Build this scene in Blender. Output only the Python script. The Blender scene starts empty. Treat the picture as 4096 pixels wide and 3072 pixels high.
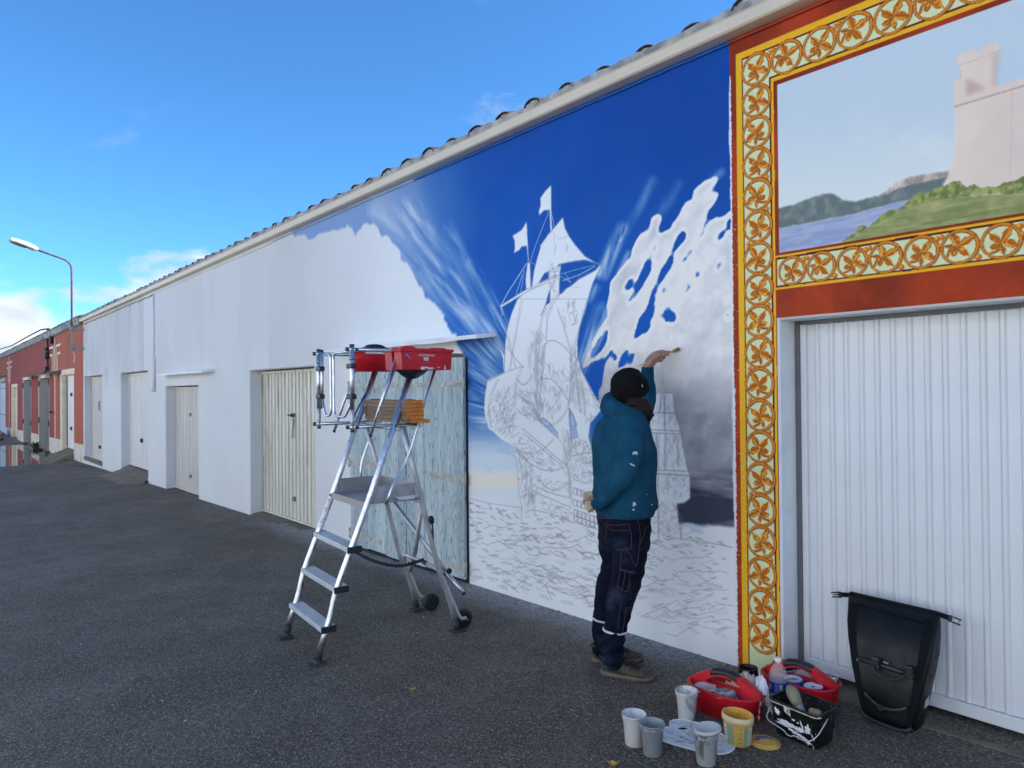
import bpy, bmesh, math, random
import numpy as np
from mathutils import Vector, Matrix, Euler

scene = bpy.context.scene
COL = scene.collection
random.seed(7)
rng = np.random.RandomState(11)

# ---------------------------------------------------------------- camera
YAW, PITCH, ROLL = math.radians(40.0), math.radians(0.48), math.radians(0.5)
FPX, PCX, PCY = 2840.0, 2048.0, 1536.0            # focal length and centre in photo pixels
CAM = np.array([0.0, -3.8, 1.6])
_f = np.array([-math.cos(YAW) * math.cos(PITCH), math.sin(YAW) * math.cos(PITCH), math.sin(PITCH)])
_r = np.array([math.sin(YAW), math.cos(YAW), 0.0])
_u = np.cross(_r, _f)
CR = math.cos(ROLL) * _r - math.sin(ROLL) * _u
CU = math.cos(ROLL) * _u + math.sin(ROLL) * _r
CF = _f
cam_d = bpy.data.cameras.new("camera")
cam = bpy.data.objects.new("camera", cam_d)
COL.objects.link(cam)
cam.matrix_world = Matrix(((CR[0], CU[0], -CF[0], CAM[0]), (CR[1], CU[1], -CF[1], CAM[1]),
                           (CR[2], CU[2], -CF[2], CAM[2]), (0, 0, 0, 1)))
cam_d.sensor_width = 36.0
cam_d.lens = 36.0 * FPX / 4096.0
cam_d.clip_start = 0.05
cam_d.clip_end = 2000.0
scene.camera = cam

# ---------------------------------------------------------------- sky, sun, exposure
SUN_EL, SUN_AZ = math.radians(33.0), math.radians(35.0)      # azimuth from +Y towards +X
SUN_DIR = Vector((math.sin(SUN_AZ) * math.cos(SUN_EL), math.cos(SUN_AZ) * math.cos(SUN_EL), math.sin(SUN_EL)))
world = bpy.data.worlds.new("World")
scene.world = world
world.use_nodes = True
wn, wl = world.node_tree.nodes, world.node_tree.links
wn.clear()
def wnode(t, **kw):
    n = wn.new(t)
    for k, v in kw.items():
        setattr(n, k, v)
    return n
w_out = wnode('ShaderNodeOutputWorld')
w_bg = wnode('ShaderNodeBackground')
w_sky = wnode('ShaderNodeTexSky', sky_type='NISHITA', sun_disc=False, sun_elevation=SUN_EL, sun_rotation=SUN_AZ,
              air_density=1.0, dust_density=0.0, ozone_density=3.0, altitude=1500.0)
w_bg.inputs['Strength'].default_value = 0.15
w_tc = wnode('ShaderNodeTexCoord')
w_sep = wnode('ShaderNodeSeparateXYZ')
wl.new(w_tc.outputs['Generated'], w_sep.inputs[0])
def wmath(op, a, b=None, clamp=False):
    n = wnode('ShaderNodeMath', operation=op, use_clamp=clamp)
    for i, v in enumerate((a, b)):
        if v is None: continue
        if isinstance(v, (int, float)): n.inputs[i].default_value = v
        else: wl.new(v, n.inputs[i])
    return n.outputs[0]
def wmap(v, a, b, c, d, mode='SMOOTHSTEP'):
    n = wnode('ShaderNodeMapRange', interpolation_type=mode)
    wl.new(v, n.inputs['Value'])
    for k, q in zip(('From Min', 'From Max', 'To Min', 'To Max'), (a, b, c, d)):
        n.inputs[k].default_value = q
    return n.outputs['Result']
wz = w_sep.outputs['Z']
# low cumulus bank round the horizon: its top wanders with the noise
w_m1 = wnode('ShaderNodeMapping'); w_m1.inputs['Scale'].default_value = (5.0, 5.0, 11.0); w_m1.inputs['Location'].default_value = (0.35, 1.7, 0.3)
wl.new(w_tc.outputs['Generated'], w_m1.inputs['Vector'])
w_n1 = wnode('ShaderNodeTexNoise'); w_n1.inputs['Scale'].default_value = 1.0; w_n1.inputs['Detail'].default_value = 7.0; w_n1.inputs['Roughness'].default_value = 0.55
wl.new(w_m1.outputs[0], w_n1.inputs['Vector'])
low = wmath('SUBTRACT', w_n1.outputs['Fac'], wmap(wz, 0.0, 0.24, 0.15, 0.74, 'LINEAR'))
low = wmap(low, -0.03, 0.10, 0.0, 1.0)
# thin high wisps
w_m2 = wnode('ShaderNodeMapping'); w_m2.inputs['Scale'].default_value = (3.2, 3.2, 7.0); w_m2.inputs['Location'].default_value = (4.1, 0.2, 2.2); w_m2.inputs['Rotation'].default_value = (0.2, 0.5, 0.4)
wl.new(w_tc.outputs['Generated'], w_m2.inputs['Vector'])
w_n2 = wnode('ShaderNodeTexNoise'); w_n2.inputs['Scale'].default_value = 1.3; w_n2.inputs['Detail'].default_value = 8.0; w_n2.inputs['Roughness'].default_value = 0.6; w_n2.inputs['Distortion'].default_value = 0.4
wl.new(w_m2.outputs[0], w_n2.inputs['Vector'])
wisp = wmath('MULTIPLY', wmap(w_n2.outputs['Fac'], 0.62, 0.84, 0.0, 0.55), wmap(wz, 0.1, 0.2, 0.0, 1.0))
cov = wmath('MAXIMUM', low, wisp)
# cloud colour: bright tops, bluish bases
w_n3 = wnode('ShaderNodeTexNoise'); w_n3.inputs['Scale'].default_value = 2.3; w_n3.inputs['Detail'].default_value = 6.0
wl.new(w_m1.outputs[0], w_n3.inputs['Vector'])
w_cc = wnode('ShaderNodeMixRGB')
w_cc.inputs['Color1'].default_value = (2.05, 2.30, 2.60, 1); w_cc.inputs['Color2'].default_value = (2.75, 2.85, 2.95, 1)
wl.new(wmap(w_n3.outputs['Fac'], 0.35, 0.62, 0.0, 1.0), w_cc.inputs['Fac'])
# the phone camera's rendering of the clear sky
w_grade = wnode('ShaderNodeMixRGB', blend_type='MULTIPLY'); w_grade.inputs['Fac'].default_value = 1.0
w_grade.inputs['Color2'].default_value = (0.285, 0.545, 0.72, 1)
wl.new(w_sky.outputs[0], w_grade.inputs['Color1'])
w_mix = wnode('ShaderNodeMixRGB')
wl.new(cov, w_mix.inputs['Fac']); wl.new(w_grade.outputs[0], w_mix.inputs['Color1']); wl.new(w_cc.outputs[0], w_mix.inputs['Color2'])
wl.new(w_mix.outputs[0], w_bg.inputs['Color']); wl.new(w_bg.outputs[0], w_out.inputs['Surface'])

sun_d = bpy.data.lights.new("sun", 'SUN')
sun_d.energy = 5.0
sun_d.angle = math.radians(0.5)
sun_d.color = (1.0, 0.965, 0.91)
sun = bpy.data.objects.new("sun", sun_d)
COL.objects.link(sun)
sun.rotation_euler = SUN_DIR.to_track_quat('Z', 'Y').to_euler()
sun.location = (0, 0, 30)

scene.view_settings.view_transform = 'Standard'
scene.view_settings.look = 'None'
scene.view_settings.gamma = 1.0
scene.view_settings.use_curve_mapping = False
scene.view_settings.exposure = 1.32

# ---------------------------------------------------------------- from photo measurement to metres
def rays(px, py):
    px, py = np.asarray(px, float), np.asarray(py, float)
    return CF + CR * ((px - PCX) / FPX)[..., None] - CU * ((py - PCY) / FPX)[..., None]
def on_wall(px, py, Y=0.0):
    d = rays(px, py)
    return CAM + d * ((Y - CAM[1]) / d[..., 1])[..., None]
def on_plane(px, py, p0, n):
    d = rays(px, py); n = np.asarray(n, float)
    return CAM + d * (np.dot(np.asarray(p0, float) - CAM, n) / (d @ n))[..., None]
def project(P):
    q = np.asarray(P, float) - CAM
    z = q @ CF
    return PCX + FPX * (q @ CR) / z, PCY - FPX * (q @ CU) / z
def sstep(x, a, b):
    t = np.clip((x - a) / (b - a), 0, 1)
    return t * t * (3 - 2 * t)
def base_z(X):
    X = np.asarray(X, float)
    return -0.043 + 0.017 * np.clip(X, -35.5, 6.0) + 0.004 * np.clip(-36.0 - X, 0, 12)
WATER_Z = -0.585
def ground_z(X, Y):
    X, Y = np.asarray(X, float), np.asarray(Y, float)
    w = 0.5 * np.sin(X * 1.3 + Y) + 0.4 * np.sin(Y * 2.1 + 1)
    b = sstep(-X + 0.35 * w, 24.6, 27.4) * (1 - sstep(-X + 0.5 * w, 33.8, 36.5)) * sstep(-Y + 0.06 * w, 0.02, 0.7)
    return base_z(X) - 0.15 * b
def gpt(px, py):
    P = on_plane(px, py, (0, 0, -0.043), (-0.017, 0, 1.0))
    return np.array([P[0], P[1], float(ground_z(P[0], P[1]))])

# ---------------------------------------------------------------- colour
def s2l(c):
    c = np.asarray(c, float)
    return np.where(c <= 0.04045, c / 12.92, ((c + 0.055) / 1.055) ** 2.4)
def l2s(c):
    c = np.clip(np.asarray(c, float), 0, 1)
    return np.where(c <= 0.0031308, c * 12.92, 1.055 * c ** (1 / 2.4) - 0.055)
WREF = s2l(np.array([208, 221, 240]) / 255.0)     # what white paint shows in the photo's shade
def alb(r, g, b, k=0.80):
    """base colour of a thing that shows r, g, b in the open shade of the photo"""
    return tuple(np.clip(s2l(np.array([r, g, b]) / 255.0) / WREF * k, 0, 0.9))

# ---------------------------------------------------------------- materials
MATS = {}
class NT:
    def __init__(s, name):
        s.m = bpy.data.materials.new(name); s.m.use_nodes = True
        s.n, s.l = s.m.node_tree.nodes, s.m.node_tree.links
        s.b = s.n['Principled BSDF']
    def new(s, t, **kw):
        n = s.n.new(t)
        for k, v in kw.items(): setattr(n, k, v)
        return n
    def setin(s, n, k, v):
        if hasattr(v, 'links') or isinstance(v, bpy.types.NodeSocket): s.l.new(v, n.inputs[k])
        else: n.inputs[k].default_value = v
    def coord(s, kind='Object', scale=(1, 1, 1), rot=(0, 0, 0), loc=(0, 0, 0)):
        if kind == 'World': src = s.new('ShaderNodeNewGeometry').outputs['Position']
        else: src = s.new('ShaderNodeTexCoord').outputs[kind]
        mp = s.new('ShaderNodeMapping')
        s.l.new(src, mp.inputs['Vector'])
        mp.inputs['Scale'].default_value = scale; mp.inputs['Rotation'].default_value = rot; mp.inputs['Location'].default_value = loc
        return mp.outputs[0]
    def noise(s, vec, scale=5, detail=4, rough=0.55, dist=0.0):
        n = s.new('ShaderNodeTexNoise')
        s.l.new(vec, n.inputs['Vector'])
        n.inputs['Scale'].default_value = scale; n.inputs['Detail'].default_value = detail
        n.inputs['Roughness'].default_value = rough; n.inputs['Distortion'].default_value = dist
        return n.outputs['Fac']
    def voro(s, vec, scale=5, feature='F1', out='Distance', rand=1.0):
        n = s.new('ShaderNodeTexVoronoi', feature=feature)
        s.l.new(vec, n.inputs['Vector']); n.inputs['Scale'].default_value = scale; n.inputs['Randomness'].default_value = rand
        return n.outputs[out]
    def rng(s, v, a, b, c=0.0, d=1.0, mode='SMOOTHSTEP'):
        n = s.new('ShaderNodeMapRange', interpolation_type=mode)
        s.l.new(v, n.inputs['Value'])
        for k, q in zip(('From Min', 'From Max', 'To Min', 'To Max'), (a, b, c, d)): n.inputs[k].default_value = q
        return n.outputs['Result']
    def math(s, op, a, b=None):
        n = s.new('ShaderNodeMath', operation=op)
        for i, v in enumerate((a, b)):
            if v is None: continue
            s.setin(n, i, v)
        return n.outputs[0]
    def mix(s, f, a, b, blend='MIX'):
        n = s.new('ShaderNodeMixRGB', blend_type=blend)
        s.setin(n, 'Fac', f)
        s.setin(n, 'Color1', a if not isinstance(a, tuple) else (*a[:3], 1)); s.setin(n, 'Color2', b if not isinstance(b, tuple) else (*b[:3], 1))
        return n.outputs[0]
    def sep(s, vec):
        n = s.new('ShaderNodeSeparateXYZ'); s.l.new(vec, n.inputs[0]); return n.outputs
    def bump(s, h, strength=0.3, dist=0.01, prev=None):
        n = s.new('ShaderNodeBump'); s.l.new(h, n.inputs['Height'])
        n.inputs['Strength'].default_value = strength; n.inputs['Distance'].default_value = dist
        if prev is not None: s.l.new(prev, n.inputs['Normal'])
        return n.outputs[0]
    def done(s, color=None, rough=None, metal=None, normal=None, **kw):
        if color is not None: s.setin(s.b, 'Base Color', color if not isinstance(color, tuple) else (*color[:3], 1))
        if rough is not None: s.setin(s.b, 'Roughness', rough)
        if metal is not None: s.setin(s.b, 'Metallic', metal)
        if normal is not None: s.l.new(normal, s.b.inputs['Normal'])
        for k, v in kw.items(): s.setin(s.b, k.replace('_', ' '), v)
        MATS[s.m.name] = s.m
        return s.m
def basic(name, col, rough=0.6, metal=0.0, var=0.2, scale=12, bump=0.15, bscale=90, bdist=0.002, speck=None, **kw):
    """a plain surface with a little unevenness in colour, gloss and relief; speck = (colour, scale, amount)"""
    if name in MATS: return MATS[name]
    t = NT(name); c = t.coord('Object')
    n = t.noise(c, scale, 5)
    lo = tuple(x * (1 - var) for x in col[:3]); hi = tuple(min(0.95, x * (1 + var)) for x in col[:3])
    color = t.mix(t.rng(n, 0.3, 0.7), lo, hi)
    if speck:
        v = t.voro(c, speck[1]); big = t.noise(c, speck[1] * 0.25, 3)
        f = t.math('MULTIPLY', t.rng(v, 0.10, 0.16, 1, 0), t.rng(big, 0.62 - speck[2], 0.70 - speck[2]))
        color = t.mix(f, color, speck[0])
    r = t.rng(t.noise(c, scale * 2.3, 3), 0.3, 0.7, max(0.03, rough - 0.08), min(1, rough + 0.08))
    nm = t.bump(t.noise(c, bscale, 3), bump, bdist) if bump else None
    return t.done(color, r, metal, nm, **kw)

# ---------------------------------------------------------------- mesh building
class MB:
    def __init__(s): s.v = []; s.f = []; s.mi = []; s.sm = []; s.uv = []
    def add(s, vs, fs, mi=0, smooth=False, uvs=None):
        o = len(s.v); s.v.extend([tuple(map(float, v)) for v in vs])
        for k, f in enumerate(fs):
            s.f.append(tuple(i + o for i in f)); s.mi.append(mi); s.sm.append(smooth); s.uv.append(uvs[k] if uvs else None)
        return s
    def box(s, c, size, R=None, mi=0, bev=0.0):
        hx, hy, hz = (q / 2 for q in size)
        R = Matrix.Identity(3) if R is None else R
        c = Vector(c)
        if bev <= 0:
            vs = [c + R @ Vector((x * hx, y * hy, z * hz)) for z in (-1, 1) for y in (-1, 1) for x in (-1, 1)]
            return s.add(vs, [(0, 2, 3, 1), (4, 5, 7, 6), (0, 1, 5, 4), (2, 6, 7, 3), (0, 4, 6, 2), (1, 3, 7, 5)], mi)
        bm = bmesh.new(); bmesh.ops.create_cube(bm, size=1.0)
        bmesh.ops.scale(bm, vec=(size[0], size[1], size[2]), verts=bm.verts)
        bmesh.ops.bevel(bm, geom=bm.edges[:], offset=bev, segments=2, affect='EDGES', profile=0.6)
        bm.verts.index_update()
        s.add([c + R @ v.co for v in bm.verts], [[v.index for v in f.verts] for f in bm.faces], mi, False)
        bm.free(); return s
    def tube(s, pts, r, n=10, cap=True, mi=0, closed=False, flat=None, smooth=True):
        """swept circle; r a number or a list; flat=(ratio, axis) squashes the section along axis"""
        P = [Vector(p) for p in pts]; m = len(P)
        rs = r if hasattr(r, '__len__') else [r] * m
        T = []
        for i in range(m):
            if closed: a, b = P[i - 1], P[(i + 1) % m]
            else: a, b = P[max(i - 1, 0)], P[min(i + 1, m - 1)]
            T.append((b - a).normalized())
        ref = Vector((0, 0, 1)) if abs(T[0].z) < 0.9 else Vector((1, 0, 0))
        N = (ref - T[0] * ref.dot(T[0])).normalized()
        vs = []
        for i in range(m):
            N = (N - T[i] * N.dot(T[i])).normalized(); B = T[i].cross(N)
            for k in range(n):
                a = 2 * math.pi * k / n
                q = (N * math.cos(a) + B * math.sin(a)) * rs[i]
                if flat is not None:
                    ax = Vector(flat[1]).normalized(); q = q - ax * q.dot(ax) * (1 - flat[0])
                vs.append(P[i] + q)
        fs = []
        for i in range(m if closed else m - 1):
            j = (i + 1) % m
            for k in range(n):
                l = (k + 1) % n
                fs.append((i * n + k, i * n + l, j * n + l, j * n + k))
        s.add(vs, fs, mi, smooth)
        if cap and not closed:
            s.add(vs[:n], [tuple(range(n))[::-1]], mi); s.add(vs[-n:], [tuple(range(n))], mi)
        return s
    def lathe(s, prof, c=(0, 0, 0), n=32, mi=0, R=None, sx=1.0, sy=1.0, smooth=True, close=False):
        """profile of (radius, z) turned about z"""
        R = Matrix.Identity(3) if R is None else R
        c = Vector(c); vs = []
        for (rr, z) in prof:
            for k in range(n):
                a = 2 * math.pi * k / n
                vs.append(c + R @ Vector((rr * sx * math.cos(a), rr * sy * math.sin(a), z)))
        fs = []
        for i in range(len(prof) - 1):
            for k in range(n):
                l = (k + 1) % n
                fs.append((i * n + k, i * n + l, (i + 1) * n + l, (i + 1) * n + k))
        s.add(vs, fs, mi, smooth)
        if prof[0][0] > 1e-5 and close: s.add(vs[:n], [tuple(range(n))[::-1]], mi)
        if prof[-1][0] > 1e-5 and close: s.add(vs[-n:], [tuple(range(n))], mi)
        return s
    def prism(s, poly, e1, e2, o, d, mi=0):
        """flat outline (list of 2-D points in axes e1, e2 from origin o) given thickness along vector d"""
        e1, e2, o, d = map(Vector, (e1, e2, o, d))
        a = [o + e1 * x + e2 * y for x, y in poly]; n = len(a)
        b = [p + d for p in a]
        fs = [tuple(range(n))[::-1], tuple(range(n, 2 * n))] + [(i, (i + 1) % n, n + (i + 1) % n, n + i) for i in range(n)]
        return s.add(a + b, fs, mi)
    def loft(s, rings, cap=True, mi=0, smooth=True):
        n = len(rings[0]); vs = [p for r in rings for p in r]; fs = []
        for i in range(len(rings) - 1):
            for k in range(n):
                l = (k + 1) % n
                fs.append((i * n + k, i * n + l, (i + 1) * n + l, (i + 1) * n + k))
        s.add(vs, fs, mi, smooth)
        if cap: s.add(rings[0], [tuple(range(n))[::-1]], mi, smooth); s.add(rings[-1], [tuple(range(n))], mi, smooth)
        return s
    def mesh(s, name, mats):
        me = bpy.data.meshes.new(name)
        me.from_pydata(s.v, [], s.f)
        for m in (mats if isinstance(mats, (list, tuple)) else [mats]): me.materials.append(m)
        me.polygons.foreach_set('material_index', s.mi)
        me.polygons.foreach_set('use_smooth', s.sm)
        if any(u is not None for u in s.uv):
            lay = me.uv_layers.new(name='UVMap'); k = 0
            for p, u in zip(me.polygons, s.uv):
                for j, li in enumerate(p.loop_indices):
                    if u is not None: lay.data[li].uv = u[j]
        bm = bmesh.new(); bm.from_mesh(me)
        bmesh.ops.remove_doubles(bm, verts=bm.verts, dist=1e-5)
        bmesh.ops.recalc_face_normals(bm, faces=bm.faces)
        bm.to_mesh(me); bm.free()
        me.update()
        return me
    def build(s, name, mats, parent=None):
        return link(name, s.mesh(name, mats), parent)
def link(name, me, parent=None, loc=None, rot=None):
    o = bpy.data.objects.new(name, me); COL.objects.link(o)
    if loc is not None: o.location = loc
    if rot is not None: o.rotation_euler = rot
    if parent is not None: adopt(o, parent)
    return o
def world_of(o):
    m = o.matrix_basis.copy()
    if o.parent is not None: m = world_of(o.parent) @ o.matrix_parent_inverse @ m
    return m
def adopt(o, parent):
    o.parent = parent
    o.matrix_parent_inverse = world_of(parent).inverted()
def thing(name, label, cat, loc=(0, 0, 0), group=None):
    o = bpy.data.objects.new(name, None); COL.objects.link(o)
    o.location = tuple(map(float, loc)); o.empty_display_size = 0.1
    return tag(o, label, cat, group)
def tag(o, label, cat, group=None):
    o['label'] = label; o['category'] = cat
    if group: o['group'] = group
    return o
def struct(o, kind='structure'): o['kind'] = kind; return o
def smoothed(pts, k=3):
    """round the corners of a polyline (Chaikin)"""
    P = [Vector(p) for p in pts]
    for _ in range(k):
        Q = [P[0]]
        for a, b in zip(P[:-1], P[1:]): Q += [a * 0.75 + b * 0.25, a * 0.25 + b * 0.75]
        P = Q + [P[-1]]
    return P
def fillet(pts, d=0.05, n=5):
    """straight runs with rounded bends"""
    P = [Vector(p) for p in pts]; Q = [P[0]]
    for a, b, c in zip(P[:-2], P[1:-1], P[2:]):
        d1, d2 = min(d, (b - a).length * 0.45), min(d, (c - b).length * 0.45)
        s0, s1 = b + (a - b).normalized() * d1, b + (c - b).normalized() * d2
        for k in range(n + 1):
            t = k / n; Q.append(s0 * (1 - t) ** 2 + b * 2 * t * (1 - t) + s1 * t * t)
    return Q + [P[-1]]
def remeshed(mb, voxel, smooth=4, name='tmp'):
    """overlapping closed shapes grown together into one skin"""
    me = bpy.data.meshes.new(name); me.from_pydata(mb.v, [], mb.f); me.update()
    bm = bmesh.new(); bm.from_mesh(me); bmesh.ops.remove_doubles(bm, verts=bm.verts, dist=1e-6)
    bmesh.ops.recalc_face_normals(bm, faces=bm.faces); bm.to_mesh(me); bm.free()
    o = bpy.data.objects.new(name, me); COL.objects.link(o)
    r = o.modifiers.new('r', 'REMESH'); r.mode = 'VOXEL'; r.voxel_size = voxel; r.use_smooth_shade = True
    if smooth:
        q = o.modifiers.new('s', 'SMOOTH'); q.factor = 0.5; q.iterations = smooth
    dg = bpy.context.evaluated_depsgraph_get()
    out = bpy.data.meshes.new_from_object(o.evaluated_get(dg))
    bpy.data.objects.remove(o); bpy.data.meshes.remove(me)
    for p in out.polygons: p.use_smooth = True
    return out
def displace(me, fn):
    """move the vertices along their normals by fn(co array, normal array)"""
    n = len(me.vertices); co = np.empty(n * 3); me.vertices.foreach_get('co', co); co = co.reshape(-1, 3)
    no = np.empty(n * 3); me.vertices.foreach_get('normal', no); no = no.reshape(-1, 3)
    me.vertices.foreach_set('co', (co + no * fn(co, no)[:, None]).ravel()); me.update()

# ---------------------------------------------------------------- noise for paint and cloth
_tab = rng.rand(8, 256, 256)
def vnoise(x, y, k=0):
    xi, yi = np.floor(x).astype(int), np.floor(y).astype(int)
    fx, fy = x - xi, y - yi
    fx, fy = fx * fx * (3 - 2 * fx), fy * fy * (3 - 2 * fy)
    t = _tab[k % 8]; a, b, c, d = xi & 255, (xi + 1) & 255, yi & 255, (yi + 1) & 255
    return (t[a, c] * (1 - fx) + t[b, c] * fx) * (1 - fy) + (t[a, d] * (1 - fx) + t[b, d] * fx) * fy
def fbm(x, y, o=4, k=0, g=0.5):
    s, a, n = 0, 1.0, 0
    for i in range(o):
        s = s + a * vnoise(x * 2 ** i + 17.3 * i, y * 2 ** i + 9.1 * i, k + i); n += a; a *= g
    return s / n
# ================================================================ the painted walls (flat paint, as pictures made here)
def inpoly(x, y, poly):
    ins = np.zeros(x.shape, bool); n = len(poly)
    for i in range(n):
        x0, y0 = poly[i]; x1, y1 = poly[(i + 1) % n]
        if y0 == y1: continue
        c = ((y0 > y) != (y1 > y)) & (x < (x1 - x0) * (y - y0) / (y1 - y0) + x0)
        ins ^= c
    return ins
def blur(a, r):
    r = int(max(1, r))
    for ax in (0, 1):
        for _ in range(2):
            p = np.concatenate([np.repeat(np.take(a, [0], ax), r + 1, ax), a, np.repeat(np.take(a, [-1], ax), r, ax)], ax)
            c = np.cumsum(p, ax)
            n = a.shape[ax]
            a = (np.take(c, np.arange(2 * r + 1, 2 * r + 1 + n), ax) - np.take(c, np.arange(0, n), ax)) / (2 * r + 1)
    return a
def photo_to_alb(img):
    v = s2l(np.clip(img, 0, 255) / 255.0) / WREF * 0.87
    return l2s(v * np.minimum(1, 0.93 / np.maximum(v.max(-1), 1e-4))[..., None])
class Canvas:
    """a patch of wall (X0..X1, Z0..Z1); knows where each spot lies in the photograph"""
    def __init__(s, X0, X1, Z0, Z1, R):
        s.X0, s.X1, s.Z0, s.Z1, s.R = X0, X1, Z0, Z1, R
        s.w, s.h = int((X1 - X0) * R), int((Z1 - Z0) * R)
        xs = X0 + (np.arange(s.w) + 0.5) / R; zs = Z0 + (np.arange(s.h) + 0.5) / R
        s.X, s.Z = np.meshgrid(xs, zs)
        P = np.stack([s.X, np.zeros_like(s.X), s.Z], -1)
        s.px, s.py = project(P)
        s.img = np.zeros((s.h, s.w, 3))
    def box(s, poly, pad=0.02):
        P = np.array([on_wall(*p) for p in poly])
        x0 = int((P[:, 0].min() - pad - s.X0) * s.R); x1 = int((P[:, 0].max() + pad - s.X0) * s.R) + 1
        z0 = int((P[:, 2].min() - pad - s.Z0) * s.R); z1 = int((P[:, 2].max() + pad - s.Z0) * s.R) + 1
        return slice(max(0, z0), min(s.h, max(0, z1))), slice(max(0, x0), min(s.w, max(0, x1)))
    def mask(s, poly, soft=0, warp=0, wscale=0.05):
        m = np.zeros((s.h, s.w)); b = s.box(poly, 0.02 + 0.003 * warp)
        x, y = s.px[b], s.py[b]
        if warp:
            x, y = x + (fbm(s.X[b] / wscale, s.Z[b] / wscale, 4, 1) - 0.5) * 2 * warp, y + (fbm(s.X[b] / wscale + 50, s.Z[b] / wscale, 4, 2) - 0.5) * 2 * warp
        m[b] = inpoly(x, y, poly)
        return blur(m, soft) if soft else m
    def over(s, m, col):
        col = np.asarray(col, float)
        s.img += m[..., None] * ((col if col.ndim == 3 else col[None, None]) - s.img)
    def line(s, pts, wpx=2.0, a=1.0, col=(150, 158, 172), taper=False):
        """a pencil or brush line through photo points, wpx photo pixels wide"""
        for (p, q) in zip(pts[:-1], pts[1:]):
            s.seg(p, q, wpx, a, col)
    def seg(s, p, q, wpx, a, col):
        b = s.box([p, q], 0.012)
        x, y = s.px[b], s.py[b]
        if x.size == 0: return
        dx, dy = q[0] - p[0], q[1] - p[1]; L2 = dx * dx + dy * dy + 1e-6
        t = np.clip(((x - p[0]) * dx + (y - p[1]) * dy) / L2, 0, 1)
        d = np.hypot(x - p[0] - t * dx, y - p[1] - t * dy)
        m = np.clip(wpx * 0.5 + 0.7 - d, 0, 1)[..., None] * a
        s.img[b] += m * (np.asarray(col, float) - s.img[b])
    def near(s, pts, width):
        """1 on the polyline falling off to 0 at width (photo pixels)"""
        best = np.full((s.h, s.w), 1e9)
        for p, q in zip(pts[:-1], pts[1:]):
            b = s.box([p, q], width / 2840 * 6)
            x, y = s.px[b], s.py[b]
            if x.size == 0: continue
            dx, dy = q[0] - p[0], q[1] - p[1]
            t = np.clip(((x - p[0]) * dx + (y - p[1]) * dy) / (dx * dx + dy * dy + 1e-6), 0, 1)
            best[b] = np.minimum(best[b], np.hypot(x - p[0] - t * dx, y - p[1] - t * dy))
        return 1 - sstep(best, 0, width)
    def image(s, name):
        im = bpy.data.images.new(name, s.w, s.h, alpha=False)
        px = np.ones((s.h, s.w, 4), np.float32); px[..., :3] = photo_to_alb(s.img)
        im.pixels.foreach_set(px.ravel()); im.update(); im.pack()
        return im
def T(x0, y0, k, pts): return [(x0 + x / k, y0 + y / k) for x, y in pts]
def lerp3(a, b, t): return np.asarray(a, float) * (1 - t[..., None]) + np.asarray(b, float) * t[..., None]

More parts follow.
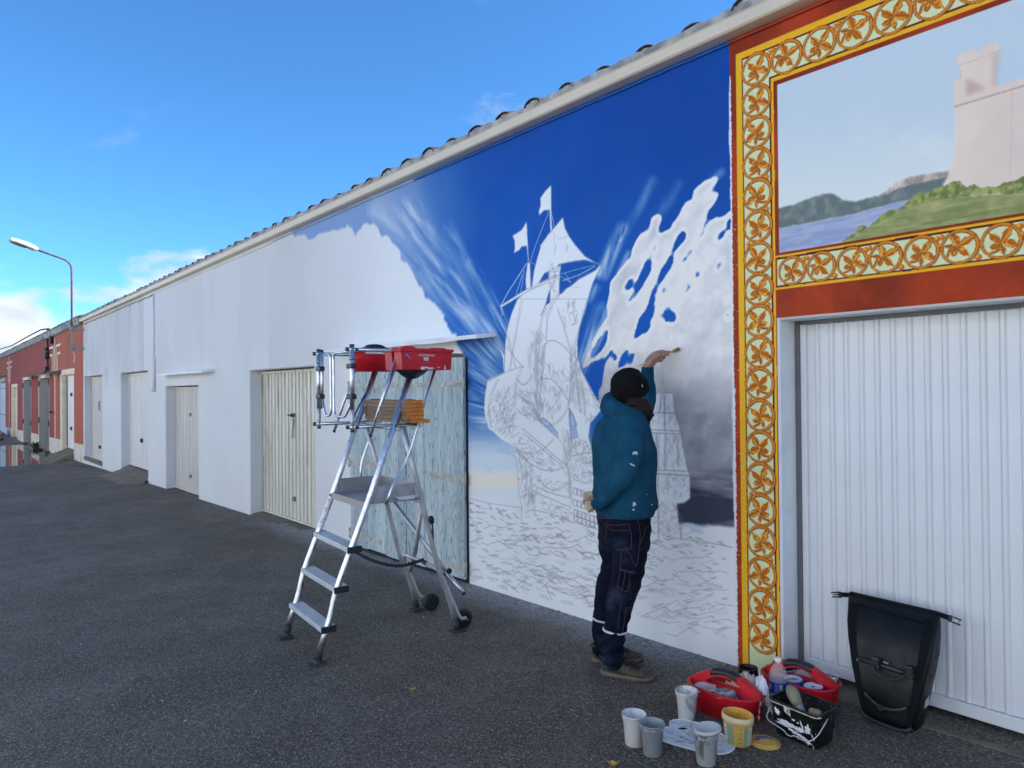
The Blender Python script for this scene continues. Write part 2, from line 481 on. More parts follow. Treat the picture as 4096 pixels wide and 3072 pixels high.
WHITE = (208, 221, 240)
MUR = (-9.85, -2.44, -0.25, 3.80)                 # X0, X1, Z0, Z1 of the ship mural's wall
def paint_ship_mural():
    c = Canvas(*MUR, 270)
    X, Z, x, y = c.X, c.Z, c.px, c.py
    c.img[:] = WHITE
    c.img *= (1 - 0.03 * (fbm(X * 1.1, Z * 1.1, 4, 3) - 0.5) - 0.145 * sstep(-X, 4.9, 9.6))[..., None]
    # ---- sky: deep blue, paler towards the unpainted left and the horizon
    wv = fbm(X * 1.6, Z * 1.6, 5, 0)
    left = 1 - sstep(x + 160 * (wv - 0.5), 1480, 1960 + 0 * x)
    low = sstep(y + 60 * (wv - 0.5), 1560, 1830) * (1 - sstep(x, 2280, 2420))
    sky = lerp3((14, 82, 178), (11, 66, 158), sstep(-y + x * 0.15, -900, 100))
    sky = lerp3(sky, (30, 92, 190), sstep(y, 900, 1500)) if False else sky
    sky = sky * (1 + 0.10 * (wv - 0.5))[..., None]
    sky = sky * (1 - left * 0.72)[..., None] + np.array((150, 172, 212.0)) * (left * 0.72)[..., None]
    lowc = lerp3((150, 182, 225), (192, 212, 238), sstep(y, 1650, 1840))
    lowc = lerp3(lowc, (221, 222, 220), sstep(y, 1860, 1915) * (1 - sstep(y, 1935, 1985)) * 0.85)
    lowc = lerp3(lowc, WHITE, sstep(y, 1935, 2010))
    sky = sky * (1 - low)[..., None] + lowc * low[..., None]
    streak = fbm((X * 0.45 + Z * 1.0) * 1.3, (Z * 0.95 - X * 0.5) * 9, 5, 4)
    lowst = low * sstep(fbm(X * 2.2, Z * 11, 4, 5), 0.50, 0.72) * (1 - sstep(y, 1840, 1930))
    sky = sky + (np.array((120, 156, 205.0)) - sky) * (lowst * 0.45)[..., None]
    # ---- radiating wisps left of the ship
    th = np.arctan2(y - 1720, x - 2240); rr = np.hypot(x - 2240, y - 1720)
    ray = fbm(th * 16 + 3, rr / 260.0, 5, 2); ray2 = fbm(th * 42, rr / 120.0, 5, 6)
    def bands(lst, img):
        for pts, w, al in lst:
            m = c.near(pts, w) * np.clip(0.10 + 1.7 * (ray2 - 0.36) + 0.9 * (ray - 0.5), 0, 1) * al * 0.85
            img += m[..., None] * (np.array((214, 224, 240.0)) - img)
        return img
    veil = c.near([(1560, 840), (1660, 1010), (1780, 1160), (1900, 1320), (2010, 1460)], 190) * np.clip(.35 + 1.3 * (ray - .42), 0, 1) * .62
    sky += veil[..., None] * (np.array((158, 184, 222.0)) - sky)
    sky = bands([([(1640, 850), (1720, 980), (1800, 1110), (1880, 1230), (1990, 1390)], 80, .85),
                 ([(1600, 830), (1660, 1000), (1760, 1150), (1860, 1290), (1960, 1410)], 70, .75),
                 ([(1790, 900), (1850, 1010), (1900, 1090), (1970, 1200), (2020, 1300)], 42, .7),
                 ([(1880, 1050), (1910, 1080), (1950, 1120)], 34, .8), ([(1960, 1240), (2010, 1320), (2040, 1360)], 34, .9),
                 ([(1860, 1385), (1930, 1460), (2000, 1560)], 52, .95), ([(1890, 1470), (1950, 1580), (1985, 1650)], 44, .8),
                 ([(1865, 1570), (1940, 1660), (1960, 1690)], 46, .95), ([(1862, 1640), (1930, 1690)], 40, .9),
                 ([(1900, 1600), (1960, 1640)], 22, .8), ([(1500, 860), (1600, 1010), (1690, 1120)], 90, .4),
                 ([(1880, 1770), (1980, 1790)], 30, .5)], sky)
    # ---- big cumulus fingers right of the ship
    Q = lambda p: T(2300, 700, 1.843, p)
    soft_w = lambda pts, wd, al: (c.near(Q(pts), wd) * np.clip(0.25 + 1.5 * (ray2 - 0.33), 0, 1) * al)
    for pts, wd, al in (([(200, 730), (265, 580), (350, 390)], 42, 1.0), ([(30, 1420), (110, 1250), (200, 1000)], 50, 1.0), ([(90, 1340), (200, 1150)], 30, .8),
                        ([(370, 400), (470, 230), (570, 40)], 34, .40), ([(600, 300), (690, 190), (760, 80)], 40, .38), ([(100, 920), (160, 830)], 26, .6),
                        ([(310, 760), (390, 580)], 24, .7), ([(960, 80), (1080, -20)], 30, .6), ([(330, 480), (370, 380)], 16, .9)):
        m = soft_w(pts, wd, al); sky += m[..., None] * (np.array((205, 216, 234.0)) - sky)
    outer = Q([(30, 1440), (90, 1290), (190, 1130), (240, 1060), (232, 960), (262, 800), (330, 720), (380, 650), (425, 610), (432, 540), (478, 450),
               (520, 430), (555, 330), (640, 290), (600, 430), (610, 450), (650, 420), (700, 410), (740, 330), (790, 220), (830, 170), (850, 180),
               (880, 110), (960, 40), (1080, -5), (1040, 60), (960, 170), (1000, 150), (1085, 125), (1040, 210), (985, 260), (960, 330), (925, 410),
               (950, 400), (1030, 310), (1050, 320), (1150, 250), (1190, 400), (1230, 1660), (1260, 2620), (700, 2620), (500, 1900), (160, 1700), (200, 1480), (205, 1410), (245, 1330)])
    gaps = [[(820, 400), (800, 400), (755, 450), (718, 540), (700, 600), (630, 690), (615, 760), (585, 820), (550, 900), (525, 990), (470, 1060), (440, 1150), (405, 1220), (440, 1215), (505, 1170), (545, 1140), (560, 1050), (625, 950), (570, 1005), (572, 960), (600, 860), (655, 760), (700, 680), (745, 560), (800, 490)],
            [(970, 350), (930, 400), (870, 500), (820, 590), (765, 670), (755, 700), (795, 670), (855, 580), (885, 500), (945, 440)],
            [(1040, 535), (1000, 560), (970, 640), (900, 710), (870, 730), (885, 765), (800, 805), (820, 850), (755, 890), (800, 905), (840, 835), (915, 765), (925, 700), (995, 620)],
            [(590, 470), (575, 520), (545, 640), (475, 740), (440, 850), (400, 915), (365, 970), (420, 935), (485, 840), (535, 745), (575, 620), (600, 520)],
            [(420, 735), (380, 790), (345, 865), (385, 865), (425, 800)], [(692, 805), (650, 830), (615, 925), (675, 890)], [(722, 925), (680, 955), (605, 1058), (660, 1045), (715, 975)],
            [(738, 993), (680, 1035), (635, 1095), (735, 1085)], [(1165, 885), (1090, 935), (1095, 962), (1160, 915)], [(1160, 1000), (1100, 1045), (1095, 1065), (1160, 1065)],
            [(245, 1105), (200, 1180), (120, 1300), (95, 1390), (170, 1325), (235, 1220)], [(285, 1240), (245, 1320), (140, 1450), (110, 1660), (150, 1680), (195, 1560), (205, 1430), (250, 1345), (300, 1385), (300, 1330), (275, 1290)],
            [(395, 1250), (350, 1290), (315, 1390), (310, 1450), (370, 1420), (380, 1340)], [(432, 1275), (410, 1340), (388, 1420), (430, 1400), (445, 1330)], [(528, 1150), (500, 1215), (465, 1285), (512, 1255)],
            [(1095, 405), (1040, 480), (1055, 505), (1105, 440)], [(1105, 595), (1060, 645), (1015, 720), (1062, 695)], [(1150, 315), (1110, 350), (1110, 400), (1150, 400)],
            [(540, 560), (520, 620), (500, 700), (480, 740), (520, 700)], [(600, 1255), (585, 1290), (600, 1310), (605, 1280)], [(760, 755), (770, 780), (785, 760)],
            [(240, 1560), (225, 1610), (235, 1640), (260, 1600)], [(820, 1130), (800, 1010), (790, 1000)]]
    m = c.mask(outer, 0, 14, 0.10)
    for g in gaps: m *= 1 - c.mask(Q(g), 0, 9, 0.06)
    tear = fbm(th * 34, rr / 70.0, 5, 3) - 0.5 + 0.6 * (fbm(X * 22, Z * 22, 4, 6) - 0.5)
    soft = blur(m, 6)
    m = np.maximum(sstep(soft + 0.50 * tear, 0.36, 0.58), 0.85 * sstep(soft, .55, .9))
    rim = np.clip(1 - np.abs(soft - 0.62) / 0.34, 0, 1) * m
    n1 = fbm(X * 3.4, Z * 3.4, 6, 1, .52); n2 = fbm(X * 13 + 7, Z * 13, 4, 3); n1b = fbm(X * 3.4 - 0.07, Z * 3.4 + 0.12, 6, 1, .52)
    lit = np.clip((n1 - n1b) * 2.6 + 0.5, 0, 1)                          # billows brushed light above, grey below
    cl = lerp3((184, 193, 209), (232, 238, 246), np.clip(0.55 * lit + 0.9 * (n1 - 0.28) + 0.35 * (n2 - 0.5), 0, 1))
    cl += (0.75 * rim * (1 - sstep(y, 1450, 1650)))[..., None] * (np.array((238, 243, 250.0)) - cl)
    t1 = sstep(y + 190 * (n1 - 0.5) - 0.18 * (x - 2600), 1330, 1640)
    mid = lerp3((122, 131, 150), (188, 194, 206), np.clip(0.65 * lit + 1.2 * (n1 - 0.36) + 0.3 * (n2 - 0.5), 0, 1))
    cl = cl * (1 - t1)[..., None] + mid * t1[..., None]
    t2 = sstep(y + 110 * (n1 - 0.5), 1820, 1935)
    hz = fbm(X * 2.6, Z * 17, 5, 5)
    dark = lerp3((56, 62, 84), (140, 146, 164), np.clip((hz - 0.42) * 3.6, 0, 1))
    cl = cl * (1 - t2)[..., None] + dark * t2[..., None]
    warm = c.near([(2660, 1450), (2700, 1420), (2690, 1500)], 60) * 0.35
    cl += warm[..., None] * (np.array((206, 204, 202.0)) - cl)
    sky += m[..., None] * (cl - sky)
    # ---- how far the sky has been painted
    edge = [(1165, 860), (1170, 948), (1195, 955), (1215, 945), (1240, 946), (1285, 938), (1330, 915), (1395, 905), (1430, 935), (1450, 903), (1485, 884), (1510, 930), (1550, 955),
            (1582, 985), (1606, 1040), (1640, 1085), (1700, 1195), (1758, 1230), (1790, 1310), (1828, 1342), (1830, 1400), (1848, 1430), (1850, 2600), (3200, 2600), (3200, -200), (1165, -200)]
    pm = c.mask(edge, 3, 26, 0.16)
    pm *= 1 - sstep(y + 24 * (wv - 0.5) - 0.0 * x, 2040, 2085) * (1 - sstep(x, 2560, 2600))
    # lower edge of the storm on the right
    pm *= np.where(x > 2560, 1 - sstep(y + 22 * (n2 - 0.5) - (x - 2720) * 0.07, 2086, 2102), 1)
    c.over(pm, sky)
    # unfinished pale daubs under the storm
    for p, w in (([(2730, 2098), (2800, 2106), (2830, 2102)], 14), ([(2765, 2118), (2805, 2130)], 12), ([(2735, 2140), (2790, 2120)], 5)):
        c.over(c.near(p, w) * 0.5, (150, 178, 210))
    # ---- ships left white
    A = lambda p: T(1950, 700, 3.016, p); B = lambda p: T(1850, 1200, 3.318, p); D = lambda p: T(1850, 1650, 2.765, p); E2 = lambda p: T(2550, 1500, 2.211, p)
    ship = np.zeros((c.h, c.w))
    whites = [A([(765, 128), (700, 190), (650, 260), (635, 280), (640, 370), (618, 440), (625, 490), (680, 430), (748, 425), (757, 690), (777, 690), (768, 440), (766, 130)]),
              A([(466, 573), (440, 620), (410, 665), (300, 735), (325, 800), (330, 880), (318, 945), (380, 910), (410, 865), (473, 860), (488, 1060), (498, 1060), (482, 800), (471, 573)]),
              A([(910, 513), (720, 730), (625, 865), (640, 862), (600, 1000), (560, 1160), (528, 1380), (740, 1300), (735, 1170), (840, 1170), (850, 1085), (880, 1075), (1050, 1040), (1180, 1028), (1280, 1060), (1365, 1085), (1280, 1050), (1170, 980), (1050, 840), (980, 740), (930, 640)]),
              A([(150, 1592), (165, 1600), (420, 1445), (640, 1330), (840, 1215), (820, 1205), (620, 1300), (400, 1420), (155, 1580)]),
              A([(840, 1210), (620, 1320), (420, 1445), (370, 1490), (330, 1570), (290, 1680), (640, 1700), (690, 1580), (740, 1410), (800, 1290)]),
              A([(735, 1160), (880, 1090), (885, 1200), (865, 1300), (862, 1470), (760, 1600), (690, 1700), (660, 1700), (700, 1570), (750, 1540), (752, 1390)]),
              A([(1300, 1150), (1100, 1260), (1000, 1345), (950, 1370), (905, 1420), (850, 1450), (760, 1560), (640, 1690), (1160, 1690), (1215, 1480), (1270, 1300), (1365, 1100), (1365, 1080)]),
              A([(480, 1060), (470, 1150), (455, 1260), (465, 1385), (520, 1360), (515, 1200), (512, 1060)]),
              B([(725, -10), (640, 200), (590, 400), (568, 550), (560, 700), (550, 960), (330, 1060), (322, 1100), (300, 1240), (284, 1450), (300, 1580), (325, 1640), (1000, 1720), (1690, 1640), (1780, 1535), (1852, 1440), (1760, 1280), (1650, 1080), (1560, 900), (1530, 780), (1520, 560), (1550, 380), (1600, 200), (1645, -10)]),
              B([(365, -1), (380, 100)]) if False else B([(380, 360), (420, 470), (500, 640), (555, 740), (550, 960), (540, 900), (535, 780), (470, 580), (400, 420)]),
              D([(245, -30), (260, 100), (290, 190), (330, 208), (430, 310), (550, 370), (575, 440), (600, 570), (615, 700), (620, 860), (650, 1040), (650, 1200), (1700, 1200), (1460, 470), (1430, 420), (1392, 270), (1420, 60), (1500, -30)]),
              E2([(100, 165), (310, 160), (325, 330), (375, 480), (400, 640), (435, 820), (460, 900), (465, 1090), (410, 1130), (345, 1140), (380, 1450), (60, 1480), (-40, 1450), (-40, 600), (60, 330)])]
    for p in whites: ship = np.maximum(ship, c.mask(p, 0, 1.5, 0.05))
    holes = [A([(880, 1080), (1050, 1045), (1180, 1035), (1285, 1066), (1290, 1100), (1180, 1190), (1100, 1245), (1010, 1320), (960, 1360), (910, 1400), (895, 1430), (868, 1440), (872, 1180), (886, 1110)]),
             A([(750, 1405), (735, 1440), (695, 1578), (750, 1540)]), A([(730, 1170), (685, 1190), (645, 1255), (620, 1308), (735, 1250)]),
             B([(1410, 1435), (1440, 1480), (1470, 1540), (1520, 1670), (1415, 1670)]), D([(1190, -10), (1225, 40), (1275, 280), (1190, 290)]),
             B([(1015, 1590), (1060, 1565), (1120, 1600), (1180, 1660), (1120, 1680), (1050, 1640)]), D([(850, 80), (905, 72), (965, 115), (1050, 222), (1052, 282), (985, 225), (905, 150)])]
    for i, p in enumerate(holes):
        ship *= 1 - c.mask(p, 0, 1.5, 0.05)
    c.over(blur(ship, 1), np.array(WHITE) * 1.01)
    for p in holes[3:]: c.over(c.mask(p, 2) * 0.45, (200, 214, 236))
    # thin painted rigging
    wl_ = [A([(745, 430), (640, 690), (550, 930), (515, 1050)]), A([(470, 1070), (380, 1210), (250, 1410), (155, 1585)]), A([(515, 1055), (640, 1110), (820, 1170)]), A([(1290, 1090), (1080, 1140), (890, 1195)]),
           A([(1290, 1105), (1100, 1210), (910, 1275)]), A([(885, 1225), (1000, 1300)]), A([(935, 1190), (1000, 1300)]), A([(770, 480), (790, 540), (800, 640)]), A([(158, 1600), (165, 1650), (175, 1700)]), A([(170, 1600), (195, 1690)]),
           A([(440, 1150), (400, 1420)]), A([(420, 1200), (340, 1450)])]
    for k, p in enumerate(wl_): c.line(p, 3.0 if k in (1, 4) else 1.8, 0.8, (196, 212, 238))
    # ---- pencil drawing
    G = (118, 126, 142); rs = np.random.RandomState(5)
    def pencil(pts, w=2.1, a=0.75, j=1.2):
        q = [(px_ + rs.randn() * j, py_ + rs.randn() * j) for px_, py_ in pts]
        c.line(q, w, a, G)
    for k, p in enumerate(whites):
        lim = 1250 if k < 8 else 1690 if k == 8 else 2075
        for a_, b_ in zip(p, p[1:] + p[:1]):
            if (a_[1] > lim and b_[1] > lim) or (k == 10 and min(a_[1], b_[1]) < 1645): continue
            pencil([a_, b_], 1.7, .55, .5)
    for p in holes: pencil(p + p[:1], 1.8, .6, .6)
    def arc(p0, p1, p2, n=14): return [((1 - t) ** 2 * p0[0] + 2 * t * (1 - t) * p1[0] + t * t * p2[0], (1 - t) ** 2 * p0[1] + 2 * t * (1 - t) * p1[1] + t * t * p2[1]) for t in np.linspace(0, 1, n)]
    def dbl(pts, off=6, w=2.0, a=0.7):
        pencil(pts, w, a); pencil([(px_ + off, py_ + off * 0.4) for px_, py_ in pts], w, a)
    main = [B([(780, 0), (730, 250), (690, 500), (650, 700), (620, 930)]), B([(1100, 40), (1060, 180), (1018, 400), (1030, 460), (1050, 560)]), B([(1175, 90), (1120, 230), (1100, 540)]),
            B([(1250, 115), (1340, 380), (1430, 690)]), B([(1600, 130), (1530, 420), (1440, 690)]), B([(570, 600), (690, 770), (790, 890)]), B([(590, 470), (640, 700), (690, 900)]),
            B(arc((1085, 600), (1190, 420), (1430, 720))), B([(1090, 570), (1070, 800), (1040, 1050)]), B([(1430, 720), (1430, 1000), (1410, 1350)]), B([(330, 1080), (560, 960), (790, 880)]),
            B(arc((470, 1050), (370, 1200), (345, 1400))), B(arc((345, 1400), (340, 1560), (370, 1700))), B([(790, 880), (720, 1040), (690, 1200), (680, 1400)]),
            B(arc((720, 1050), (810, 1230), (920, 980))), B(arc((1045, 1060), (1200, 960), (1400, 1360))), B(arc((1400, 1360), (1330, 1620), (1170, 1660))), B([(980, 460), (985, 800), (970, 1200), (975, 1560)]),
            B([(1060, 600), (1060, 900), (1020, 1300), (1000, 1580)]), B([(1500, 580), (1500, 950), (1450, 1200), (1390, 1400)]), B([(1560, 920), (1680, 1180), (1820, 1460)]), B([(690, 1230), (860, 1350), (1010, 1560)]),
            B(arc((720, 1440), (820, 1620), (940, 1440))), B([(1510, 960), (1530, 1300), (1560, 1500)]), B([(1640, 1600), (1710, 1555), (1790, 1535)]),
            D([(560, 330), (600, 430), (700, 530)]), D(arc((590, 400), (800, 540), (1005, 290))), D(arc((750, 560), (920, 700), (1110, 600))), D([(660, 180), (900, 380), (1130, 580)]), D([(670, 230), (900, 420), (1120, 610)]),
            D([(580, 380), (750, 580), (760, 900), (770, 1000)]), D([(770, 800), (950, 880), (1190, 950)]), D([(770, 880), (980, 960), (1190, 1050)]), D(arc((830, 700), (960, 980), (1170, 760))), D([(650, 930), (700, 900), (780, 910)]),
            D([(1140, 560), (1180, 760), (1200, 1000)]), D([(1200, 480), (1360, 440), (1450, 440)]), D([(1220, 740), (1340, 780), (1450, 760)]), D([(690, 1110), (760, 1070), (980, 1120), (1230, 1220)]), D([(780, 930), (790, 1130)])]
    for p in main: dbl(p, 5, 1.6, .50)
    for p in (B([(1860, -10)]),): pass
    # hatching and clutter of rigging, carving, gun ports
    def scribble(poly, n, ang, ln, spread=0.25, w=1.3, a=0.38):
        xs = [p[0] for p in poly]; ys = [p[1] for p in poly]; k = 0; n = int(n * .85)
        while k < n:
            X_, Y_ = rs.uniform(min(xs), max(xs)), rs.uniform(min(ys), max(ys)); k += 1
            if not inpoly(np.array([X_]), np.array([Y_]), poly)[0]: continue
            t = ang + rs.randn() * spread; L = ln * rs.uniform(0.4, 1.4); q = [(X_, Y_)]
            for _ in range(3):
                t += rs.randn() * 0.22; q.append((q[-1][0] + math.cos(t) * L / 3, q[-1][1] + math.sin(t) * L / 3))
            c.line(q, w, a * rs.uniform(0.6, 1.0), G)
            if rs.rand() < 0.35: c.line([(u + 4, v + 1) for u, v in q], w, a * 0.8, G)
    up = -math.pi / 2
    scribble(B([(960, 480), (1080, 480), (1060, 1640), (940, 1640)]), 170, up, 44)
    scribble(B([(870, 640), (960, 600), (960, 1000), (870, 1000)]), 46, up + .15, 34)
    scribble(B([(350, 1350), (680, 1150), (680, 1660), (420, 1660)]), 170, up + .2, 28, .4)
    scribble(B([(700, 1150), (950, 1150), (1000, 1560), (780, 1500)]), 120, .9, 40, .35)
    scribble(B([(1060, 1080), (1380, 1380), (1180, 1620), (1030, 1560)]), 130, up + .2, 36, .35)
    scribble(B([(1090, 880), (1400, 1000), (1380, 1260), (1150, 1020)]), 70, up, 30, .35)
    scribble(B([(1410, 720), (1530, 720), (1640, 1560), (1420, 1420)]), 240, up, 40, .2)
    scribble(B([(1560, 1000), (1840, 1460), (1600, 1560)]), 60, .8, 30, .5)
    scribble(B([(1300, 60), (1560, 60), (1500, 380), (1350, 380)]), 26, up + .3, 36, .4, 1.5, .5)
    scribble(A([(700, 800), (900, 700), (1100, 900), (760, 1050)]), 14, up + .4, 30, .6, 1.4, .45)
    scribble(A([(740, 1100), (860, 1100), (860, 1450), (760, 1560)]), 70, up, 22, .3)
    scribble(A([(860, 1450), (1350, 1100), (1360, 1130), (870, 1490)]), 60, -.5, 18, .5)
    scribble(D([(260, 20), (560, 20), (560, 350), (330, 200)]), 120, up + .45, 30, .25)
    scribble(D([(600, 270), (700, 300), (900, 440), (700, 480), (600, 400)]), 120, .5, 20, 1.2)
    scribble(D([(700, 480), (900, 460), (1110, 590), (900, 640)]), 110, .5, 20, 1.2)
    scribble(D([(590, 420), (740, 580), (750, 900), (640, 900)]), 120, up, 34, .35)
    scribble(D([(760, 600), (850, 700), (1150, 780), (1130, 880), (780, 800)]), 80, .6, 24, .8)
    scribble(D([(1100, 250), (1200, 250), (1210, 1180), (1150, 900)]), 150, up, 44, .15)
    scribble(D([(1210, 330), (1480, 330), (1480, 780), (1220, 740)]), 240, up, 22, .8)
    scribble(D([(640, 940), (780, 920), (780, 1060), (680, 1110)]), 60, up + .3, 40, .15)
    scribble(D([(790, 930), (1200, 1060), (1220, 1200), (860, 1080)]), 110, .35, 26, .8)
    for j, (yy, n_) in enumerate(((830, 4), (960, 5), (1070, 6), (1140, 6))):
        for k in range(n_):
            bx, by = 1225 + k * 46 + j * 3, yy + k * 16
            q = D([(bx, by), (bx + 30, by + 8), (bx + 30, by + 78), (bx, by + 70), (bx, by)]); pencil(q, 1.7, .7, .6); pencil([(u + 3, v + 3) for u, v in q[:3]], 1.5, .6, .4)
    for p in ([(100, 330), (330, 335)], [(60, 480), (380, 492)], [(60, 510), (390, 525)], [(160, 840), (450, 850)], [(160, 870), (455, 885)], [(230, 170), (235, 500)], [(200, 170), (190, 330)], [(240, 520), (235, 850)], [(170, 520), (180, 1440)],
              [(345, 530), (350, 800)], [(300, 1130), (380, 1250), (380, 1450)]): dbl(E2(p), 4, 1.8, .65)
    scribble(E2([(100, 170), (300, 170), (370, 480), (100, 480)]), 90, up, 30, .3)
    scribble(E2([(80, 500), (380, 530), (430, 830), (160, 850)]), 120, up, 40, .22)
    scribble(E2([(170, 880), (450, 880), (440, 1090), (200, 1130)]), 90, up + .4, 30, .5)
    scribble(E2([(100, 1130), (340, 1150), (380, 1440), (100, 1400)]), 160, up, 24, .8)
    # ---- the sea: loose wave shapes with hatching
    def wave(cx, cy, L, tilt, hatch):
        n = 9; top = []; bot = []
        for k in range(n):
            t = k / (n - 1); u = (t - 0.5) * L
            th_ = math.sin(math.pi * t) ** 0.8 * L * rs.uniform(0.10, 0.24)
            wob = math.sin(t * 7 + cx) * L * 0.04
            X_ = cx + u * math.cos(tilt); Y_ = cy + u * math.sin(tilt) + wob
            top.append((X_, Y_ - th_ * 0.5)); bot.append((X_ + rs.randn() * 2, Y_ + th_ * 0.6))
        pencil(top, 1.4, .36, 1.0)
        if hatch: pencil(bot, 1.2, .27, 1.0)
        if hatch > 1:
            for (a_, b_) in zip(top[1:-1], bot[1:-1]):
                for q in (0, .5): c.seg((a_[0] + q * 5, a_[1]), (b_[0] - 4 + q * 5, b_[1]), 1.0, .26, G)
    for k in range(430):
        X_ = rs.uniform(1878, 2900); t = rs.rand() ** 1.15
        y0 = 2010 + (X_ - 1880) * 0.155; y1 = min(2330 + (X_ - 1900) * 0.22, 2560)
        Y_ = y0 + t * (y1 - y0)
        sz = rs.uniform(16, 46) * (0.6 + 0.8 * t)
        wave(X_, Y_, sz, rs.uniform(-0.15, 0.8) if X_ < 2450 else rs.uniform(-0.35, 0.6), rs.choice([0, 1, 2, 2]))
    for k in range(46):
        X_ = rs.uniform(1900, 2820); Y_ = 2040 + (X_ - 1880) * 0.17 + rs.uniform(0, 300); q = [(X_, Y_)]
        for _ in range(9): q.append((q[-1][0] + rs.uniform(8, 20), q[-1][1] + rs.uniform(-9, 13)))
        pencil(q, 1.8, .6)
    for p in ([(2690, 2150), (2800, 2160), (2930, 2190)], [(2695, 2156), (2810, 2168), (2930, 2191)], [(1878, 1994), (1950, 2010), (2090, 2030)], [(2090, 2350), (2110, 2300), (2060, 2355), (2045, 2350), (2075, 2370)], [(2210, 2400), (2180, 2340), (2220, 2310), (2300, 2320), (2360, 2370)],
              [(2665, 2530), (2700, 2545), (2790, 2490)], [(2810, 2510), (2870, 2520), (2940, 2505)], [(2575, 2460), (2650, 2430), (2710, 2400)], [(2830, 2440), (2870, 2415), (2940, 2425)]): pencil(p, 1.8, .6)
    # the unpainted strip and brush marks along the red border, paint splashed on the foot of the wall
    ed = (X > -2.449 + 0.014 * (fbm(X * 40, Z * 9, 3, 2) - 0.5)) & (Z < 3.45)
    c.over(ed * (0.75 + 0.25 * fbm(X * 90, Z * 30, 3, 4)), WHITE)
    c.over(sstep(y, 2500, 2700) * 0.0, WHITE)
    return c.image('ship_mural_paint')

